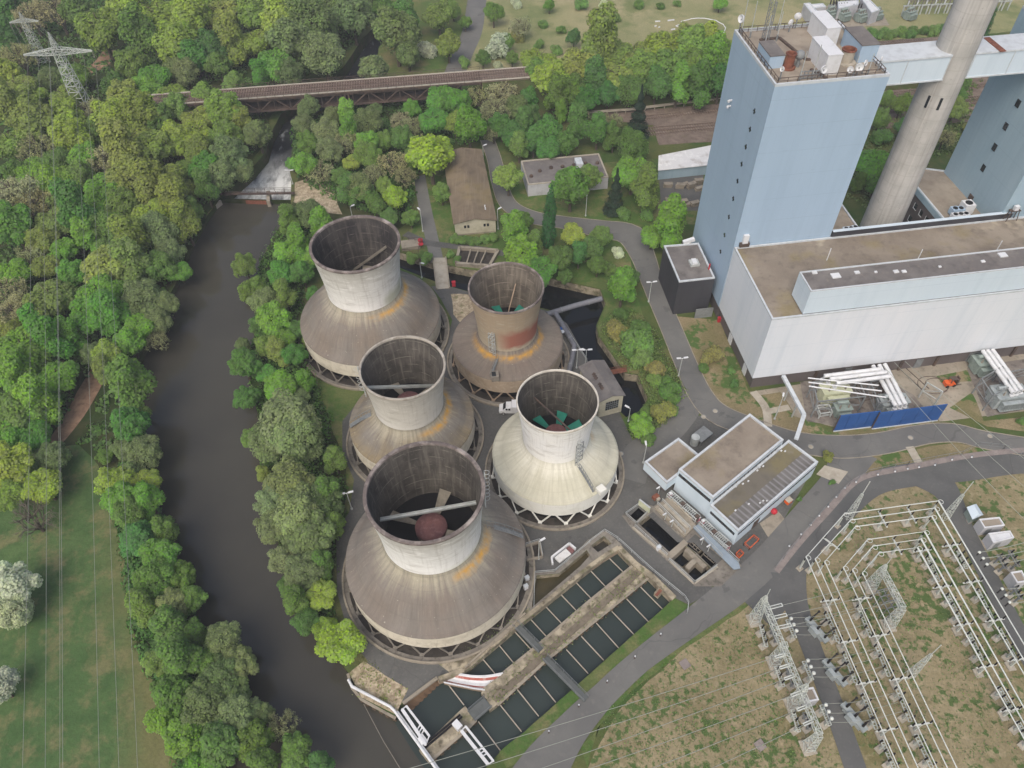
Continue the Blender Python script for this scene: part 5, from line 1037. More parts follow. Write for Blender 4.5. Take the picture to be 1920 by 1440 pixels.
for (x_, y_, n_), w_ in zip(pl, wd):
    p = G(x_, y_); t = thing('slab_pile', 'grey concrete slabs piled at ' + w_, 'slabs', p, 'slab piles in the storage yard'); r_ = random.uniform(-.4, .4)
    for i in range(n_): b = MB(); b.box(p + Vector((random.uniform(-.15, .15), random.uniform(-.15, .15), .22 + i * .4)), (2.3, 1.2, .34), TH + r_ + random.uniform(-.1, .1)); b.build('slab', M['concrete'], t)
# old pump house by the canal
t = thing('old_pump_house', 'old cream brick pump house with grey pitched roof beside the canal', 'pump house', G(1140, 760)); zE, zR = 5.3, 6.3
L0, R0, L1, R1 = flat(G(1124.5, 752, zE)), flat(G(1169, 740, zE)), flat(G(1088.5, 689, zE)), flat(G(1132, 674, zE)); R1 = R0 + (L1 - L0)
F0, F1 = L0.lerp(R0, .5), L1.lerp(R1, .5)
b = MB(); b.add([tuple(v) for v in (L0, R0, R1, L1, L0 + ZZ * zE, R0 + ZZ * zE, R1 + ZZ * zE, L1 + ZZ * zE, F0 + ZZ * (zR - .1), F1 + ZZ * (zR - .1))], [(0, 1, 5, 8, 4), (1, 2, 6, 5), (2, 3, 7, 9, 6), (3, 0, 4, 7)]); b.build('wall', M['cream_wall'], t)
b = MB(); dl = (R0 - L0).normalized() * .35; df = (L0 - L1).normalized() * .35
ev = [L0 - dl + df + ZZ * zE, F0 + df + ZZ * zR, R0 + dl + df + ZZ * zE, R1 + dl - df + ZZ * zE, F1 - df + ZZ * zR, L1 - dl - df + ZZ * zE]; lo_ = [v - ZZ * .14 for v in ev]
b.add([tuple(v) for v in ev + lo_], [(0, 1, 4, 5), (1, 2, 3, 4), (6, 11, 10, 7), (7, 10, 9, 8), (0, 6, 7, 1), (1, 7, 8, 2), (2, 8, 9, 3), (3, 9, 10, 4), (4, 10, 11, 5), (5, 11, 6, 0)]); b.build('roof', M['roof_grey'], t)
b = MB(); wall_strip(b, L0.lerp(R0, .28), L0.lerp(R0, .82), 1.8, 4.2, .05, 0)
for i in range(7): wall_strip(b, L0.lerp(R0, .28 + .54 * i / 6) - dl * .1, L0.lerp(R0, .28 + .54 * i / 6) + dl * .1, 1.8, 4.2, .09, 1)
for z in (2.4, 3.0, 3.6): wall_strip(b, L0.lerp(R0, .28), L0.lerp(R0, .82), z - .04, z + .04, .09, 1)
b.build('window', [M['dark_glass'], M['steel_grey']], t)
for fr in (.2, .5):
    for gg in (.25, .55, .85):
        p = L0.lerp(L1, fr + .2 * gg).lerp(F0.lerp(F1, fr + .2 * gg), .6); b = MB(); b.box((p.x, p.y, zE + .72), (.7, .6, .12), .9); b.build('roof_hatch', M['steel_dark'], t)
# pipes and bridges over the canal
def pipe_run(name, lab, pts, r, m='trafo_grey', cat='pipe'):
    t = thing(name, lab, cat, flat(pts[0])); b = MB(); b.tube(pts, r, 14); pb0 = b.build('pipe', M[m], t, True)
    for p, q in zip(pts, pts[1:]):
        n = max(1, int((q - p).length / 4)); d = (q - p).normalized()
        for i in range(n): s = p.lerp(q, (i + .5) / n); b = MB(); b.tube([s - d * .12, s + d * .12], r * 1.12, 14); b.build('flange', M['steel_grey'], pb0)
    return t
M['pipe_grey'] = mat('grey_pipe_lagging', '#75767c', [('#5d5e64', .4, .45, .7, .7), ('#8d8e93', 1.2, .5, .75, .5)], .55, 'Object')
pipe_run('water_pipe', 'thick grey pipe crossing the canal towards the tan cooling tower', [G(1128, 560, 1.0), G(1078, 573, 1.0), G(1026, 589, 1.0)], .62, 'pipe_grey')
pipe_run('water_pipe', 'bent grey pipe running along the canal bank to the old pump house', [G(1042, 588, 1.0), G(1062, 622, 1.0), G(1077, 648, 1.0), G(1073, 670, 1.0), G(1066, 700, 1.0)], .55, 'pipe_grey')
t = thing('canal_bridge', 'narrow concrete road bridge over the canal', 'bridge', G(826, 512)); b = MB(); q = px([(812, 484), (836, 484), (843, 541), (819, 543)]); b.prism([p.xy for p in q], -.5, .16); b.build('deck', M['concrete_light'], t)
for a, c in ((0, 3), (1, 2)): b = MB(); b.beam(q[a] + ZZ * .3, q[c] + ZZ * .3, .3, .5); b.build('kerb', M['concrete'], t)
t = thing('canal_gangway', 'rusty gangway across the canal behind the old pump house', 'gangway', G(1158, 696)); b = MB(); b.beam(G(1142, 699, .2), G(1174, 693, .2), 1.2, .2); b.build('deck', M['rust'], t); b = MB()
for dy in (-3, 3): railing(b, [G(1142, 699 + dy, .25), G(1174, 693 + dy, .25)], .9, 2, .07)
b.build('rail', M['rust'], t)
t = thing('filter_basin', 'open concrete filter basin with dividing walls north of the canal', 'basin', G(895, 486)); q = px([(862, 468), (934, 474), (918, 503), (856, 498)]); b = MB()
for i in range(4): b.beam(q[i] + ZZ * .5, q[(i + 1) % 4] + ZZ * .5, .7, 1.0)
for fr in (.3, .5, .7): b.beam(q[0].lerp(q[1], fr) + ZZ * .4, q[3].lerp(q[2], fr) + ZZ * .4, .3, .7)
b.build('wall', M['concrete'], t); b = MB(); b.sheet([p + ZZ * .12 for p in q]); b.build('floor', M['concrete_dark'], t)
t = thing('weir_winch', 'grey sluice winch stage beside the largest far cooling tower', 'winch', G(775, 460)); b = MB(); b.box(G(770, 462) + ZZ * .5, (4.5, 3, 1.0), .2); b.build('stage', M['concrete'], t); b = MB(); railing(b, px([(752, 474), (785, 474), (790, 452), (755, 450)], 1.0), 1, 1.5, .08); b.build('rail', M['steel_dark'], t)
t = thing('red_tank', 'red drum beside the sluice winch stage', 'drum', G(789, 457)); b = MB(); b.cyl(G(789, 458), .6, 1.5, 14); b.build('drum', M['red'], t, True); b = MB(); b.cyl(G(789, 458, 1.5), .63, .1, 14); b.build('lid', M['red'], t)
for q, lab in (((851, 536), 'small red lifebuoy box at the canal bridge'), ((1348, 603), 'red fire cabinet at the turbine hall corner')):
    t = thing('red_box', lab, 'box', G(*q)); b = MB(); b.box(G(*q) + ZZ * .6, (.8, .6, 1.2), TH); b.build('body', M['red'], t); b = MB(); b.box(G(*q) + ZZ * 1.25, (.9, .7, .1), TH); b.build('lid', M['red'], t)
t = thing('blue_barrel', 'blue barrel beside the bent pipe at the tan tower', 'barrel', G(1054, 622)); b = MB(); b.cyl(G(1054, 622), .5, 1.2, 14); b.build('body', M['blue'], t, True); b = MB(); b.cyl(G(1054, 622, 1.2), .52, .08, 14); b.build('lid', M['coping'], t)
# white crew-cab van
vp, vr = G(962, 771), radians(-3); t = thing('van', 'white box van parked beside the cream cooling tower', 'van', vp, None, vr); kk = lambda x, y, z: vp + Vector((x * cos(vr) - y * sin(vr), x * sin(vr) + y * cos(vr), z))
prof = [(-2.75, .45), (-2.8, .95), (-2.6, 1.15), (-1.95, 1.3), (-1.35, 2.0), (-.35, 2.08), (-.3, .45)]
b = MB(); n = len(prof); hw = .95
V = [kk(x_, -hw * (1 if z_ < 1.4 else .88), z_) for x_, z_ in prof] + [kk(x_, hw * (1 if z_ < 1.4 else .88), z_) for x_, z_ in prof]; b.add([tuple(v) for v in V], [tuple(range(n)), tuple(range(n, 2 * n))[::-1]] + [(i, n + i, n + (i + 1) % n, (i + 1) % n) for i in range(n)]); b.build('cab', M['white'], t)
b = MB(); b.box(kk(1.25, 0, 1.5), (3.05, 2.05, 1.9), vr); b.build('box_body', M['white'], t)
b = MB(); V = [kk(-1.97, -.8, 1.33), kk(-1.97, .8, 1.33), kk(-1.42, .74, 1.98), kk(-1.42, -.74, 1.98)]; V = [v + Vector((-.03, 0, .03)) for v in V]; b.add([tuple(v) for v in V] + [tuple(v + Vector((.02, 0, -.03))) for v in V], [(0, 3, 2, 1), (4, 5, 6, 7), (0, 1, 5, 4), (1, 2, 6, 5), (2, 3, 7, 6), (3, 0, 4, 7)]); b.build('windscreen', M['dark_glass'], t)
for y_ in (-.93, .93):
    for x_ in (-1.25, -.7): b = MB(); b.box(kk(x_, y_ * .985, 1.62), (.42, .12, .42), vr); b.build('side_window', M['dark_glass'], t)
for x_ in (-1.9, 1.8):
    for y_ in (-.92, .92): b = MB(); s = Vector((-sin(vr), cos(vr), 0)) * .12; w_ = kk(x_, y_, .36); b.tube([w_ - s, w_ + s], .36, 14); wh = b.build('wheel', M['black'], t); b = MB(); b.tube([w_ - s * 1.08, w_ + s * 1.08], .2, 10); b.build('rim', M['white_metal'], wh)
for y_ in (-.65, .65): b = MB(); b.box(kk(-2.76, y_, .98), (.12, .32, .2), vr); b.build('headlight', M['coping'], t)
# ------------------------------------------------------------------ settling basins and river works
def sheet_pile(lab, pts, z0, z1, m='sheet_pile', cap=True):
    t = thing('sheet_pile_wall', lab, 'sheet piling', flat(pts[0])); b = MB(); Q = []
    for p, q in zip(pts, pts[1:]):
        d = (q - p); L = d.length; d.normalize(); s = Vector((-d.y, d.x, 0)); n = max(1, int(L / 1.1))
        for i in range(n):
            u = L / n; o = p + d * (u * i)
            Q += [o + s * .16, o + d * u * .35 + s * .16, o + d * u * .5 - s * .16, o + d * u * .85 - s * .16]
    Q.append(pts[-1]); k = len(Q)
    b.add([(p.x, p.y, z0) for p in Q] + [(p.x, p.y, z1) for p in Q], [(i, i + 1, k + i + 1, k + i) for i in range(k - 1)]); b.build('piling', M[m], t)
    if cap:
        b = MB()
        for p, q in zip(pts, pts[1:]): b.beam(aw(p, z1 + .02), aw(q, z1 + .02), .42, .1)
        b.build('capping', M['concrete'], t)
    return t
M['trafo_dark'] = mat('dark_grating', '#5f6362', [('#4b4f4e', .8, .45, .7, .7)], .7)
M['sheet_pile'] = mat('rusty_sheet_pile', '#5e5043', [('#77664f', .4, .42, .65, .8), ('#403630', .9, .5, .7, .8), ('#8a7a63', 2, .55, .75, .5)], .9)
M['sloped_dirt'] = mat('brown_revetment', '#6b5643', [('#7f6850', .5, .42, .65, .8), ('#514030', 1.0, .5, .7, .7)], .95, bump=.4)
t = thing('centre_spit', 'long weedy concrete spit dividing the two settling basins', 'spit', G(1070, 1190)); q = px([(1187, 1060), (1221, 1077), (1150, 1135), (1023, 1237), (962, 1290), (931, 1322), (917, 1331), (912, 1312), (902, 1298), (906, 1288), (942, 1263), (1008, 1210), (1100, 1131)])
b = MB(); b.prism([p.xy for p in wobble([Vector(p) for p in q], .25, 1.5)], -2.5, -.15); b.build('body', M['concrete_dirty'], t)
b = MB(); b.beam(G(1199, 1071, -.1), G(926, 1312, -.1), 1.1, .12); b.build('path', mat('worn_spit_path', '#6d6558', [('#807668', .6, .4, .65, .8), ('#5a5347', 1.5, .5, .7, .6)], .95), t)
sheet_pile('toothed sheet piling along the near cooling tower side of the centre spit', px([(1186, 1060), (1100, 1130), (1008, 1209), (942, 1262)]), -2.5, -.2)
sheet_pile('toothed sheet piling along the grass side of the centre spit', px([(1222, 1078), (1150, 1136), (1024, 1238), (932, 1322)]), -2.5, -.2)
t = thing('inlet_pier', 'short concrete pier between the two basin inlets', 'pier', G(840, 1375)); q = px([(872, 1322), (893, 1348), (880, 1362), (804, 1428), (786, 1407), (800, 1390)]); b = MB(); b.prism([p.xy for p in wobble([Vector(p) for p in q], .15, 1.2)], -2.5, -.1); b.build('body', M['concrete_dirty'], t)
b = MB()
for dx in (0, 3.5): b.beam(G(790 + dx, 1402 + dx, -.02), G(863 + dx, 1340 + dx, -.02), .3, .16)
b.build('rail_track', M['black'], t)
sheet_pile('toothed sheet piling on the grass side of the inlet pier', px([(893, 1349), (880, 1363), (804, 1429)]), -2.5, -.15)
sheet_pile('toothed sheet piling of the gravel quay facing the river', px([(652, 1263), (660, 1290), (678, 1312), (742, 1347)]), -2.6, .02)
t = thing('revetment', 'brown sloped revetment with scalloped foot at the basin inlet', 'revetment', G(790, 1300)); a0, a1 = px([(756, 1320), (820, 1272)]); c0, c1 = px([(772, 1332), (826, 1281)], -1.3); b = MB(); k = 14; V = []
for i in range(k + 1): V += [tuple(a0.lerp(a1, i / k) + ZZ * .08), tuple(c0.lerp(c1, i / k) + (c0 - a0).normalized() * (.25 if i % 2 else -.1))]
b.add(V, [(2 * i, 2 * i + 1, 2 * i + 3, 2 * i + 2) for i in range(k)]); b.build('slope', M['sloped_dirt'], t); b = MB(); b.beam(a0 + ZZ * .2, a1 + ZZ * .2, .5, .4); b.build('kerb', M['concrete'], t)
# basin edge beams
for nm, lab, pts, w_, z in (('basin_edge', 'weathered concrete edge of the basin below the near cooling tower', [(822, 1274), (870, 1257), (968, 1173), (997, 1150), (1107, 1062), (1137, 1041), (1160, 1027)], .7, .12), ('basin_edge', 'rusty timber edged end wall of the basins beside the yard road', [(1160, 1027), (1190, 1058), (1220, 1080), (1264, 1123)], 1.0, .2)):
    t = thing(nm, lab, 'edge wall', G(*pts[0])); b = MB()
    for p, q in zip(pts, pts[1:]): b.beam(G(*p) + ZZ * (z - .6), G(*q) + ZZ * (z - .6), w_, 1.6)
    b.build('wall', M['concrete_dirty'], t); b = MB()
    for p, q in zip(pts, pts[1:]): b.beam(G(p[0] - 1, p[1] + 2) + ZZ * -.7, G(q[0] - 1, q[1] + 2) + ZZ * -.7, .5, .5)
    b.build('ledge', M['strut_tan'], t)
t = thing('basin_edge', 'concrete ledge and dirt strip between the near tower ring and the basin', 'edge wall', G(920, 1215)); b = MB(); b.sheet(px([(818, 1242), (850, 1236), (900, 1215), (960, 1170), (990, 1140), (998, 1148), (969, 1172), (870, 1255), (845, 1262)], .14)); b.build('strip', M['concrete_dirty'], t); b = MB(); b.beam(G(872, 1252, .3), G(985, 1150, .3), .3, .5); b.build('kerb', M['concrete'], t)
t = thing('jetty', 'stubby rusty jetty sticking into the far end of the grass side basin', 'jetty', G(1238, 1112)); b = MB(); b.beam(G(1230, 1117, -.6), G(1243, 1102, -.6), .9, 1.2); b.build('beam', M['concrete_dirty'], t); b = MB(); b.beam(G(1230, 1117, .04), G(1241, 1104, .04), .5, .1); b.build('cap', M['rust'], t)
LN1 = [((1139, 1043.4), (1169, 1073)), ((1107, 1069.7), (1136, 1100.6)), ((1079, 1091), (1110, 1124)), ((1050, 1113), (1083, 1147.5)), ((1021, 1135), (1054, 1170)), ((993, 1159), (1024, 1193)), ((963, 1182), (995, 1217)), ((932, 1205), (963, 1243)), ((902, 1232), (928, 1263)), ((840, 1283), (870, 1322))]
LN2 = [((1201, 1100.6), (1244, 1144)), ((1175, 1123), (1217, 1167)), ((1147, 1146), (1190, 1191)), ((1118, 1168), (1160, 1215)), ((1090, 1193), (1132, 1238)), ((1062, 1218), (1103, 1263)), ((1002, 1267), (1042, 1317)), ((970, 1293), (1010, 1343)), ((938, 1322), (978, 1372)), ((897, 1353), (938, 1407))]
ORD = ['first', 'second', 'third', 'fourth', 'fifth', 'sixth', 'seventh', 'eighth', 'ninth', 'tenth', 'eleventh', 'twelfth', 'thirteenth', 'fourteenth', 'fifteenth', 'sixteenth', 'seventeenth', 'eighteenth', 'nineteenth', 'twentieth']
for LN, wh in ((LN1, 'tower side basin'), (LN2, 'grass side basin')):
    for i, (p, q) in enumerate(LN):
        t = thing('boom_pole', f'pale pole across the {wh}, {ORD[i]} counting from the yard road end', 'pole', G(*p), 'poles across the basins'); b = MB(); b.beam(G(p[0], p[1], -1.0), G(q[0], q[1], -1.0), .15, .13); b.build('pole', M['concrete_light'], t)
def footbridge(lab, p, q, w, z=.2):
    t = thing('footbridge', lab, 'footbridge', G(*p)); a, c = G(*p, z), G(*q, z); d = (c - a).normalized(); s = Vector((-d.y, d.x, 0)) * (w / 2); b = MB(); b.beam(a, c, w * .85, .16); b.build('deck', M['trafo_dark'], t); b = MB()
    for e_ in (-1, 1): railing(b, [a + s * e_ * .85, c + s * e_ * .85], 1.0, 1.6, .05)
    b.build('rail', M['steel_grey'], t)
footbridge('grey footbridge from the near tower bank to the centre spit', (966, 1171), (1014, 1220), 1.3)
footbridge('long grey footbridge from the centre spit to the grass embankment', (1022, 1234), (1099, 1312), 1.2)
footbridge('short grey gangway linking the spit tip and the inlet pier', (915, 1317), (884, 1343), 2.2, .0)
t = thing('spill_chute', 'red and white curved spill chute between the quay and the centre spit', 'chute', G(880, 1275)); up_ = [(853, 1261), (870, 1265), (890, 1267.5), (915, 1267), (943, 1262)]; dn = [(832, 1279.5), (848, 1283), (868, 1287), (890, 1291.5), (909, 1294)]; b = MB(); R_ = [0, .12, .3, .45, .72, .86, 1.0]; V = []; n = 17
U = smooth_line(px(up_, .1), 4); D = smooth_line(px(dn, -.2), 4)
for u, d in zip(U, D):
    for r in R_: V.append(tuple(u.lerp(d, r) - ZZ * (.55 * sin(pi * r))))
for u, d in zip(U, D): V.append(tuple(u - ZZ * .9)); V.append(tuple(d - ZZ * .9))
kr = len(R_); m_ = [0, 1, 0, 0, 1, 0]
for i in range(n - 1):
    for j in range(kr - 1): b.f.append([i * kr + j, (i + 1) * kr + j, (i + 1) * kr + j + 1, i * kr + j + 1]); b.m.append(m_[j])
    o = n * kr; b.f.append([i * kr, o + 2 * i, o + 2 * i + 2, (i + 1) * kr]); b.m.append(2); b.f.append([i * kr + kr - 1, (i + 1) * kr + kr - 1, o + 2 * i + 3, o + 2 * i + 1]); b.m.append(2)
b.v = V; b.build('shell', [M['white'], mat('faded_red_paint', '#a35f54', [('#c0b0a8', .7, .52, .66, .8), ('#8a4a42', 1.5, .5, .7, .5)], .7), M['strut_tan']], t)
b = MB()
for A_ in (U, D):
    for p, q in zip(A_, A_[1:]): b.beam(p + ZZ * .05, q + ZZ * .05, .18, .14)
b.build('lip', M['white'], t)
t = thing('boom_barrier', 'white double pipe boom across the basin inlets at the river', 'boom', G(740, 1335)); b = MB(); pts = [(653, 1274), (660, 1287), (732, 1325), (740, 1333), (817, 1440), (890, 1545)]
b.tube(px(pts, .75), .22, 10); b.tube(px([(p[0] + 5, p[1] + 1) for p in pts[3:]], .6), .16, 8); b.build('pipe', M['white'], t, True)
for p in ((662, 1289), (698, 1308), (735, 1330), (765, 1370), (792, 1408), (815, 1440)): b = MB(); b.beam(G(*p, -1.6), G(*p, .7), .16); b.build('post', M['white_metal'], t)
t = thing('mooring_line', 'thin rope stretched over the river off the gravel quay', 'rope', G(682, 1320)); b = MB(); b.tube(px([(682, 1320), (718, 1388), (762, 1460)], -.9), .06, 5); b.build('rope', M['strut'], t)
def lift_gate(lab, p0, p1, q0, q1, box, cb):
    t = thing('lift_gate', lab, 'gate', G(*p0)); b = MB(); b.beam(G(*p0, 1.0), G(*p1, 1.0), .45, .4); b.beam(G(*q0, 1.0), G(*q1, 1.0), .3, .3)
    for f_ in (0, .62, .7, .78, 1): b.beam(G(*p0, 1.0).lerp(G(*p1, 1.0), f_), G(*q0, 1.0).lerp(G(*q1, 1.0), f_), .16)
    for pt in (p0, p1, q0, q1): b.beam(G(*pt, -.2), G(*pt, 1.0), .25)
    b.build('beam', M['white'], t); b = MB(); b.beam(G(*box[0], .6), G(*box[1], .6), 1.0, .9); b.build('hoist_box', M['white'], t)
lift_gate('white beam lift gate over the tower side basin inlet', (754, 1330), (798, 1396), (762, 1324), (805, 1380), ((788, 1382), (797, 1394)), 0)
lift_gate('white beam lift gate over the grass side basin inlet', (865, 1370), (915, 1433), (873, 1362), (925, 1427), ((852, 1354), (863, 1366)), 0)
t = thing('tray_enclosure', 'white walled bay holding a white tarpaulin by the basin head', 'bay', G(1055, 1040)); b = MB(); w4 = px([(1036, 1060), (1034, 1048), (1067, 1022), (1079, 1032)])
for p, q in zip(w4, w4[1:]): b.beam(p + ZZ * .4, q + ZZ * .4, .3, .8)
b.build('wall', M['white'], t); b = MB(); b.prism([p.xy for p in px([(1040, 1048), (1061, 1031), (1071, 1041), (1049, 1057)])], .1, .5); b.build('tarpaulin', mat('white_tarpaulin', '#cfcfcd', [('#a9a7a3', 1.2, .5, .7, .6)], .7, bump=.4), t); b = MB(); b.prism([p.xy for p in px([(1062, 1030), (1068, 1025.5), (1077, 1034), (1072, 1040)])], .1, .35); b.build('grating', M['hub'], t)
t = thing('stair_pit', 'concrete stair pit with railing beside the near cooling tower', 'pit', G(1000, 1040)); b = MB(); w5 = px([(986, 1026), (1012, 1018), (1017, 1046), (988, 1052)])
for p, q in zip(w5, w5[1:]): b.beam(p + ZZ * .3, q + ZZ * .3, .35, .6)
b.build('wall', M['concrete'], t); b = MB(); b.sheet([p + ZZ * .1 for p in w5]); b.build('floor', M['concrete_dark'], t); b = MB(); railing(b, [w5[0] + ZZ * .6, w5[1] + ZZ * .6, w5[2] + ZZ * .6], .9, 1.5, .07); b.build('rail', M['white_metal'], t)
for q, lab in (((988, 1088), 'white switch box by the shallow pool, upper one'), ((986, 1104), 'white switch box by the shallow pool, lower one'), ((1234, 1031), 'white box on the kerb of the large intake pit')):
    t = thing('switch_box', lab, 'box', G(*q)); b = MB(); b.box(G(*q) + ZZ * .6, (.7, .5, 1.2), .5); b.build('body', M['white'], t); b = MB(); b.box(G(*q) + ZZ * 1.23, (.8, .6, .07), .5); b.build('lid', M['coping'], t)
# weir with sluice bridge
t = thing('weir', 'river weir with foaming sheet of water under a steel gangway', 'weir', G(480, 372)); b = MB(); wl, wr_ = G(412, 374, -1.5), G(546, 376, -1.5)
dn_ = Vector((0, 1, 0)); b.add([tuple(v) for v in (wl + ZZ * .12, wr_ + ZZ * .12, wr_ + dn_ * 3.0 - ZZ * 1.9, wl + dn_ * 3.0 - ZZ * 1.9)], [(0, 1, 2, 3)]); b.build('water_sheet', M['foam'], t)
b = MB(); b.beam(wl - ZZ * .5, wr_ - ZZ * .5, .6, 1.0); b.build('crest', M['concrete_dark'], t)
b = MB(); b.beam(G(462, 379, -1.1), G(500, 380, -1.1), .5, 1.4); b.build('gate', M['rust'], t); b = MB(); b.beam(G(505, 365, -1), G(505, 385, -1), .9, 2.6); b.build('pier', M['concrete'], t)
b = MB(); b.beam(G(400, 364, 1.2), G(552, 362, 1.2), .9, .2); railing(b, [G(400, 366, 1.3), G(552, 364, 1.3)], 1.0, 2.2, .08); railing(b, [G(460, 359, 1.3), G(552, 358, 1.3)], 1.0, 2.2, .08); b.build('gangway', M['steel_dark'], t)
b = MB(); b.beam(G(385, 405, -1), G(415, 380, -1), .6, 1.6); b.build('wing_wall', M['concrete_light'], t)
# ------------------------------------------------------------------ railway
ZB = 8.0; nA, nB = G(370, 193, ZB), G(903, 153, ZB); dB = (nB - nA); dB.z = 0; dB.normalize(); sB = Vector((-dB.y, dB.x, 0)); WB = 7.0
rb = thing('railway_bridge', 'brown steel truss railway bridge over the river', 'bridge', G(520, 215)); A0 = nA - dB * 3; LB = (nB - nA).length + 3
K = lambda x, s, z: A0 + dB * x + sB * s + ZZ * (z - ZB)
b = MB(); b.beam(K(0, WB / 2, ZB - .25), K(LB, WB / 2, ZB - .25), WB, .5); b.build('deck', M['steel_dark'], rb)
M['bridge_deck'] = mat('bridge_timber_deck', '#54463f', [('#6a5a50', (.6, .6, .6), .42, .65, .8), ('#3d322d', 1.2, .5, .7, .7)], .9)
b = MB(); b.beam(K(0, WB / 2, ZB + .03), K(LB, WB / 2, ZB + .03), WB - 1.6, .06); b.build('timber_deck', M['bridge_deck'], rb)
for s in (.35, WB - .35):
    b = MB(); b.beam(K(-14, s, ZB + .08), K(LB + 26, s, ZB + .08), .7, .14); b.build('footwalk', M['concrete_light'], rb)
    b = MB(); railing(b, [K(0, s - .35 if s < 1 else s + .35, ZB), K(LB, s - .35 if s < 1 else s + .35, ZB)], 1.1, 2.5, .08); b.build('rail', M['steel_dark'], rb)
DZ = 4.3; n = 16; x0 = 6.0; sp = (LB - 12) / n
for s in (.5, WB - .5):
    b = MB(); 
    for i in range(n + 1):
        x = x0 + sp * i; dep = DZ
        b.beam(K(x, s, ZB - .5), K(x, s, ZB - dep), .16, .16)
        if i < n:
            b.beam(K(x, s, ZB - dep), K(x + sp, s, ZB - dep), .4, .45)
            a_, c_ = (ZB - .6, ZB - dep) if i % 2 == 0 else (ZB - dep, ZB - .6); b.beam(K(x, s, a_), K(x + sp, s, c_), .3, .3)
    b.beam(K(0, s, ZB - .75), K(LB, s, ZB - .75), .35, .7); b.build('truss', M['steel_dark'], rb)
b = MB()
for i in range(n + 1): b.beam(K(x0 + sp * i, .5, ZB - DZ), K(x0 + sp * i, WB - .5, ZB - DZ), .25)
b.beam(K(x0, WB / 2, ZB - DZ - .1), K(x0 + sp * n, WB / 2, ZB - DZ - .1), WB - 2.2, .12); b.build('lower_bracing', M['steel_dark'], rb)
xp = (G(648, 173, ZB) - A0).dot(dB)
for s in (.6, WB - .6):
    b = MB(); 
    for e_ in (-.9, .9): b.beam(K(xp + e_ * 1.5, s, -3), K(xp + e_ * .5, s, ZB - .6), .4)
    for z_ in (0, 2.2, 4.4): b.beam(K(xp - 1.3 + z_ * .1, s, z_), K(xp + 1.3 - z_ * .1, s, z_), .25)
    b.build('pier', M['steel_dark'], rb)
for x, lab in ((-8, 0), (LB + 3.2, 1)): b = MB(); b.box(K(x, WB / 2, 3.6), (6.2, WB + 1, 7.2), atan2(dB.y, dB.x)); b.build('abutment', M['strut_tan'], rb)
def embankment(x0_, x1_):
    b = MB(); V = []; m = 12
    for i in range(m + 1):
        x = x0_ + (x1_ - x0_) * i / m
        V += [K(x, -9, .02), K(x, -.6, ZB - .35), K(x, WB + .6, ZB - .35), K(x, WB + 9, .02)]
    b.add([tuple(v) for v in V], [(4 * i + j, 4 * i + 4 + j, 4 * i + 5 + j, 4 * i + 1 + j) for i in range(m) for j in range(3)]); b.build('railway_embankment_terrain', M['bank'], kind='structure')
    b = MB(); b.beam(K(x0_, WB / 2, ZB - .28), K(x1_, WB / 2, ZB - .28), WB, .12); b.build('track_bed_ground', M['ballast'], kind='structure')
embankment(LB + .1, LB + 150)
def track(lab, P, name='railway_track'):
    t = thing(name, lab, 'railway track', flat(P[0]), 'railway tracks'); b = MB()
    for p, q in zip(P, P[1:]):
        d = (q - p).normalized(); s = Vector((-d.y, d.x, 0)); n = int((q - p).length / .75)
        for i in range(n): c = p + d * (i * .75 + .3); b.beam(c - s * 1.25, c + s * 1.25, .26, .12)
    o = b.build('sleepers_stuff', M['sleeper'], t); o.name = 'sleeper'; o['kind'] = 'stuff'
    for e_ in (-.72, .72):
        b = MB()
        for p, q in zip(P, P[1:]): d = (q - p).normalized(); s = Vector((-d.y, d.x, 0)); b.beam(p + s * e_ + ZZ * .12, q + s * e_ + ZZ * .12, .1, .16)
        b.build('rail', M['rail'], t)
track('railway track on the river bridge, nearer the weir', [K(-10, 1.9, ZB + .12), K(LB + 140, 1.9, ZB + .12)]); track('railway track on the river bridge, farther from the weir', [K(-10, WB - 1.9, ZB + .12), K(LB + 140, WB - 1.9, ZB + .12)])
GT = lambda *p: [G(x, y, .15) for x, y in p]
track('lower track just below the concrete walkway behind the conifer', GT((1180, 224), (1300, 211), (1450, 197), (1950, 150))); track('lower track along the middle of the brown track bed', GT((1200, 244), (1350, 232), (1500, 216), (1950, 172))); track('lower track nearest the white roofed shed', GT((1200, 252), (1350, 237), (1500, 222), (1950, 180))); track('lower track crossing behind the flue duct', GT((1640, 116), (1960, 88)))
track('lower track beside the hedge beyond the flue duct', GT((1640, 108), (1960, 78)))
t = thing('platform_wall', 'long pale concrete walkway on stubby posts beside the lower tracks', 'walkway', G(1190, 200)); pw = [G(1078, 212, 1.0), G(1180, 205, 1.0), G(1290, 191, 1.0), G(1400, 178, 1.0)]; b = MB()
for p, q in zip(pw, pw[1:]): b.beam(p, q, .9, .35)
b.build('slab', M['concrete_light'], t)
for p, q in zip(pw, pw[1:]):
    for i in range(6): s = p.lerp(q, (i + .5) / 6); b = MB(); b.beam(flat(s) + Vector((.2, -.5, 0)), s + Vector((.2, -.5, 0)), .3); b.build('post', M['concrete'], t)
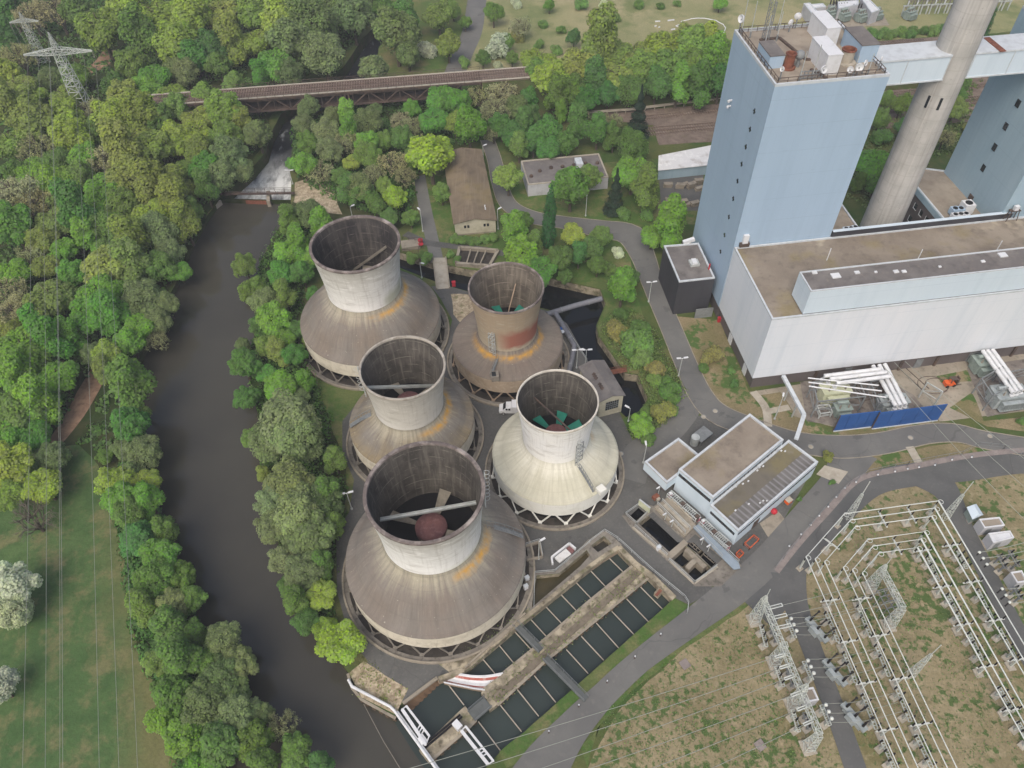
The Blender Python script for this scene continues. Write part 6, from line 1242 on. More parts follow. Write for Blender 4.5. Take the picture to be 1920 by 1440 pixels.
# ------------------------------------------------------------------ lamps, pylons, conductors
def lattice_leg(b, p, q, w0, w1, n, t=.1, m=0):
    """square lattice boom from p to q"""
    p = Vector(p); q = Vector(q); d = (q - p).normalized(); a = d.cross(ZZ)
    a = Vector((1, 0, 0)) if a.length < .05 else a.normalized(); c = a.cross(d); R = []
    for i in range(n + 1):
        f = i / n; w = (w0 + (w1 - w0) * f) / 2; o = p.lerp(q, f); R.append([o + a * (x * w) + c * (y * w) for x, y in ((-1, -1), (1, -1), (1, 1), (-1, 1))])
    for i in range(n):
        for j in range(4):
            b.beam(R[i][j], R[i + 1][j], t * 1.35, None, m); k = (j + 1) % 4
            b.beam(R[i][j], R[i + 1][k], t, None, m) if (i + j) % 2 else b.beam(R[i][k], R[i + 1][j], t, None, m)
            b.beam(R[i + 1][j], R[i + 1][k], t, None, m)
def lamp(base, lab, h=6.2, heads=1, az=0.0, grp='street lamps on the plant roads'):
    t = thing('street_lamp', lab, 'street lamp', base, grp); b = MB(); b.tube([base, base + ZZ * h * .5, base + ZZ * h], [.12, .09, .06], 8); b.cyl(base, .22, .35, 8); b.build('post', M['white_metal'], t)
    for i in range(heads):
        d = Vector((cos(az + pi * i), sin(az + pi * i), 0)); b = MB(); b.beam(base + ZZ * h, base + ZZ * (h + .12) + d * .35, .09); b.beam(base + ZZ * (h + .12) + d * .3, base + ZZ * (h + .2) + d * 1.2, .34, .16); b.build('lamp_head', M['white'], t)
lamp(G(1216, 566), 'double headed lamp on the road edge next to the anthracite annexe', 5.9, 2, .1); lamp(G(1272, 705), 'double headed lamp at the road bend below the turbine hall corner', 5.4, 2, .1)
lamp(G(1098, 405), 'lamp on the lawn between the conifer and the road', 6, 1, 1.6); lamp(G(1232, 428), 'lamp half hidden behind the tree at the tower foot', 6, 1, 1.6); lamp(G(934, 430), 'lamp at the corner of the long shed', 6, 1, .6); lamp(G(793, 434), 'lamp beside the path to the canal bridge', 6.4, 1, 2.2)
lamp(G(907, 310), 'lamp at the back end of the long shed', 6, 1, .5); lamp(G(660, 955), 'double headed lamp on the grass beside the near cooling tower', 5.4, 2, .2); lamp(G(791, 521), 'lamp standing at the canal behind the far cooling tower', 4.6, 1, -.5); lamp(G(663, 418), 'lamp peeping over the rim of the far cooling tower', 5, 1, .5)
lamp(G(549, 345), 'double headed lamp beside the weir', 4.2, 2, 0); lamp(G(1452, 786), 'lamp on the lawn beside the pipe bridge', 6.6, 1, 1.2); lamp(G(1206, 868), 'lamp at the corner of the pump house annexe', 5.2, 1, 1.6); lamp(G(1178, 790), 'lamp leaning beside the old pump house door', 4, 1, 2.5)
lamp(G(1010, 1048), 'lamp at the stair pit beside the near cooling tower', 6.0, 1, .5); lamp(G(1097, 690), 'double headed lamp over the canal railing', 5.5, 2, 0); lamp(G(1081, 690), 'double headed lamp by the bent pipe at the canal', 5.5, 2, .1)
lamp(G(1028, 206), 'lamp in the trees at the end of the concrete walkway', 6, 1, 1); lamp(G(1163, 203), 'lamp on the concrete walkway west of the conifer', 7, 1, 1); lamp(G(1311, 191), 'lamp on the concrete walkway beside the blue tower', 8, 1, 1); lamp(G(985, 872), 'lamp head over the cream tower ring kerb', 1.2, 1, 1)
for i, q in enumerate(((1480, 1024), (1502, 1002), (1520, 984), (1536, 967), (1553, 950), (1568, 932), (1584, 915), (1605, 904), (1646, 890), (1678, 884), (1702, 879), (1723, 876), (1753, 872), (1785, 862), (1822, 857))):
    t = thing('path_light', f'small white marker light on the pink kerb strip, {ORD[i]} counting from the pump house', 'marker light', G(*q), 'marker lights along the pink strip'); b = MB(); b.cyl(G(*q, .15), .12, .5, 8); b.build('post', M['steel_grey'], t); b = MB(); b.sph(G(*q, .75), .17, 8); b.build('globe', M['white'], t)
for i, q in enumerate(((1238, 1192), (1190, 1234), (1138, 1280), (1085, 1325), (1029, 1374))):
    t = thing('marker_post', f'short white marker post on the basin embankment, {ORD[i]} from the pump house', 'post', G(*q), 'marker posts on the embankment'); b = MB(); b.cyl(G(*q), .12, .9, 8); b.build('post', M['white'], t); b = MB(); b.cyl(G(*q, .9), .14, .12, 8); b.build('cap', M['steel_dark'], t)
for i, q in enumerate(((1341, 771), (1319, 782), (1520, 838), (1707, 821), (1856, 818), (1164, 851))):
    t = thing('drain_cover', ('pale drain cover on the road bend north of the pump house', 'pale drain cover in the yard road junction', 'pale drain cover on the road behind the pump house', 'pale drain cover on the road before the long blue wall', 'pale drain cover on the road at the second bay', 'pale drain cover on the yard by the annexe')[i], 'drain cover', G(*q)); b = MB(); b.cyl(G(*q, .1), .45, .06, 12); b.build('lid', M['concrete_light'], t); b = MB(); b.lathe([(.45, .1), (.58, .1), (.58, .13), (.45, .13)], 12, G(*q), 0, True); b.build('ring', M['steel_grey'], t)
# pylons
def pylon(lab, base, h, w0, arm_z, arm_l, az, tk=1.0):
    t = thing('power_pylon', lab, 'pylon', base); b = MB(); lattice_leg(b, base, base + ZZ * arm_z, w0, w0 * .45, 11, .13 * tk); lattice_leg(b, base + ZZ * arm_z, base + ZZ * h, w0 * .45, .15, 4, .1 * tk); b.build('tower', M['lattice'], t)
    d = Vector((cos(az), sin(az), 0))
    for sg in (-1, 1): b = MB(); lattice_leg(b, base + ZZ * (arm_z + .6) + d * .6 * sg, base + ZZ * (arm_z + .1) + d * arm_l * sg, 1.7 * tk, .25, 7, .1 * tk); b.build('cross_arm', M['lattice'], t)
    tips = []
    for k in (-1, -.68, -.36, .36, .68, 1):
        p = base + d * arm_l * k + ZZ * (arm_z - .1); b = MB(); b.lathe([(0, 0), (.06, 0), (.16, -.3), (.06, -.5), (.16, -.9), (.06, -1.1), (.16, -1.5), (.05, -1.9), (0, -1.9)], 8, p); b.build('insulator', M['strut'], t); tips.append(p - ZZ * 1.9)
    return t, tips, base + ZZ * h
pb_ = G(167, 222); ph_ = hgt(pb_, 93, 60); az_ = hgt(pb_, 108, 100); a_l = (G(48, 105, az_) - G(176, 97, az_)).length / 2; aaz = atan2(*[(G(176, 97, az_) - G(48, 105, az_))[i] for i in (1, 0)])
py1, tips1, top1 = pylon('grey lattice power pylon standing in the wood by the railway', pb_, ph_, 4.2, az_, a_l, aaz)
pb2 = G(84, 120); py2, tips2, top2 = pylon('fainter lattice pylon behind the nearer one', pb2, hgt(pb2, 47, 20), 3.0, hgt(pb2, 52, 40), 4.5, aaz, .55)
def wire(name, lab, a, c, sag, r, m='lattice', grp=None, n=14):
    t = thing(name, lab, 'power line', flat(a), grp); b = MB(); b.tube([a.lerp(c, i / n) - ZZ * (4 * sag * (i / n) * (1 - i / n)) for i in range(n + 1)], r, 4); b.build('wire', M[m], t); return t
M['wire'] = mat('pale_conductor', '#8f938a', (), .6)
ends = [40, 84, 112, 188, 226, 262]
for i, tp in enumerate(tips1):
    wire('power_line', f'thin overhead conductor from the pylon over the meadow, {ORD[i]} from the picture edge', tp, G(ends[i], 1530, 13), 2.0, .03, 'wire', 'overhead conductors of the pylon')
    wire('power_line', f'thin conductor between the two pylons, {ORD[i]} from the picture edge', tp, tips2[i], 1.0, .025, 'wire', 'conductors between the two pylons', 8)
wire('power_line', 'earth wire from the pylon tip over the meadow', top1, G(118, 1530, 17), 2.0, .03, 'wire')
wire('power_line', 'earth wire linking the two pylon tips', top1, top2, 1.0, .025, 'wire')
# ------------------------------------------------------------------ outdoor substation
ZT_ = 4.3
TUB = {'O1': [(1704, 1483), (1511.7, 1044), (1583.3, 963.3), (1760, 939), (1960, 1275)], 'O2': [(1722, 1483), (1529, 1048), (1595, 975), (1753, 952.5), (1946, 1282)], 'O3': [(1741, 1483), (1546.7, 1053), (1604, 987.5), (1747.5, 968), (1932, 1284)],
       'I1': [(1777, 1483), (1581.7, 1064), (1626.7, 1011.7), (1734, 996.7), (1995, 1460)], 'I2': [(1797, 1483), (1599, 1068), (1636.7, 1024), (1727.5, 1010.8), (1978, 1460)], 'I3': [(1815, 1483), (1617.5, 1074), (1648, 1036.7), (1720.8, 1026.7), (1962, 1460)]}
TW = {k: [G(x, y, ZT_) for x, y in v] for k, v in TUB.items()}
for k, w_ in (('O1', 'outermost'), ('O2', 'second from outside'), ('O3', 'third from outside'), ('I1', 'fourth from outside'), ('I2', 'second from inside'), ('I3', 'innermost')):
    t = thing('busbar', f'long white busbar tube bending round the substation, {w_} of six', 'busbar', flat(TW[k][1]), 'busbar tubes of the substation'); P = TW[k]
    b = MB(); b.tube(P, .085, 8); b.build('tube', M['bright_tube'], t)
    for c in P[1:4]: b = MB(); b.lathe([(.42 + .05 * cos(a * pi / 3), .05 * sin(a * pi / 3)) for a in range(6)], 14, c + Vector((.3, -.2, 0)), 0, True); b.build('expansion_loop', M['bright_tube'], t)
def ins(b, p, h=1.15, r=.13, m=0):
    b.lathe([(0, 0)] + [(r * (1.0 if i % 2 else .62), h * i / 9) for i in range(10)] + [(0, h)], 8, p, m)
def seg(k, leg): return TW[k][leg], TW[k][leg + 1]
def support(lab, g, leg, pxb):
    base = G(*pxb); a, c = seg(g + '2', leg); d = (c - a); d.z = 0; d.normalize(); s = Vector((-d.y, d.x, 0)); f0 = lambda k: (seg(k, leg)[0] - base).dot(s)
    o = [f0(g + '1'), f0(g + '2'), f0(g + '3')]; lo, hi = min(o), max(o); t = thing('busbar_support', lab, 'busbar support', base, 'T shaped busbar supports'); zb = ZT_ - 1.35
    b = MB(); b.box(base + ZZ * .15, (1.4, 1.2, .3), atan2(d.y, d.x)); b.build('footing', M['concrete_light'], t)
    b = MB(); b.beam(base, base + ZZ * zb, .26); b.build('post', M['lattice'], t)
    b = MB(); b.beam(base + s * (lo - .3) + ZZ * zb, base + s * (hi + .3) + ZZ * zb, .22, .2); b.beam(base + s * lo * .5 + ZZ * zb, base + ZZ * (zb - .9), .12); ca_ = b.build('cross_arm', M['bright_tube'], t)
    for x in o: b = MB(); ins(b, base + s * x + ZZ * (zb + .1), 1.2); b.build('insulator', M['black'], ca_)
def sup_row(g, leg, lst, lab):
    for i, q in enumerate(lst): support(lab.format(ORD[i]), g, leg, q)
sup_row('O', 0, [(1550, 1140), (1577, 1217), (1613, 1293), (1650, 1380)], 'three phase busbar support on the outer left leg, {} from the bend'); sup_row('I', 0, [(1607, 1137), (1640, 1205), (1677, 1285), (1713, 1370)], 'three phase busbar support on the inner left leg, {} from the bend')
sup_row('O', 3, [(1773, 1038), (1810, 1106), (1851, 1177), (1893, 1250)], 'three phase busbar support on the outer right leg, {} from the bend'); sup_row('I', 3, [(1718, 1048), (1755, 1115), (1793, 1185), (1833, 1263), (1880, 1343)], 'three phase busbar support on the inner right leg, {} from the bend')
sup_row('O', 2, [(1645, 991), (1698, 983)], 'three phase busbar support on the outer top run, {} from the slanted run'); sup_row('I', 2, [(1671, 1041)], 'three phase busbar support on the inner top run'); sup_row('O', 1, [(1548, 1034)], 'three phase busbar support on the outer slanted run')
bend = ('lower left bend', 'upper left bend', 'upper right bend'); rel = {'1': 'outer', '2': 'middle', '3': 'inner'}
for g, gn in (('O', 'outer trio'), ('I', 'inner trio')):
    for bi in (1, 2, 3):
        for k in '123':
            if bi == 3 and g == 'I' and k == '3': continue
            p = TW[g + k][bi]; b0 = flat(p); t = thing('post_insulator', f'single busbar post at the {bend[bi - 1]} of the {gn}, {rel[k]} phase', 'busbar post', b0, 'single busbar posts')
            b = MB(); b.box(b0 + ZZ * .15, (1.0, .9, .3), .6); b.build('footing', M['concrete_light'], t); b = MB(); b.beam(b0, b0 + ZZ * (ZT_ - 1.2), .24); b.build('post', M['lattice'], t); b = MB(); ins(b, b0 + ZZ * (ZT_ - 1.2), 1.1); b.build('insulator', M['black'], t)
def disconnector(lab, p, q, zb=2.1, pads=2, heads=6, m='lattice', name='disconnector', h=1.0, ball=False, grp='disconnectors of the substation'):
    a, c = G(*p, zb), G(*q, zb); d = (c - a).normalized(); s = Vector((-d.y, d.x, 0)); t = thing(name, lab, name.replace('_', ' '), flat(a), grp)
    b = MB()
    for e_ in (-.25, .25): b.beam(a + s * e_, c + s * e_, .1, .22)
    n = 10
    for i in range(n + 1): o = a.lerp(c, i / n); b.beam(o - s * .25, o + s * .25, .08)
    bm_ = b.build('beam', M[m], t)
    for f_ in ((.2, .8) if pads == 2 else (.5,)):
        o = a.lerp(c, f_); b = MB(); b.beam(flat(o), o, .24); b.build('post', M[m], t); b = MB(); b.box(flat(o) + ZZ * .13, (1.2, 1.0, .26), .5); b.build('footing', M['concrete_light'], t)
    for i in range(heads):
        o = a.lerp(c, (i + .5) / heads) + s * (.0 if heads == 3 else (.45 if i % 2 else -.45)) + ZZ * .1; b = MB(); ins(b, o, h, .14); iu_ = b.build('insulator', M['black'] if not ball else M['trafo_grey'], bm_)
        if ball: b = MB(); b.sph(o + ZZ * (h + .22), .3, 10); b.build('head', M['bright_tube'], t, True)
    return t
for g_, lst in (('below the outer left leg', [((1548, 1147), (1572, 1203)), ((1582, 1222), (1605, 1280)), ((1617, 1300), (1643, 1367)), ((1653, 1387), (1677, 1440))]), ('below the inner left leg', [((1608, 1135), (1632, 1192)), ((1642, 1208), (1667, 1268)), ((1680, 1287), (1707, 1353)), ((1717, 1377), (1747, 1440))]),
                ('below the inner right leg', [((1739, 1042), (1760, 1090)), ((1776, 1113), (1802, 1165)), ((1816, 1185), (1841, 1238)), ((1872, 1287), (1900, 1335)), ((1908, 1352), (1935, 1400))]), ('below the outer right leg', [((1795, 1030), (1812, 1066)), ((1832, 1104), (1860, 1160)), ((1872, 1176), (1904, 1236))])):
    for i, (p, q) in enumerate(lst): disconnector(f'ladder shaped disconnector {g_}, {ORD[i]} from the bend', p, q)
bays = ('bay nearest the road fork', 'middle bay', 'bay beside the white kiosk')
for i, (p, q) in enumerate((((1476, 1162), (1491, 1196)), ((1507, 1240), (1523, 1275)), ((1540, 1322), (1556, 1360)))): disconnector('round headed current transformers in the ' + bays[i], p, q, 2.0, 2, 3, 'lattice', 'current_transformer', 1.3, True, 'current transformers of the bays')
for i, (p, q) in enumerate((((1427, 1172), (1437, 1212)), ((1455, 1250), (1469, 1287)), ((1486, 1331), (1498, 1372)))): disconnector('line side isolator left of the gantry in the ' + bays[i], p, q, 1.9, 2, 3, 'lattice', 'line_isolator', 1.2, False, 'line side isolators')
for i, (p, q) in enumerate((((1446, 1176), (1458, 1204)), ((1477, 1252), (1489, 1288)), ((1508, 1336), (1519, 1368)))): disconnector('earthing switch under the gantry beam in the ' + bays[i], p, q, 1.6, 2, 3, 'steel_grey', 'earthing_switch', 1.0, False, 'earthing switches under the gantry')
for i, (x, y) in enumerate(((1529, 1185), (1562, 1265), (1598, 1348))):
    c = G(x, y); t = thing('circuit_breaker', 'grey circuit breaker with three slanted poles in the ' + bays[i], 'circuit breaker', c, 'circuit breakers of the bays'); r_ = radians(-62); d = Vector((cos(r_), sin(r_), 0)); s = Vector((-d.y, d.x, 0))
    b = MB(); b.box(c + ZZ * .9, (4.6, 1.0, .5), r_); b.box(c + ZZ * .3 - d * 1.2, (1.0, 1.0, .6), r_); b.box(c + ZZ * .3 + d * 1.2, (1, 1, .6), r_); b.build('frame', M['trafo_grey'], t)
    b = MB(); b.box(c - s * .7 + ZZ * 1.0, (1.6, .7, 1.4), r_); b.build('cabinet', M['trafo_grey'], t)
    for k in (-1, 0, 1): b = MB(); o = c + d * (1.6 * k) + ZZ * 1.1; ins(b, o, 1.5, .2); b.tube([o + ZZ * 1.5, o + ZZ * 2.3 + s * .9], .12, 8); b.sph(o + ZZ * 2.4 + s * 1.0, .22, 8); b.build('pole', M['black'] if k else M['black'], t)
def gantry(lab, cols, beam, n_b, masts):
    t = thing('line_gantry', lab, 'gantry', G(*cols[0][0])); tops = []
    for (bp, tp) in cols:
        g0 = G(*bp); h_ = hgt(g0, *tp); b = MB(); dd = (G(*cols[-1][0]) - G(*cols[0][0])).normalized(); s = Vector((-dd.y, dd.x, 0))
        # A-shaped lattice column: two booms meeting at the beam
        lattice_leg(b, g0, g0 + ZZ * h_, 1.5, .75, 6, .06); b.build('column', M['lattice'], t); tops.append(g0 + ZZ * h_); b = MB(); b.box(g0 + ZZ * .15, (2.2, 2.0, .3), atan2(dd.y, dd.x)); b.build('footing', M['concrete_light'], t)
    b = MB(); lattice_leg(b, tops[0], tops[-1], .8, .8, n_b, .06); b.build('beam', M['lattice'], t)
    for i in masts:
        b = MB(); lattice_leg(b, tops[i], tops[i] + ZZ * 1.8, .8, .25, 3, .08); b.beam(tops[i] + ZZ * 1.8, tops[i] + ZZ * 4.2, .09); b.build('mast_tip', M['lattice'], t)
    return t, tops
gt1, tp1 = gantry('long lattice gantry along the substation road with four columns', [((1413, 1164), (1440, 1132)), ((1450, 1243), (1471, 1207)), ((1484, 1322), (1503, 1288)), ((1514, 1402), (1535, 1376))], 0, 26, [0, 2])
gt2, tp2 = gantry('short lattice gantry standing inside the busbar loop', [((1630, 1102), (1653, 1068)), ((1664, 1174), (1690, 1138))], 0, 9, [0])
for lab, bp, lp, tp in (('lightning mast at the upper left bend of the busbars', (1590, 971), (1616, 926), (1630, 902)), ('lightning mast beside the small green hut', (1770, 973), (1805.4, 927), (1825, 903)), ('lightning mast in the middle of the substation grass', (1704, 1268), (1743, 1225), (1762, 1207))):
    g0 = G(*bp); h1, h2 = hgt(g0, *lp), hgt(g0, *tp); t = thing('lightning_mast', lab, 'mast', g0, 'lightning masts'); b = MB(); lattice_leg(b, g0, g0 + ZZ * h1, 1.0, .3, 8, .055); b.build('lattice', M['lattice'], t); b = MB(); b.beam(g0 + ZZ * h1, g0 + ZZ * h2, .1); b.build('spike', M['bright_tube'], t)
# conductors of the bays
for i, ys in enumerate((((1418, 1146, 1482, 1158), (1424, 1163, 1489, 1174), (1430, 1180, 1495, 1190)), ((1451, 1222, 1513, 1236), (1457, 1239, 1520, 1252), (1463, 1256, 1527, 1269)), ((1486, 1304, 1547, 1319), (1492, 1322, 1553, 1337), (1498, 1340, 1560, 1354)))):
    for j, (x0_, y0_, x1_, y1_) in enumerate(ys):
        ph_n = ('first', 'second', 'third')[j]; a = G(x1_, y1_, 3.7); c = G(x1_ + 58 - 1 * j, y1_ - 3 + j, 3.6); e_ = G(x1_ + 130, y1_ - 20, 3.2)
        wire('bay_conductor', f'thin conductor over the substation road in the {bays[i]}, {ph_n} of three', a, c, .2, .035, 'wire', 'conductors of the bays', 6); wire('bay_conductor', f'thin conductor from breaker to busbar, {bays[i]}, {ph_n} of three', c, e_, .25, .035, 'wire', 'conductors of the bays', 6)
be = lambda f_: tp1[0].lerp(tp1[-1], f_)
for i, (f_, ex, ey) in enumerate(((.42, 700, 1460), (.50, 800, 1470), (.58, 915, 1475), (.70, 990, 1480), (.80, 1090, 1490), (.90, 1200, 1500))):
    a = be(f_); wire('power_line', f'overhead line leaving the long gantry over the grass, {ORD[i]} from the road fork', a, G(ex, ey, 11), 1.0, .045, 'wire', 'overhead lines from the long gantry')
    t = thing('tension_insulator', f'tension insulator at the long gantry beam, {ORD[i]} from the road fork', 'insulator', flat(a), 'tension insulators of the gantry'); b = MB(); d = (G(ex, ey, 11) - a).normalized()
    for e2 in (-.16, .16): s = Vector((-d.y, d.x, 0)) * e2; b.tube([a + s + d * .1, a + s + d * 1.8], .09, 6)
    b.beam(a + d * 1.8 - Vector((-d.y, d.x, 0)) * .2, a + d * 1.8 + Vector((-d.y, d.x, 0)) * .2, .08); b.build('string', M['bright_tube'], t); 
for i, f_ in enumerate((.06, .14, .22)):
    a = be(f_); c = tp2[0].lerp(tp2[1], .2 + .3 * i); wire('power_line', f'overhead line strung between the two gantries, {ORD[i]} from the road fork', a, c, .5, .04, 'wire', 'lines between the gantries'); t = thing('tension_insulator', f'double rod insulator on the long gantry towards the short one, {ORD[i]} from the road fork', 'insulator', flat(a), 'double rod insulators'); b = MB(); d = (c - a).normalized(); s = Vector((-d.y, d.x, 0)) * .22
    for e2 in (-1, 1): b.tube([a + s * e2 + d * .2, a + s * e2 + d * 2.6], .07, 6)
    b.beam(a + d * 2.6 - s * 1.1, a + d * 2.6 + s * 1.1, .12); b.beam(a + d * .2 - s * 1.1, a + d * .2 + s * 1.1, .12); b.build('rods', M['bright_tube'], t)
for i, (p, q) in enumerate((((1654, 682.5), (1922, 975)), ((1677, 679.5), (1935, 925)), ((1697, 677.5), (1948, 880)))): wire('power_line', f'overhead line from the turbine hall wall to the substation, {("first", "second", "third")[i]} from the bus ducts', G(*p, 9), G(*q, 10), .6, .05, 'wire', 'lines from the turbine hall')
t = thing('cable_truss', 'grey steel truss standing in the short gantry', 'truss', G(1662, 1130)); b = MB()
for i in range(5): a, c = G(1645 + i * 6, 1108 + i * 11, 3.4), G(1668 + i * 6, 1102 + i * 11, 3.4); b.beam(a, c, .12); b.beam(flat(a), a, .1); b.beam(flat(c), c, .1)
for o in ((1645, 1108, 1669, 1152), (1668, 1102, 1692, 1146), (1656, 1105, 1680, 1149)): b.beam(G(o[0], o[1], 3.4), G(o[2], o[3], 3.4), .12)
b.build('frame', M['steel_grey'], t)
# right edge strings
for i, (a, c, e_) in enumerate((((1831, 1041.5), (1836.5, 1035.5), (1925, 1016)), ((1838, 1052), (1843.5, 1046.5), (1925, 1032)), ((1845, 1064), (1850.5, 1058), (1925, 1048)), ((1869, 1112), (1879, 1104), (1930, 1098)), ((1876, 1124), (1886, 1116), (1930, 1111)), ((1884, 1137), (1893, 1129), (1930, 1126)))):
    t = thing('insulator_string', f'black insulator string over the eastern substation road, {ORD[i]} from the container huts', 'insulator', flat(G(*a)), 'insulator strings over the eastern road'); p, q = G(*a, 4.6), G(*c, 5.0); b = MB(); b.tube([p.lerp(q, j / 8) for j in range(9)], [.16 if j % 2 else .08 for j in range(9)], 8); b.build('string', M['black'], t); b = MB(); b.sph(q, .26, 8); b.build('head', M['bright_tube'], t)
    wire('bay_conductor', f'conductor from the insulator string to the picture edge, {ORD[i]} from the container huts', q, G(*e_, 6), .4, .06, 'wire', 'conductors at the east edge', 6)
for i, (p, q) in enumerate((((1872, 1040), (1886, 1066)), ((1893, 1032), (1910, 1062)), ((1902, 1100), (1915, 1124)))): disconnector(f'grey isolator frame east of the eastern road, {ORD[i]} from the container huts', p, q, 2.4, 2, 3, 'steel_grey', 'isolator_frame', 1.0, False, 'isolators east of the road')
# kiosks, huts, masts
def kiosk(lab, corners, z, wall, roof, name='kiosk', door=True):
    pts = [flat(p) for p in px(corners, z)]; t = flat_block(name, lab, name.replace('_', ' '), pts, 0, z - .15, wall, roof, .22, 'white', 'wall', .22)
    if door: b = MB(); p, q = pts[3], pts[2]; wall_strip(b, p.lerp(q, .2), p.lerp(q, .45), .1, 2.0, .05); b.build('door', M['steel_grey'], t)
    return t
kiosk('white kiosk with brown roof under the long gantry', [(1503, 1291), (1525, 1288), (1536, 1312), (1513, 1317)], 2.6, 'white_wall', 'roof_tan'); kiosk('white hut with grey brown roof in front of the little green hut', [(1836, 973), (1874, 969), (1884.5, 985), (1846, 990)], 2.6, 'white_wall', 'roof_tan', 'hut')
kiosk('white kiosk with brown roof at the east edge of the substation', [(1895, 1072.5), (1916, 1069), (1927, 1090), (1907.5, 1093)], 2.8, 'white_wall', 'roof_tan')
kiosk('white container hut with pale roof', [(1853, 999.5), (1894, 994.5), (1902, 1008), (1862.5, 1018)], 2.6, 'white_wall', 'white', 'hut')
t = thing('green_hut', 'small pale green hut with a pitched roof', 'hut', G(1827, 960)); pts = [flat(p) for p in px([(1817, 950), (1832, 945), (1843, 962), (1826, 969)], 2.4)]; solid('wall', pts, 0, 2.0, 'trafo_green', t); b = MB(); a, c = pts[0].lerp(pts[1], .5), pts[3].lerp(pts[2], .5); w_ = inset(pts, -.2); V = [w_[0] + ZZ * 2.0, w_[1] + ZZ * 2.0, w_[2] + ZZ * 2.0, w_[3] + ZZ * 2.0, a + ZZ * 2.7, c + ZZ * 2.7]; b.add([tuple(v) for v in V], [(0, 4, 5, 3), (1, 2, 5, 4), (0, 1, 4), (2, 3, 5), (0, 3, 2, 1)]); b.build('roof', M['clad_pale'], t)
sheet('hut_path', px([(1800, 970), (1812, 975), (1850, 1028), (1838, 1030)]), .12, 'concrete'); sheet('cable_cover', px([(1810, 975), (1817, 973), (1823, 981), (1815, 984)]), .15, 'paving')
for i, q in enumerate(((1284, 1246), (1425, 1398), (1284, 1244))[:2]):
    t = thing('cable_cover_plate', ('pinkish cable cover plate in the grass beside the pump road', 'pale cable cover plate beside the substation road')[i], 'plate', G(*q)); b = MB(); b.box(G(*q) + ZZ * .12, (1.4, 1.4, .15), .5); b.build('plate', M['paving'], t)
# fence along the verge
t = thing('wire_fence', 'grey wire fence along the pink kerb strip', 'fence', G(1600, 890)); b = MB(); fp = px([(1452, 1068), (1500, 1010), (1550, 950), (1590, 912), (1625, 890), (1700, 874), (1800, 855), (1830, 838), (1880, 843), (1940, 870)], .1); railing(b, fp, 1.6, 2.4, .05); b.build('mesh_panel', M['steel_grey'], t)
# ------------------------------------------------------------------ far transformer station and field
def far_block(lab, pts, z): 
    return flat_block('switch_house', lab, 'building', [flat(p) for p in px(pts, z)], 0, z - .2, 'white_wall', 'white', .3)
far_block('white switch house nearest the blue tower roof in the far transformer station', [(1507, 6), (1519, 5), (1542, 32), (1530, 36)], 4.0); far_block('small white switch house behind the first in the far station', [(1519, 8), (1543, 6), (1549, 12), (1526, 15)], 3.6); far_block('long white switch house in the far transformer station', [(1571, 3), (1610, 0), (1610, 8), (1572, 16)], 4.2); far_block('white L-shaped end wing of the far switch house', [(1614, -4), (1626, -6), (1650, 18), (1634, 24)], 4.2)
sheet('station_yard', px([(1500, 30), (1560, 8), (1650, 18), (1668, 48), (1560, 52)]), .08, 'concrete')
fars = [(1556, 34, 'far green grey transformer next to the small switch house'), (1580, 38, 'far green grey transformer in the middle of the far station'), (1612, 40, 'far green transformer before the long switch house'), (1640, 36, 'far dark green transformer at the east end of the far station'), (1703, 36, 'lone grey transformer beyond the chimney hedge')]
for x, y, lab in fars: o = transformer(lab, G(x, y), TH + .3, 3.6, 1.9, 2.4, 'trafo_green', True, True, 3); o['group'] = 'transformers of the far station'
for i, (x, y) in enumerate(((1560, 22), (1566, 25), (1588, 18), (1594, 21), (1574, 28), (1602, 30))):
    t = thing('bushing_rack', f'black and white insulator rack in the far station, {ORD[i]} from the blue tower', 'rack', G(x, y), 'insulator racks of the far station'); b = MB(); p = G(x, y); b.beam(p + ZZ * 2.4 - AX * 2, p + ZZ * 2.4 + AX * 2, .3); b.beam(p - AX * 1.8, p - AX * 1.8 + ZZ * 2.4, .25); b.beam(p + AX * 1.8, p + AX * 1.8 + ZZ * 2.4, .25); b.build('stand', M['white_metal'], t)
    for k in (-1.5, -.5, .5, 1.5): b = MB(); ins(b, p + AX * k + ZZ * 2.5, 1.6, .25); b.build('insulator', M['black'], t)
for r_ in range(3):
    for i in range(12 - r_):
        x, y = 1690 + i * 17 + r_ * 9, 29 - r_ * 12 - i * .8
        if 1786 < x < 1850 and y > -5: continue
        t = thing('far_switchgear', f'pale switchgear frame far beyond the tracks, row {("nearest", "second", "third")[r_]} the hedge, {ORD[i]} from the west', 'switchgear', G(x, y), 'far switchgear frames'); p = G(x, y); b = MB(); b.beam(p, p + ZZ * 3.2, .35); b.beam(p + AX * 2.2, p + AX * 2.2 + ZZ * 3.2, .35); b.beam(p + ZZ * 3.2 - AX * .4, p + ZZ * 3.2 + AX * 2.6, .4); b.build('frame', M['strut' if r_ else 'white_metal'], t)
        b = MB(); ins(b, p + AX * 1.1 + ZZ * 3.3, 1.5, .3); b.build('insulator', M['white_metal'], t)
t = thing('rope_ring', 'white rope ring lying on the far field', 'rope', G(1316, 52)); b = MB(); c = G(1316, 52, .12); b.tube([c + Vector((8 * cos(a * pi / 12) * (1 + .12 * sin(3 * a)), 7.5 * sin(a * pi / 12), 0)) for a in range(25)], .16, 5); b.build('rope', M['white'], t)
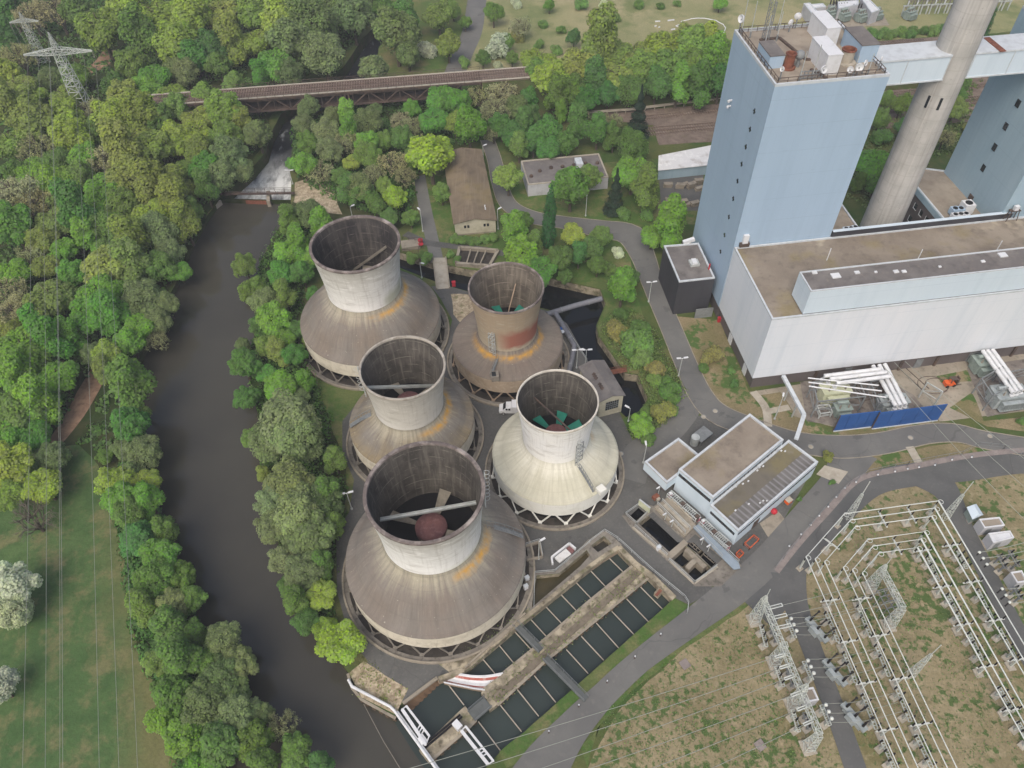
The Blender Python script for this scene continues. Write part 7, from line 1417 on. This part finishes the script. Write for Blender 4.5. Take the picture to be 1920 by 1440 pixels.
for i, (x, y, w_, lab) in enumerate(((1233, 41, 3, 'white plank on the far field, westmost'), (1258, 39, 4, 'thin white strip on the far field'), (1262, 56, 2.5, 'white board on the far field by the tree row'), (1229, 50, 1.2, 'small white stone on the far field'), (1236, 52, 1.0, 'tiny white stone on the far field'), (1284, 51, 1.6, 'white stone left of the rope ring'))):
    t = thing('white_board', lab, 'board', G(x, y)); b = MB(); b.box(G(x, y) + ZZ * .2, (w_ * .6, .45, .3), .2 * i); b.build('board', M['white'], t)
t = thing('parked_car', 'dark parked car among bushes on the far field', 'car', G(1103, 75)); p = G(1103, 75); b = MB(); b.box(p + ZZ * .75, (1.9, 4.4, .8), .3); b.build('body', M['black'], t); b = MB(); b.box(p + ZZ * 1.4, (1.6, 2.4, .6), .3); b.build('cabin', M['dark_glass'], t)
for i, j in ((-1, -1), (1, -1), (1, 1), (-1, 1)): b = MB(); w_ = p + Vector((i * .85 * cos(.3) - j * 1.4 * sin(.3), i * .85 * sin(.3) + j * 1.4 * cos(.3), .34)); s = Vector((cos(.3), sin(.3), 0)) * .12; b.tube([w_ - s, w_ + s], .34, 10); b.build('wheel', M['steel_dark'], t)
# ------------------------------------------------------------------ vegetation
def leaf_mat(name, trans=.48, var=.28):
    k = N(name); oi = k.n('ShaderNodeObjectInfo'); geo = k.n('ShaderNodeNewGeometry'); v = k.coord('Object')
    nz = k.noise(v, .55, 3); nz2 = k.noise(v, 1.6, 2)
    f = k.math('ADD', k.math('MULTIPLY', geo.outputs['Random Per Island'], var * 1.7), k.math('ADD', k.math('MULTIPLY', nz, .5), k.math('MULTIPLY', nz2, .3)))
    f = k.math('MULTIPLY', k.math('ADD', f, 1 - var * .85 - .4), 2.1)
    hsv = k.n('ShaderNodeHueSaturation'); k.l(oi.outputs['Color'], hsv.inputs['Color']); k.l(f, hsv.inputs['Value'])
    hue = k.math('ADD', .5, k.math('ADD', k.math('MULTIPLY', k.math('SUBTRACT', oi.outputs['Random'], .5), .02), k.math('MULTIPLY', k.math('SUBTRACT', nz, .5), .05))); k.l(hue, hsv.inputs['Hue'])
    sat = k.math('ADD', .88, k.math('MULTIPLY', k.math('SUBTRACT', geo.outputs['Random Per Island'], .5), .3)); k.l(sat, hsv.inputs['Saturation'])
    d = k.n('ShaderNodeBsdfDiffuse'); t = k.n('ShaderNodeBsdfTranslucent'); m = k.n('ShaderNodeMixShader'); m.inputs[0].default_value = trans
    k.l(hsv.outputs[0], d.inputs[0]); k.l(hsv.outputs[0], t.inputs[0]); k.l(d.outputs[0], m.inputs[1]); k.l(t.outputs[0], m.inputs[2]); o = k.n('ShaderNodeOutputMaterial'); k.l(m.outputs[0], o.inputs[0]); return k.mat
M['leaf'] = leaf_mat('leaf_foliage')
M['bark'] = mat('bark', '#5a5248', [('#463f37', 2, .4, .7, .8), ('#7a7266', 4, .55, .75, .5)], .95, 'Object')
M['pale_bark'] = mat('pale_bark', '#6a665a', [('#625d50', 2, .4, .7, .8)], .95, 'Object')
rnd = random.Random(11)

def rdir():
    while 1:
        v = Vector((rnd.uniform(-1, 1), rnd.uniform(-1, 1), rnd.uniform(-1, 1)))
        if .05 < v.length < 1: return v.normalized()

def leaf(b, p, nrm, s, asp=1.0):
    a = nrm.cross(rdir()); a = a.normalized() if a.length > .01 else Vector((1, 0, 0)); c = nrm.cross(a); h = s / 2
    b.v += [tuple(p - a * h * .9 - c * h * .35 * asp), tuple(p + a * h * .1 - c * h * asp), tuple(p + a * h), tuple(p + c * h * asp * .9)]; o = len(b.v); b.f.append([o - 4, o - 3, o - 2, o - 1]); b.m.append(0)

def crown(kind, n, s, seed):
    """unit crown: radius about 1, centred on the origin"""
    rnd.seed(seed); b = MB(); lobes = []
    if kind == 'round':
        lobes = [(Vector((0, 0, .05)), .66)]
        for i in range(34):
            d = rdir(); d.z = abs(d.z) * .95 - .22; d.normalize(); lobes.append((d * rnd.uniform(.46, .82), rnd.uniform(.13, .3)))
    elif kind == 'tall':
        lobes = [(Vector((0, 0, -.1)), .5), (Vector((0, 0, .45)), .44)]
        for i in range(14): a = rnd.uniform(0, 6.28); z = rnd.uniform(-.55, 1.15); r = .5 * (1 - max(0, z) * .5); lobes.append((Vector((r * cos(a), r * sin(a), z)), rnd.uniform(.24, .38)))
    elif kind == 'fluffy':
        lobes = [(Vector((0, 0, 0)), .72)]
        for i in range(30): d = rdir(); d.z = d.z * .8 + .12; lobes.append((d * rnd.uniform(.6, .82), rnd.uniform(.16, .3)))
    elif kind == 'spread':
        lobes = [(Vector((0, 0, -.1)), .5)]
        for i in range(13): a = i * 2.4; r = rnd.uniform(.4, .78); lobes.append((Vector((r * cos(a), r * sin(a), rnd.uniform(-.3, .42) * (1.15 - r))), rnd.uniform(.26, .4)))
    elif kind == 'shrub':
        for i in range(11): a = rnd.uniform(0, 6.28); r = rnd.uniform(0, .68); lobes.append((Vector((r * cos(a), r * sin(a), rnd.uniform(-.3, .3))), rnd.uniform(.3, .5)))
    elif kind == 'column':
        for i in range(13): z = -1.6 + i * .27; lobes.append((Vector((rnd.uniform(-.12, .12), rnd.uniform(-.12, .12), z)), .5 * min(1, (1.95 - z) * .6)))
    if kind == 'cone':
        for i in range(n):
            z = rnd.random() ** 1.4; a = rnd.uniform(0, 6.28); ring = .72 + .28 * sin(z * 34); r = (1 - z) * .95 * ring * rnd.uniform(.72, 1.04); p = Vector((r * cos(a), r * sin(a), z * 3.2 - 1.2)); leaf(b, p, (Vector((cos(a), sin(a), .9)) + rdir() * .5).normalized(), s * rnd.uniform(.7, 1.3), .6)
        return b
    w = [l[1] ** 2 for l in lobes]; W_ = sum(w)
    for (c, r), ww in zip(lobes, w):
        for i in range(int(n * ww / W_)):
            d = rdir()
            if d.z < -.35 and rnd.random() < .55: d.z = -d.z
            rr = r * (rnd.uniform(.74, 1.16) if rnd.random() < .85 else rnd.uniform(.4, .8)); p = c + d * rr
            if kind == 'bare' : pass
            inside = any((p - c2).length < r2 * .72 for c2, r2 in lobes)
            if inside and rnd.random() < .8: continue
            nr = (d + rdir() * .55 + Vector((0, 0, .75))).normalized(); leaf(b, p, nr, s * rnd.uniform(.65, 1.35))
    return b

def twig_crown(seed, lf, n=60, s=.09):
    rnd.seed(seed); b = MB(); tips = []
    def grow(p, d, L, r, lev):
        q = p + d * L; b.tube([p, p.lerp(q, .5) + rdir() * L * .06, q], [r, r * .8, r * .55], 4, 1, False)
        if lev == 0: tips.append(q); return
        for i in range(4 if lev > 1 else 3):
            nd = (d + rdir() * .85 + Vector((0, 0, .15))).normalized(); grow(p.lerp(q, rnd.uniform(.55, 1)), nd, L * rnd.uniform(.55, .75), r * .55, lev - 1)
    for i in range(6): a = i * 1.05; grow(Vector((0, 0, -.9)), Vector((cos(a) * .75, sin(a) * .75, 1)).normalized(), .72, .045, 3)
    for t in tips:
        for j in range(lf): leaf(b, t + rdir() * rnd.uniform(0, .16), (rdir() + Vector((0, 0, .6))).normalized(), s * rnd.uniform(.6, 1.4), .6)
    return b

def trunk_mesh(hc, seed):
    """unit trunk: from z=-hc up into the crown"""
    rnd.seed(seed); b = MB(); b.tube([Vector((0, 0, -hc)), Vector((.02, .01, -hc * .5)), Vector((0, .02, 0)), Vector((.01, 0, .5))], [.085, .06, .045, .015], 7)
    for i in range(6): a = i * 1.1 + rnd.uniform(-.3, .3); z = rnd.uniform(-.45, .1); b.tube([Vector((0, 0, z)), Vector((cos(a) * .3, sin(a) * .3, z + .25)), Vector((cos(a) * .6, sin(a) * .6, z + .42))], [.035, .022, .008], 5)
    return b
CR = {}
for kd, cnt, n, s in (('round', 4, 8200, .105), ('tall', 3, 8200, .10), ('fluffy', 4, 10500, .08), ('spread', 3, 8200, .105), ('shrub', 3, 3600, .13), ('column', 1, 4200, .13), ('cone', 2, 3600, .16)):
    CR[kd] = [crown(kd, n, s, 100 + i * 7 + len(kd)).mesh('crown_' + kd, M['leaf']) for i in range(cnt)]
CR['bare'] = [twig_crown(31 + i, lf).mesh('crown_bare', [M['leaf'], M['pale_bark']]) for i, lf in enumerate((12, 15, 9))]
CR['dead'] = [twig_crown(51, 0).mesh('crown_dead', [M['leaf'], M['pale_bark']])]
HC = {'round': 1.25, 'tall': 1.3, 'fluffy': 1.15, 'spread': 1.15, 'shrub': .55, 'column': 2.0, 'cone': 1.35, 'bare': 1.25, 'dead': 1.15}
TR = {k: [trunk_mesh(h, 5 + i).mesh('trunk', M['bark']) for i in range(2)] for k, h in HC.items()}
# species code -> (crown kinds, colours, name, category, adjective)
SP = {'Y': (('round', 'spread', 'round'), ('#6f8132', '#768736', '#677c36'), 'broadleaf_tree', 'yellow green broadleaf tree'),
      'O': (('round', 'spread', 'tall'), ('#697638', '#6f7a3a', '#637439'), 'oak_tree', 'olive brown broadleaf tree'),
      'B': (('round', 'tall', 'spread'), ('#577c2c', '#4e762f', '#5f822f'), 'broadleaf_tree', 'bright green broadleaf tree'),
      'M': (('round', 'fluffy', 'tall'), ('#566f31', '#5a7235', '#4e6a33'), 'broadleaf_tree', 'mid green broadleaf tree'),
      'D': (('round', 'tall', 'round'), ('#45692f', '#476b32', '#446834'), 'broadleaf_tree', 'deep green broadleaf tree'),
      'G': (('fluffy', 'fluffy', 'round'), ('#616f45', '#66744b', '#5b6b40'), 'willow_tree', 'grey green willow'),
      'L': (('spread', 'round'), ('#72892a', '#6c842c'), 'broadleaf_tree', 'lime green broadleaf tree'),
      'N': (('bare', 'bare', 'bare'), ('#7d8058', '#84845f', '#767a54'), 'bare_tree', 'grey brown half bare tree'),
      'X': (('dead',), ('#8b857a',), 'dead_tree', 'dead bare tree'),
      'W': (('fluffy', 'round'), ('#949c82', '#8b9578'), 'blossom_tree', 'white blossoming tree'),
      'C': (('cone',), ('#27352a', '#2b3a2b'), 'conifer_tree', 'dark conifer'),
      'P': (('column',), ('#33582f',), 'poplar_tree', 'tall columnar poplar'),
      'S': (('shrub', 'shrub', 'shrub'), ('#527034', '#5a763a', '#4b6832'), 'shrub', 'green shrub'),
      'T': (('shrub', 'shrub'), ('#6d7339', '#757540'), 'shrub', 'olive yellow shrub'),
      'U': (('shrub',), ('#98a085', '#8d967b'), 'blossom_shrub', 'white flowering shrub')}
REG = {}
REG['the west wood', 'the weir', (480, 372)] = '''20,20,28D 20,83,28D 107,20,30N 150,30,28M 190,58,38Y 240,22,36Y 300,25,38Y 360,42,36Y 417,30,30O 473,20,34Y 527,45,36Y 267,85,36M 333,85,36Y 400,95,26D 433,85,30O 473,75,30Y 587,50,44G 607,106,36G 545,92,36G 518,124,30B 546,146,24G 490,146,22B 365,112,28D 350,142,22G 440,156,20M 293,145,28B 252,132,28M 215,162,22M 275,168,26B 30,165,34O 12,140,26Y 130,182,28O 235,182,30O 325,182,26Y 330,206,26M 375,222,28O 425,216,34Y 456,236,24O 484,256,26G 425,262,26M 212,226,34Y 265,216,34Y 242,262,36O 185,246,28M 125,226,30Y 65,236,36O 20,215,34O 20,272,30Y 75,282,28N 135,264,34Y 110,302,28M 200,298,30N 240,302,36O 290,284,32O 327,266,30Y 366,252,30Y 377,287,26O 390,318,28B 430,300,32G 455,322,20G 415,336,26G 388,362,22M 57,320,30B 110,347,30B 30,368,38N 68,388,30N 27,432,36B 155,338,26M 200,352,34B 247,336,34O 290,362,38O 333,352,30O 335,392,34O 287,402,34Y 240,392,30M 187,377,28B 150,412,36D 108,420,30O 83,455,26O 205,432,28M 250,462,38O 212,474,24M 300,442,32G 350,428,28O 318,476,26G 366,402,18M 25,512,28B 10,545,28N 83,500,24O 100,562,38O 27,585,34N 138,517,26B 205,505,40O 255,507,36O 300,500,28M 336,508,20B 190,557,36B 168,594,34B 213,592,34B 268,562,34G 316,577,22G 300,607,22G 265,614,26B 243,642,28B 290,636,18N 28,627,24O 52,662,42B 100,654,36B 110,702,34B 38,710,38B 176,668,20G 205,670,26Y 197,700,22O 238,692,22M 33,772,40M 75,762,36B 106,752,14D 20,817,30B 70,820,26B 60,30,26N 330,130,22G 410,125,22M 320,20,30Y 380,5,30Y 585,5,34G 545,10,30O 640,20,34G 140,140,24M 40,110,24N 95,150,22G 170,215,24N 300,225,26M 60,180,24Y 385,190,24Y 35,325,26M 160,300,26B 350,320,24M 120,380,24M 70,350,22N 10,400,26N 165,450,26B 120,470,24B 60,480,22N 300,400,22M 150,560,22M 70,610,24B 140,640,26B 75,715,26B'''
REG['the meadow side river bank', 'the weir', (480, 372)] = '''253,735,44M 250,777,28M 247,804,34D 238,842,24G 272,852,32G 196,854,16M 98,858,28G 20,877,44Y 82,910,36Y 25,928,30Y 217,907,32Y 270,905,28Y 232,942,34B 280,942,30B 58,970,40X 245,962,32M 262,1012,34D 300,1045,34B 318,1000,28M 296,1090,38M 340,1082,30M 276,1142,32M 330,1135,34G 326,1184,38M 372,1190,28M 420,1204,34G 452,1246,32G 348,1242,42M 416,1272,38G 326,1304,38M 388,1322,42G 448,1340,38G 346,1384,40B 418,1402,42M 478,1392,34M 530,1366,26N 556,1412,32M 500,1440,34M 600,1436,26D 380,1440,36B 20,1105,46W 30,1150,34W 4,1292,32W 285,1000,26B 365,1125,26M 395,1240,30M 300,1240,28M 440,1300,30G 495,1340,22G 310,1350,30B 270,930,26B 250,890,22G'''
REG['the belt between river and towers', 'the weir', (480, 372)] = '''580,406,28G 545,424,24M 605,440,30B 560,468,28B 590,480,24B 460,502,22M 470,546,24M 527,518,24B 567,514,24D 540,482,24B 500,572,28G 537,562,24M 513,604,32B 457,648,14G 458,686,28D 463,746,24D 500,652,22M 523,664,24O 552,669,22D 527,722,32B 563,746,18G 540,796,58G 566,830,46G 502,830,38G 470,820,20M 494,890,16O 547,914,46G 600,944,40G 516,950,34G 562,968,46G 622,930,32M 512,990,32G 590,1012,42G 568,1072,36G 532,1050,28G 604,1112,28Y 558,1132,28M 574,1166,24M 640,1206,40L 612,1180,22L 628,985,24M 485,545,20M 490,610,22M 530,640,22B 590,560,16D 556,620,20M 585,640,18M 630,870,24M 545,1000,26G 545,1095,24M 610,1060,26M 575,725,20B 500,700,18B'''
REG['the thicket behind the weir', 'the weir', (480, 372)] = '''653,222,24B 690,230,28G 750,224,20N 773,206,18B 827,190,30B 857,193,28B 813,229,28B 860,206,18M 853,236,22Y 880,246,34B 690,269,26B 655,256,22B 707,302,22M 660,306,18Y 687,291,24M 733,306,26N 673,353,30G 720,351,18Y 743,378,24L 705,388,20M 807,298,48L 828,364,20M 580,206,22G 571,237,22G 611,253,28G 648,259,24N 580,271,24M 620,290,26G 549,308,14B 571,313,26B 602,319,24N 652,359,26M 679,361,24M 756,262,24M 720,262,22M 775,240,22N 760,330,20N 640,330,20M 700,330,22N 770,410,18M 770,300,18M 730,410,20M 640,280,20N 625,220,18G 705,205,14G'''
REG['the railway tree row', 'the blue tower', (1380, 100)] = '''1007,116,28Y 1033,150,34Y 1083,126,34O 1070,166,30M 1123,102,38O 1150,104,34O 1113,160,30D 1160,142,34Y 1187,108,34O 1207,142,32Y 1240,98,34Y 1257,137,34M 1275,92,30O 1295,94,34Y 1320,88,32Y 1350,94,28Y 1300,136,34M 1333,136,32B 1307,166,28D 1357,120,26M 1230,165,26D 1180,172,26M 1350,160,26D 1270,170,24B 1140,180,22D 1045,185,24M 1100,190,22D 1005,150,24M'''
REG['the slope under the railway', 'the bridge', (900, 150)] = '''940,177,28N 900,182,24N 930,208,26N 967,202,26G 993,222,24M 940,236,26D 960,256,26D 1023,256,34D 983,241,22M 1083,247,28D 1120,250,28D 1050,214,16B 1030,281,26D 973,282,22M 953,338,28Y 1087,212,16N 1060,275,24D 1000,270,24D 1150,262,22M 925,250,18N 990,190,22D 1150,225,18N'''
REG['the lawns near the sheds', 'the blue tower', (1340, 400)] = '''1197,225,26C 1187,277,34M 1187,322,40B 1207,364,34M 1153,372,24C 1070,356,40B 1105,336,26M 1030,432,21P 960,434,34B 977,413,22M 975,482,36B 1000,461,22M 1073,441,24Y 1127,444,22M 1107,471,24M 1257,432,40B 1222,444,24B 1010,506,34B 1050,491,28M 1085,482,22D 1160,476,14U 1145,506,18S 1166,546,32B 1180,522,22S 1120,500,20M 1060,520,16M 850,449,11S 864,451,12S 880,453,12S 896,452,12S 912,449,12S 926,446,11S 1215,400,18S 1170,400,16S'''
REG['the canal greenery', 'the pump house', (1280, 860)] = '''1160,622,26T 1192,645,32S 1205,618,24S 1202,672,24S 1226,692,24T 1250,732,26S 1202,800,24B 1240,772,24T 1215,822,18S 1266,748,16S 1232,715,20S 1213,770,16S 1180,660,20S 1165,590,14S 1258,770,14S 858,488,10S 800,486,14S 770,486,14S 845,476,10S'''
REG['the park beyond the bridge', 'the bridge', (800, 150)] = '''662,42,38G 690,10,26G 742,76,44G 702,138,32G 762,38,30M 802,92,22U 840,87,26O 822,32,30O 872,42,14M 925,27,20M 932,92,26U 948,78,18M 977,52,20N 972,68,16T 1020,46,12S 1053,57,10S 1076,73,16D 1156,36,10S 1200,10,12S 1110,27,8U 1130,9,10U 1350,6,14B 970,9,12U 1030,11,12B 905,110,16M 765,105,26G 720,15,24M 850,20,16M 870,120,12S 960,110,14M 1010,85,12S 1045,95,14S 1090,10,14S 1240,12,10S 1270,8,8S 935,125,12U'''
REG['the ground by the chimney', 'the chimney', (1690, 300)] = '''1640,306,36B 1640,350,20D 1610,345,16M 1660,190,18M 1650,225,20M 1700,240,22D 1735,235,22O 1790,205,22O 1770,260,18N 1800,170,20M 1832,82,22P 1840,110,16S 1815,240,16T 1830,250,14N 1650,260,18S 1810,130,18M 1690,200,20M'''
REG['the plant roadside', 'the pump house', (1440, 880)] = '''1335,668,24T 1318,690,14S 1372,694,9S 1552,858,13T 1376,720,8S 1500,935,6S 1915,790,9S 1560,905,7S'''
REG['the hedge beyond the tracks', 'the blue tower', (1600, 70)] = '''1618,66,12S 1636,64,12S 1655,64,13S 1674,62,12S 1692,61,13S 1711,60,13S 1730,58,12S 1748,57,13S 1766,55,12S 1625,70,10S 1665,68,10S 1705,66,10S 1745,63,10S'''
TENS = {2: 'twenty', 3: 'thirty', 4: 'forty', 5: 'fifty'}
def ordinal(i): return ORD[i] if i < 20 else (TENS[(i + 1) // 10] + ('-' + ORD[(i + 1) % 10 - 1] if (i + 1) % 10 else 'th')).replace('yth', 'ieth')
RT = random.Random(5)
DONE = {}
def tree_at(P, R, code, label, group):
    kinds, cols, nm, adj = SP[code]; kd = RT.choice(kinds); base = Vector((P.x, P.y, 0)); rot = RT.uniform(0, 6.28); hc = HC[kd]; sz = RT.uniform(.95, 1.2)
    t = thing(nm, label, nm.replace('_', ' '), base, group, rot); t.scale = (R, R, R * sz * (1.55 if code == 'P' else 1))
    cme = RT.choice(CR[kd]); o = bpy.data.objects.new('crown', cme); COL.objects.link(o); o.parent = t; o.location = (0, 0, hc * .96); c = hx(RT.choice(cols)); j = RT.uniform(.88, 1.12); o.color = (c[0] * j * RT.uniform(.95, 1.05), c[1] * j, c[2] * j * RT.uniform(.9, 1.1), 1)
    if code not in 'STU': q = bpy.data.objects.new('trunk', RT.choice(TR[kd])); COL.objects.link(q); q.parent = t; q.location = (0, 0, hc * 1.0)
    return t
CROWNS = []
for (reg, lm, lpx), txt in REG.items():
    items = []
    for w_ in txt.split():
        x, y, rc = w_.split(','); code = rc[-1]; items.append((float(x), float(y), float(rc[:-1]), code))
    by = {}
    for it in items: by.setdefault(SP[it[3]][3], []).append(it)
    for adj, L in by.items():
        L.sort(key=lambda it: (it[0] - lpx[0]) ** 2 + (it[1] - lpx[1]) ** 2)
        for i, (x, y, r, code) in enumerate(L):
            kd0 = SP[code][0][0]; R = 4; 
            for _ in range(4):
                zc = R * HC[kd0] * .96; P = G(x, y, zc); R = r * (1.22 if reg in ('the west wood', 'the railway tree row') else 1.13 if 'bank' in reg or 'belt' in reg else 1.03) * (P - Vector((0, 0, CAMZ))).dot(RF) / FOC
            lab = (f'{ordinal(i)} {adj} from {lm} in {reg}' if len(L) > 1 else f'only {adj} in {reg}')
            tree_at(P, R, code, lab, 'trees and shrubs in ' + reg); CROWNS.append((P.x, P.y, R))
print('trees', len(CROWNS))
# undergrowth below the woods: one mass nobody could count
def point_in(poly, x, y):
    c = False; n = len(poly); j = n - 1
    for i in range(n):
        if (poly[i].y > y) != (poly[j].y > y) and x < (poly[j].x - poly[i].x) * (y - poly[i].y) / (poly[j].y - poly[i].y) + poly[i].x: c = not c
        j = i
    return c
def undergrowth(name, poly, n, s, hmax, cols, clump=5, seed=3, avoid=()):
    rnd.seed(seed); R_ = random.Random(seed); Q = [flat(p) for p in poly]; x0_, x1_ = min(p.x for p in Q), max(p.x for p in Q); y0_, y1_ = min(p.y for p in Q), max(p.y for p in Q); b = MB(); k = 0; g = 0
    while k < n and g < n * 40:
        g += 1; x, y = R_.uniform(x0_, x1_), R_.uniform(y0_, y1_)
        if not point_in(Q, x, y) or any(point_in(a, x, y) for a in avoid): continue
        if R_.random() > (Vector((x, y)).length / 260) ** -1 * .5 + .2: continue
        h = hmax * max(.12, noise.noise((x * .12, y * .12, 1.5)) * .9 + .45) * R_.uniform(.5, 1.1); r = R_.uniform(.6, 1.5); k += 1
        for i in range(clump * 3):
            d = rdir(); d.z = abs(d.z); leaf(b, Vector((x, y, .05)) + Vector((d.x * r, d.y * r, d.z * h)), (d + rdir() * .5).normalized(), s * R_.uniform(.6, 1.4))
    o = b.build(name, M['leaf']); o['kind'] = 'stuff'; c = hx(cols); o.color = c; return o
WW = P2([(-120, 1000), (-120, -40), (640, -40), (680, 60), (640, 105), (560, 150), (520, 190), (500, 215), (490, 270), (438, 340), (405, 368), (365, 440), (325, 520), (275, 610), (240, 690), (250, 770), (262, 850), (230, 860), (180, 840), (140, 830), (60, 850), (-60, 870)])
undergrowth('wood_undergrowth', WW, 5200, .75, 3.4, '#4b6634', 5, 3, [[flat(p) for p in P2([(188, 690), (205, 725), (168, 795), (128, 850), (75, 855), (92, 812), (130, 770), (148, 720)])]])
BK = P2([(262, 840), (282, 920), (312, 1010), (345, 1105), (370, 1190), (392, 1290), (405, 1400), (420, 1500), (350, 1500), (300, 1300), (250, 1180), (235, 1060), (215, 950), (235, 860)])
undergrowth('bank_undergrowth', BK, 1100, .5, 2.6, '#466632', 5, 4)
undergrowth('belt_undergrowth', P2([(560, 430), (590, 440), (570, 520), (560, 620), (580, 680), (605, 760), (640, 850), (640, 980), (620, 1080), (625, 1200), (610, 1196), (573, 1149), (543, 1089), (528, 1029), (507, 949), (497, 879), (493, 799), (477, 739), (465, 689), (481, 619), (481, 559), (491, 492), (523, 432)]), 1100, .5, 2.6, '#476630', 5, 5)
undergrowth('thicket_undergrowth', P2([(550, 240), (640, 200), (900, 172), (1010, 160), (1120, 190), (1150, 215), (900, 262), (850, 275), (780, 330), (770, 420), (690, 400), (560, 340), (550, 300)]), 1500, .65, 2.8, '#46602f', 5, 6)
undergrowth('rail_undergrowth', P2([(1000, 132), (1370, 112), (1370, 185), (1080, 205), (1000, 190)]), 700, .7, 2.4, '#44602f', 5, 7)
undergrowth('canal_undergrowth', P2([(1130, 600), (1180, 580), (1225, 620), (1260, 690), (1285, 740), (1250, 790), (1200, 830), (1180, 810), (1205, 780), (1220, 750), (1198, 700), (1175, 692), (1135, 630)]), 500, .4, 1.2, '#5b6a38', 4, 8)
undergrowth('court_undergrowth', P2([(1590, 260), (1700, 170), (1840, 150), (1800, 280), (1700, 330), (1640, 400), (1590, 370)]), 500, .6, 1.6, '#55663a', 4, 9)
undergrowth('spit_weeds', px([(1190, 1064), (1218, 1078), (1150, 1133), (1022, 1236), (960, 1290), (930, 1320), (910, 1300), (942, 1266), (1008, 1212), (1100, 1133)]), 80, .22, .5, '#5f6a3c', 3, 10)
undergrowth('quay_weeds', px([(656, 1264), (682, 1242), (763, 1292), (740, 1338), (680, 1308)]), 35, .25, .5, '#67713f', 3, 11)
undergrowth('site_weeds', px([(1000, 1143), (980, 1160), (870, 1250), (850, 1240), (960, 1160)]), 120, .22, .4, '#56663a', 3, 12)
undergrowth('substation_weeds', px([(1130, 1340), (1300, 1215), (1420, 1125), (1470, 1180), (1560, 1440), (1130, 1460)]), 420, .22, .35, '#55683a', 3, 14)
undergrowth('busbar_weeds', px([(1510, 1080), (1600, 980), (1740, 950), (1900, 1250), (1930, 1440), (1640, 1440), (1570, 1260)]), 420, .22, .35, '#55683a', 3, 15)

# ------------------------------------------------------------------ daylight, camera
SUN_EL, SUN_AZ = radians(52), radians(200)     # azimuth measured clockwise from +Y
w = bpy.data.worlds.new('World'); SC.world = w; w.use_nodes = True
nt = w.node_tree; nt.nodes.clear()
sk = nt.nodes.new('ShaderNodeTexSky'); sk.sky_type = 'NISHITA'; sk.sun_disc = False
sk.sun_elevation = SUN_EL; sk.sun_rotation = SUN_AZ; sk.air_density = 1.0; sk.dust_density = 6.0; sk.ozone_density = 1.0
bg = nt.nodes.new('ShaderNodeBackground'); bg.inputs[1].default_value = .15
wo = nt.nodes.new('ShaderNodeOutputWorld'); nt.links.new(sk.outputs[0], bg.inputs[0]); nt.links.new(bg.outputs[0], wo.inputs[0])
ld = bpy.data.lights.new('sun', 'SUN'); ld.energy = 1.2; ld.angle = radians(50); ld.color = (1.0, .985, .95)
lo = bpy.data.objects.new('sun', ld); COL.objects.link(lo)
dirv = Vector((sin(SUN_AZ) * cos(SUN_EL), cos(SUN_AZ) * cos(SUN_EL), sin(SUN_EL)))
lo.rotation_euler = dirv.to_track_quat('Z', 'Y').to_euler(); lo.location = (0, 0, 300)
cd = bpy.data.cameras.new('camera'); cd.sensor_fit = 'HORIZONTAL'; cd.sensor_width = 36; cd.lens = FOC / 1920 * 36; cd.clip_end = 4000
co = bpy.data.objects.new('camera', cd); COL.objects.link(co)
mw = Matrix((RX, RY, -RF)).transposed().to_4x4(); mw.translation = Vector((0, 0, CAMZ)); co.matrix_world = mw
SC.camera = co
vs_ = SC.view_settings; vs_.view_transform = 'Standard'; vs_.look = 'None'; vs_.exposure = 0.1; vs_.gamma = 1.0; vs_.use_curve_mapping = False
SC.render.engine = 'CYCLES'; SC.cycles.max_bounces = 5; SC.cycles.diffuse_bounces = 3; SC.cycles.transmission_bounces = 2; SC.cycles.use_denoising = True
# ------------------------------------------------------------------ thin spring haze
hm = bpy.data.materials.new('haze'); hm.use_nodes = True; ht = hm.node_tree; ht.nodes.clear()
pv = ht.nodes.new('ShaderNodeVolumePrincipled'); pv.inputs['Color'].default_value = (.9, .94, 1, 1); pv.inputs['Density'].default_value = .00028; pv.inputs['Anisotropy'].default_value = 0.0
ho = ht.nodes.new('ShaderNodeOutputMaterial'); ht.links.new(pv.outputs[0], ho.inputs['Volume'])
b = MB(); b.box((0, 690, 62), (1820, 1640, 136)); hz = b.build('haze', hm); hz['kind'] = 'stuff'
SC.cycles.volume_bounces = 0
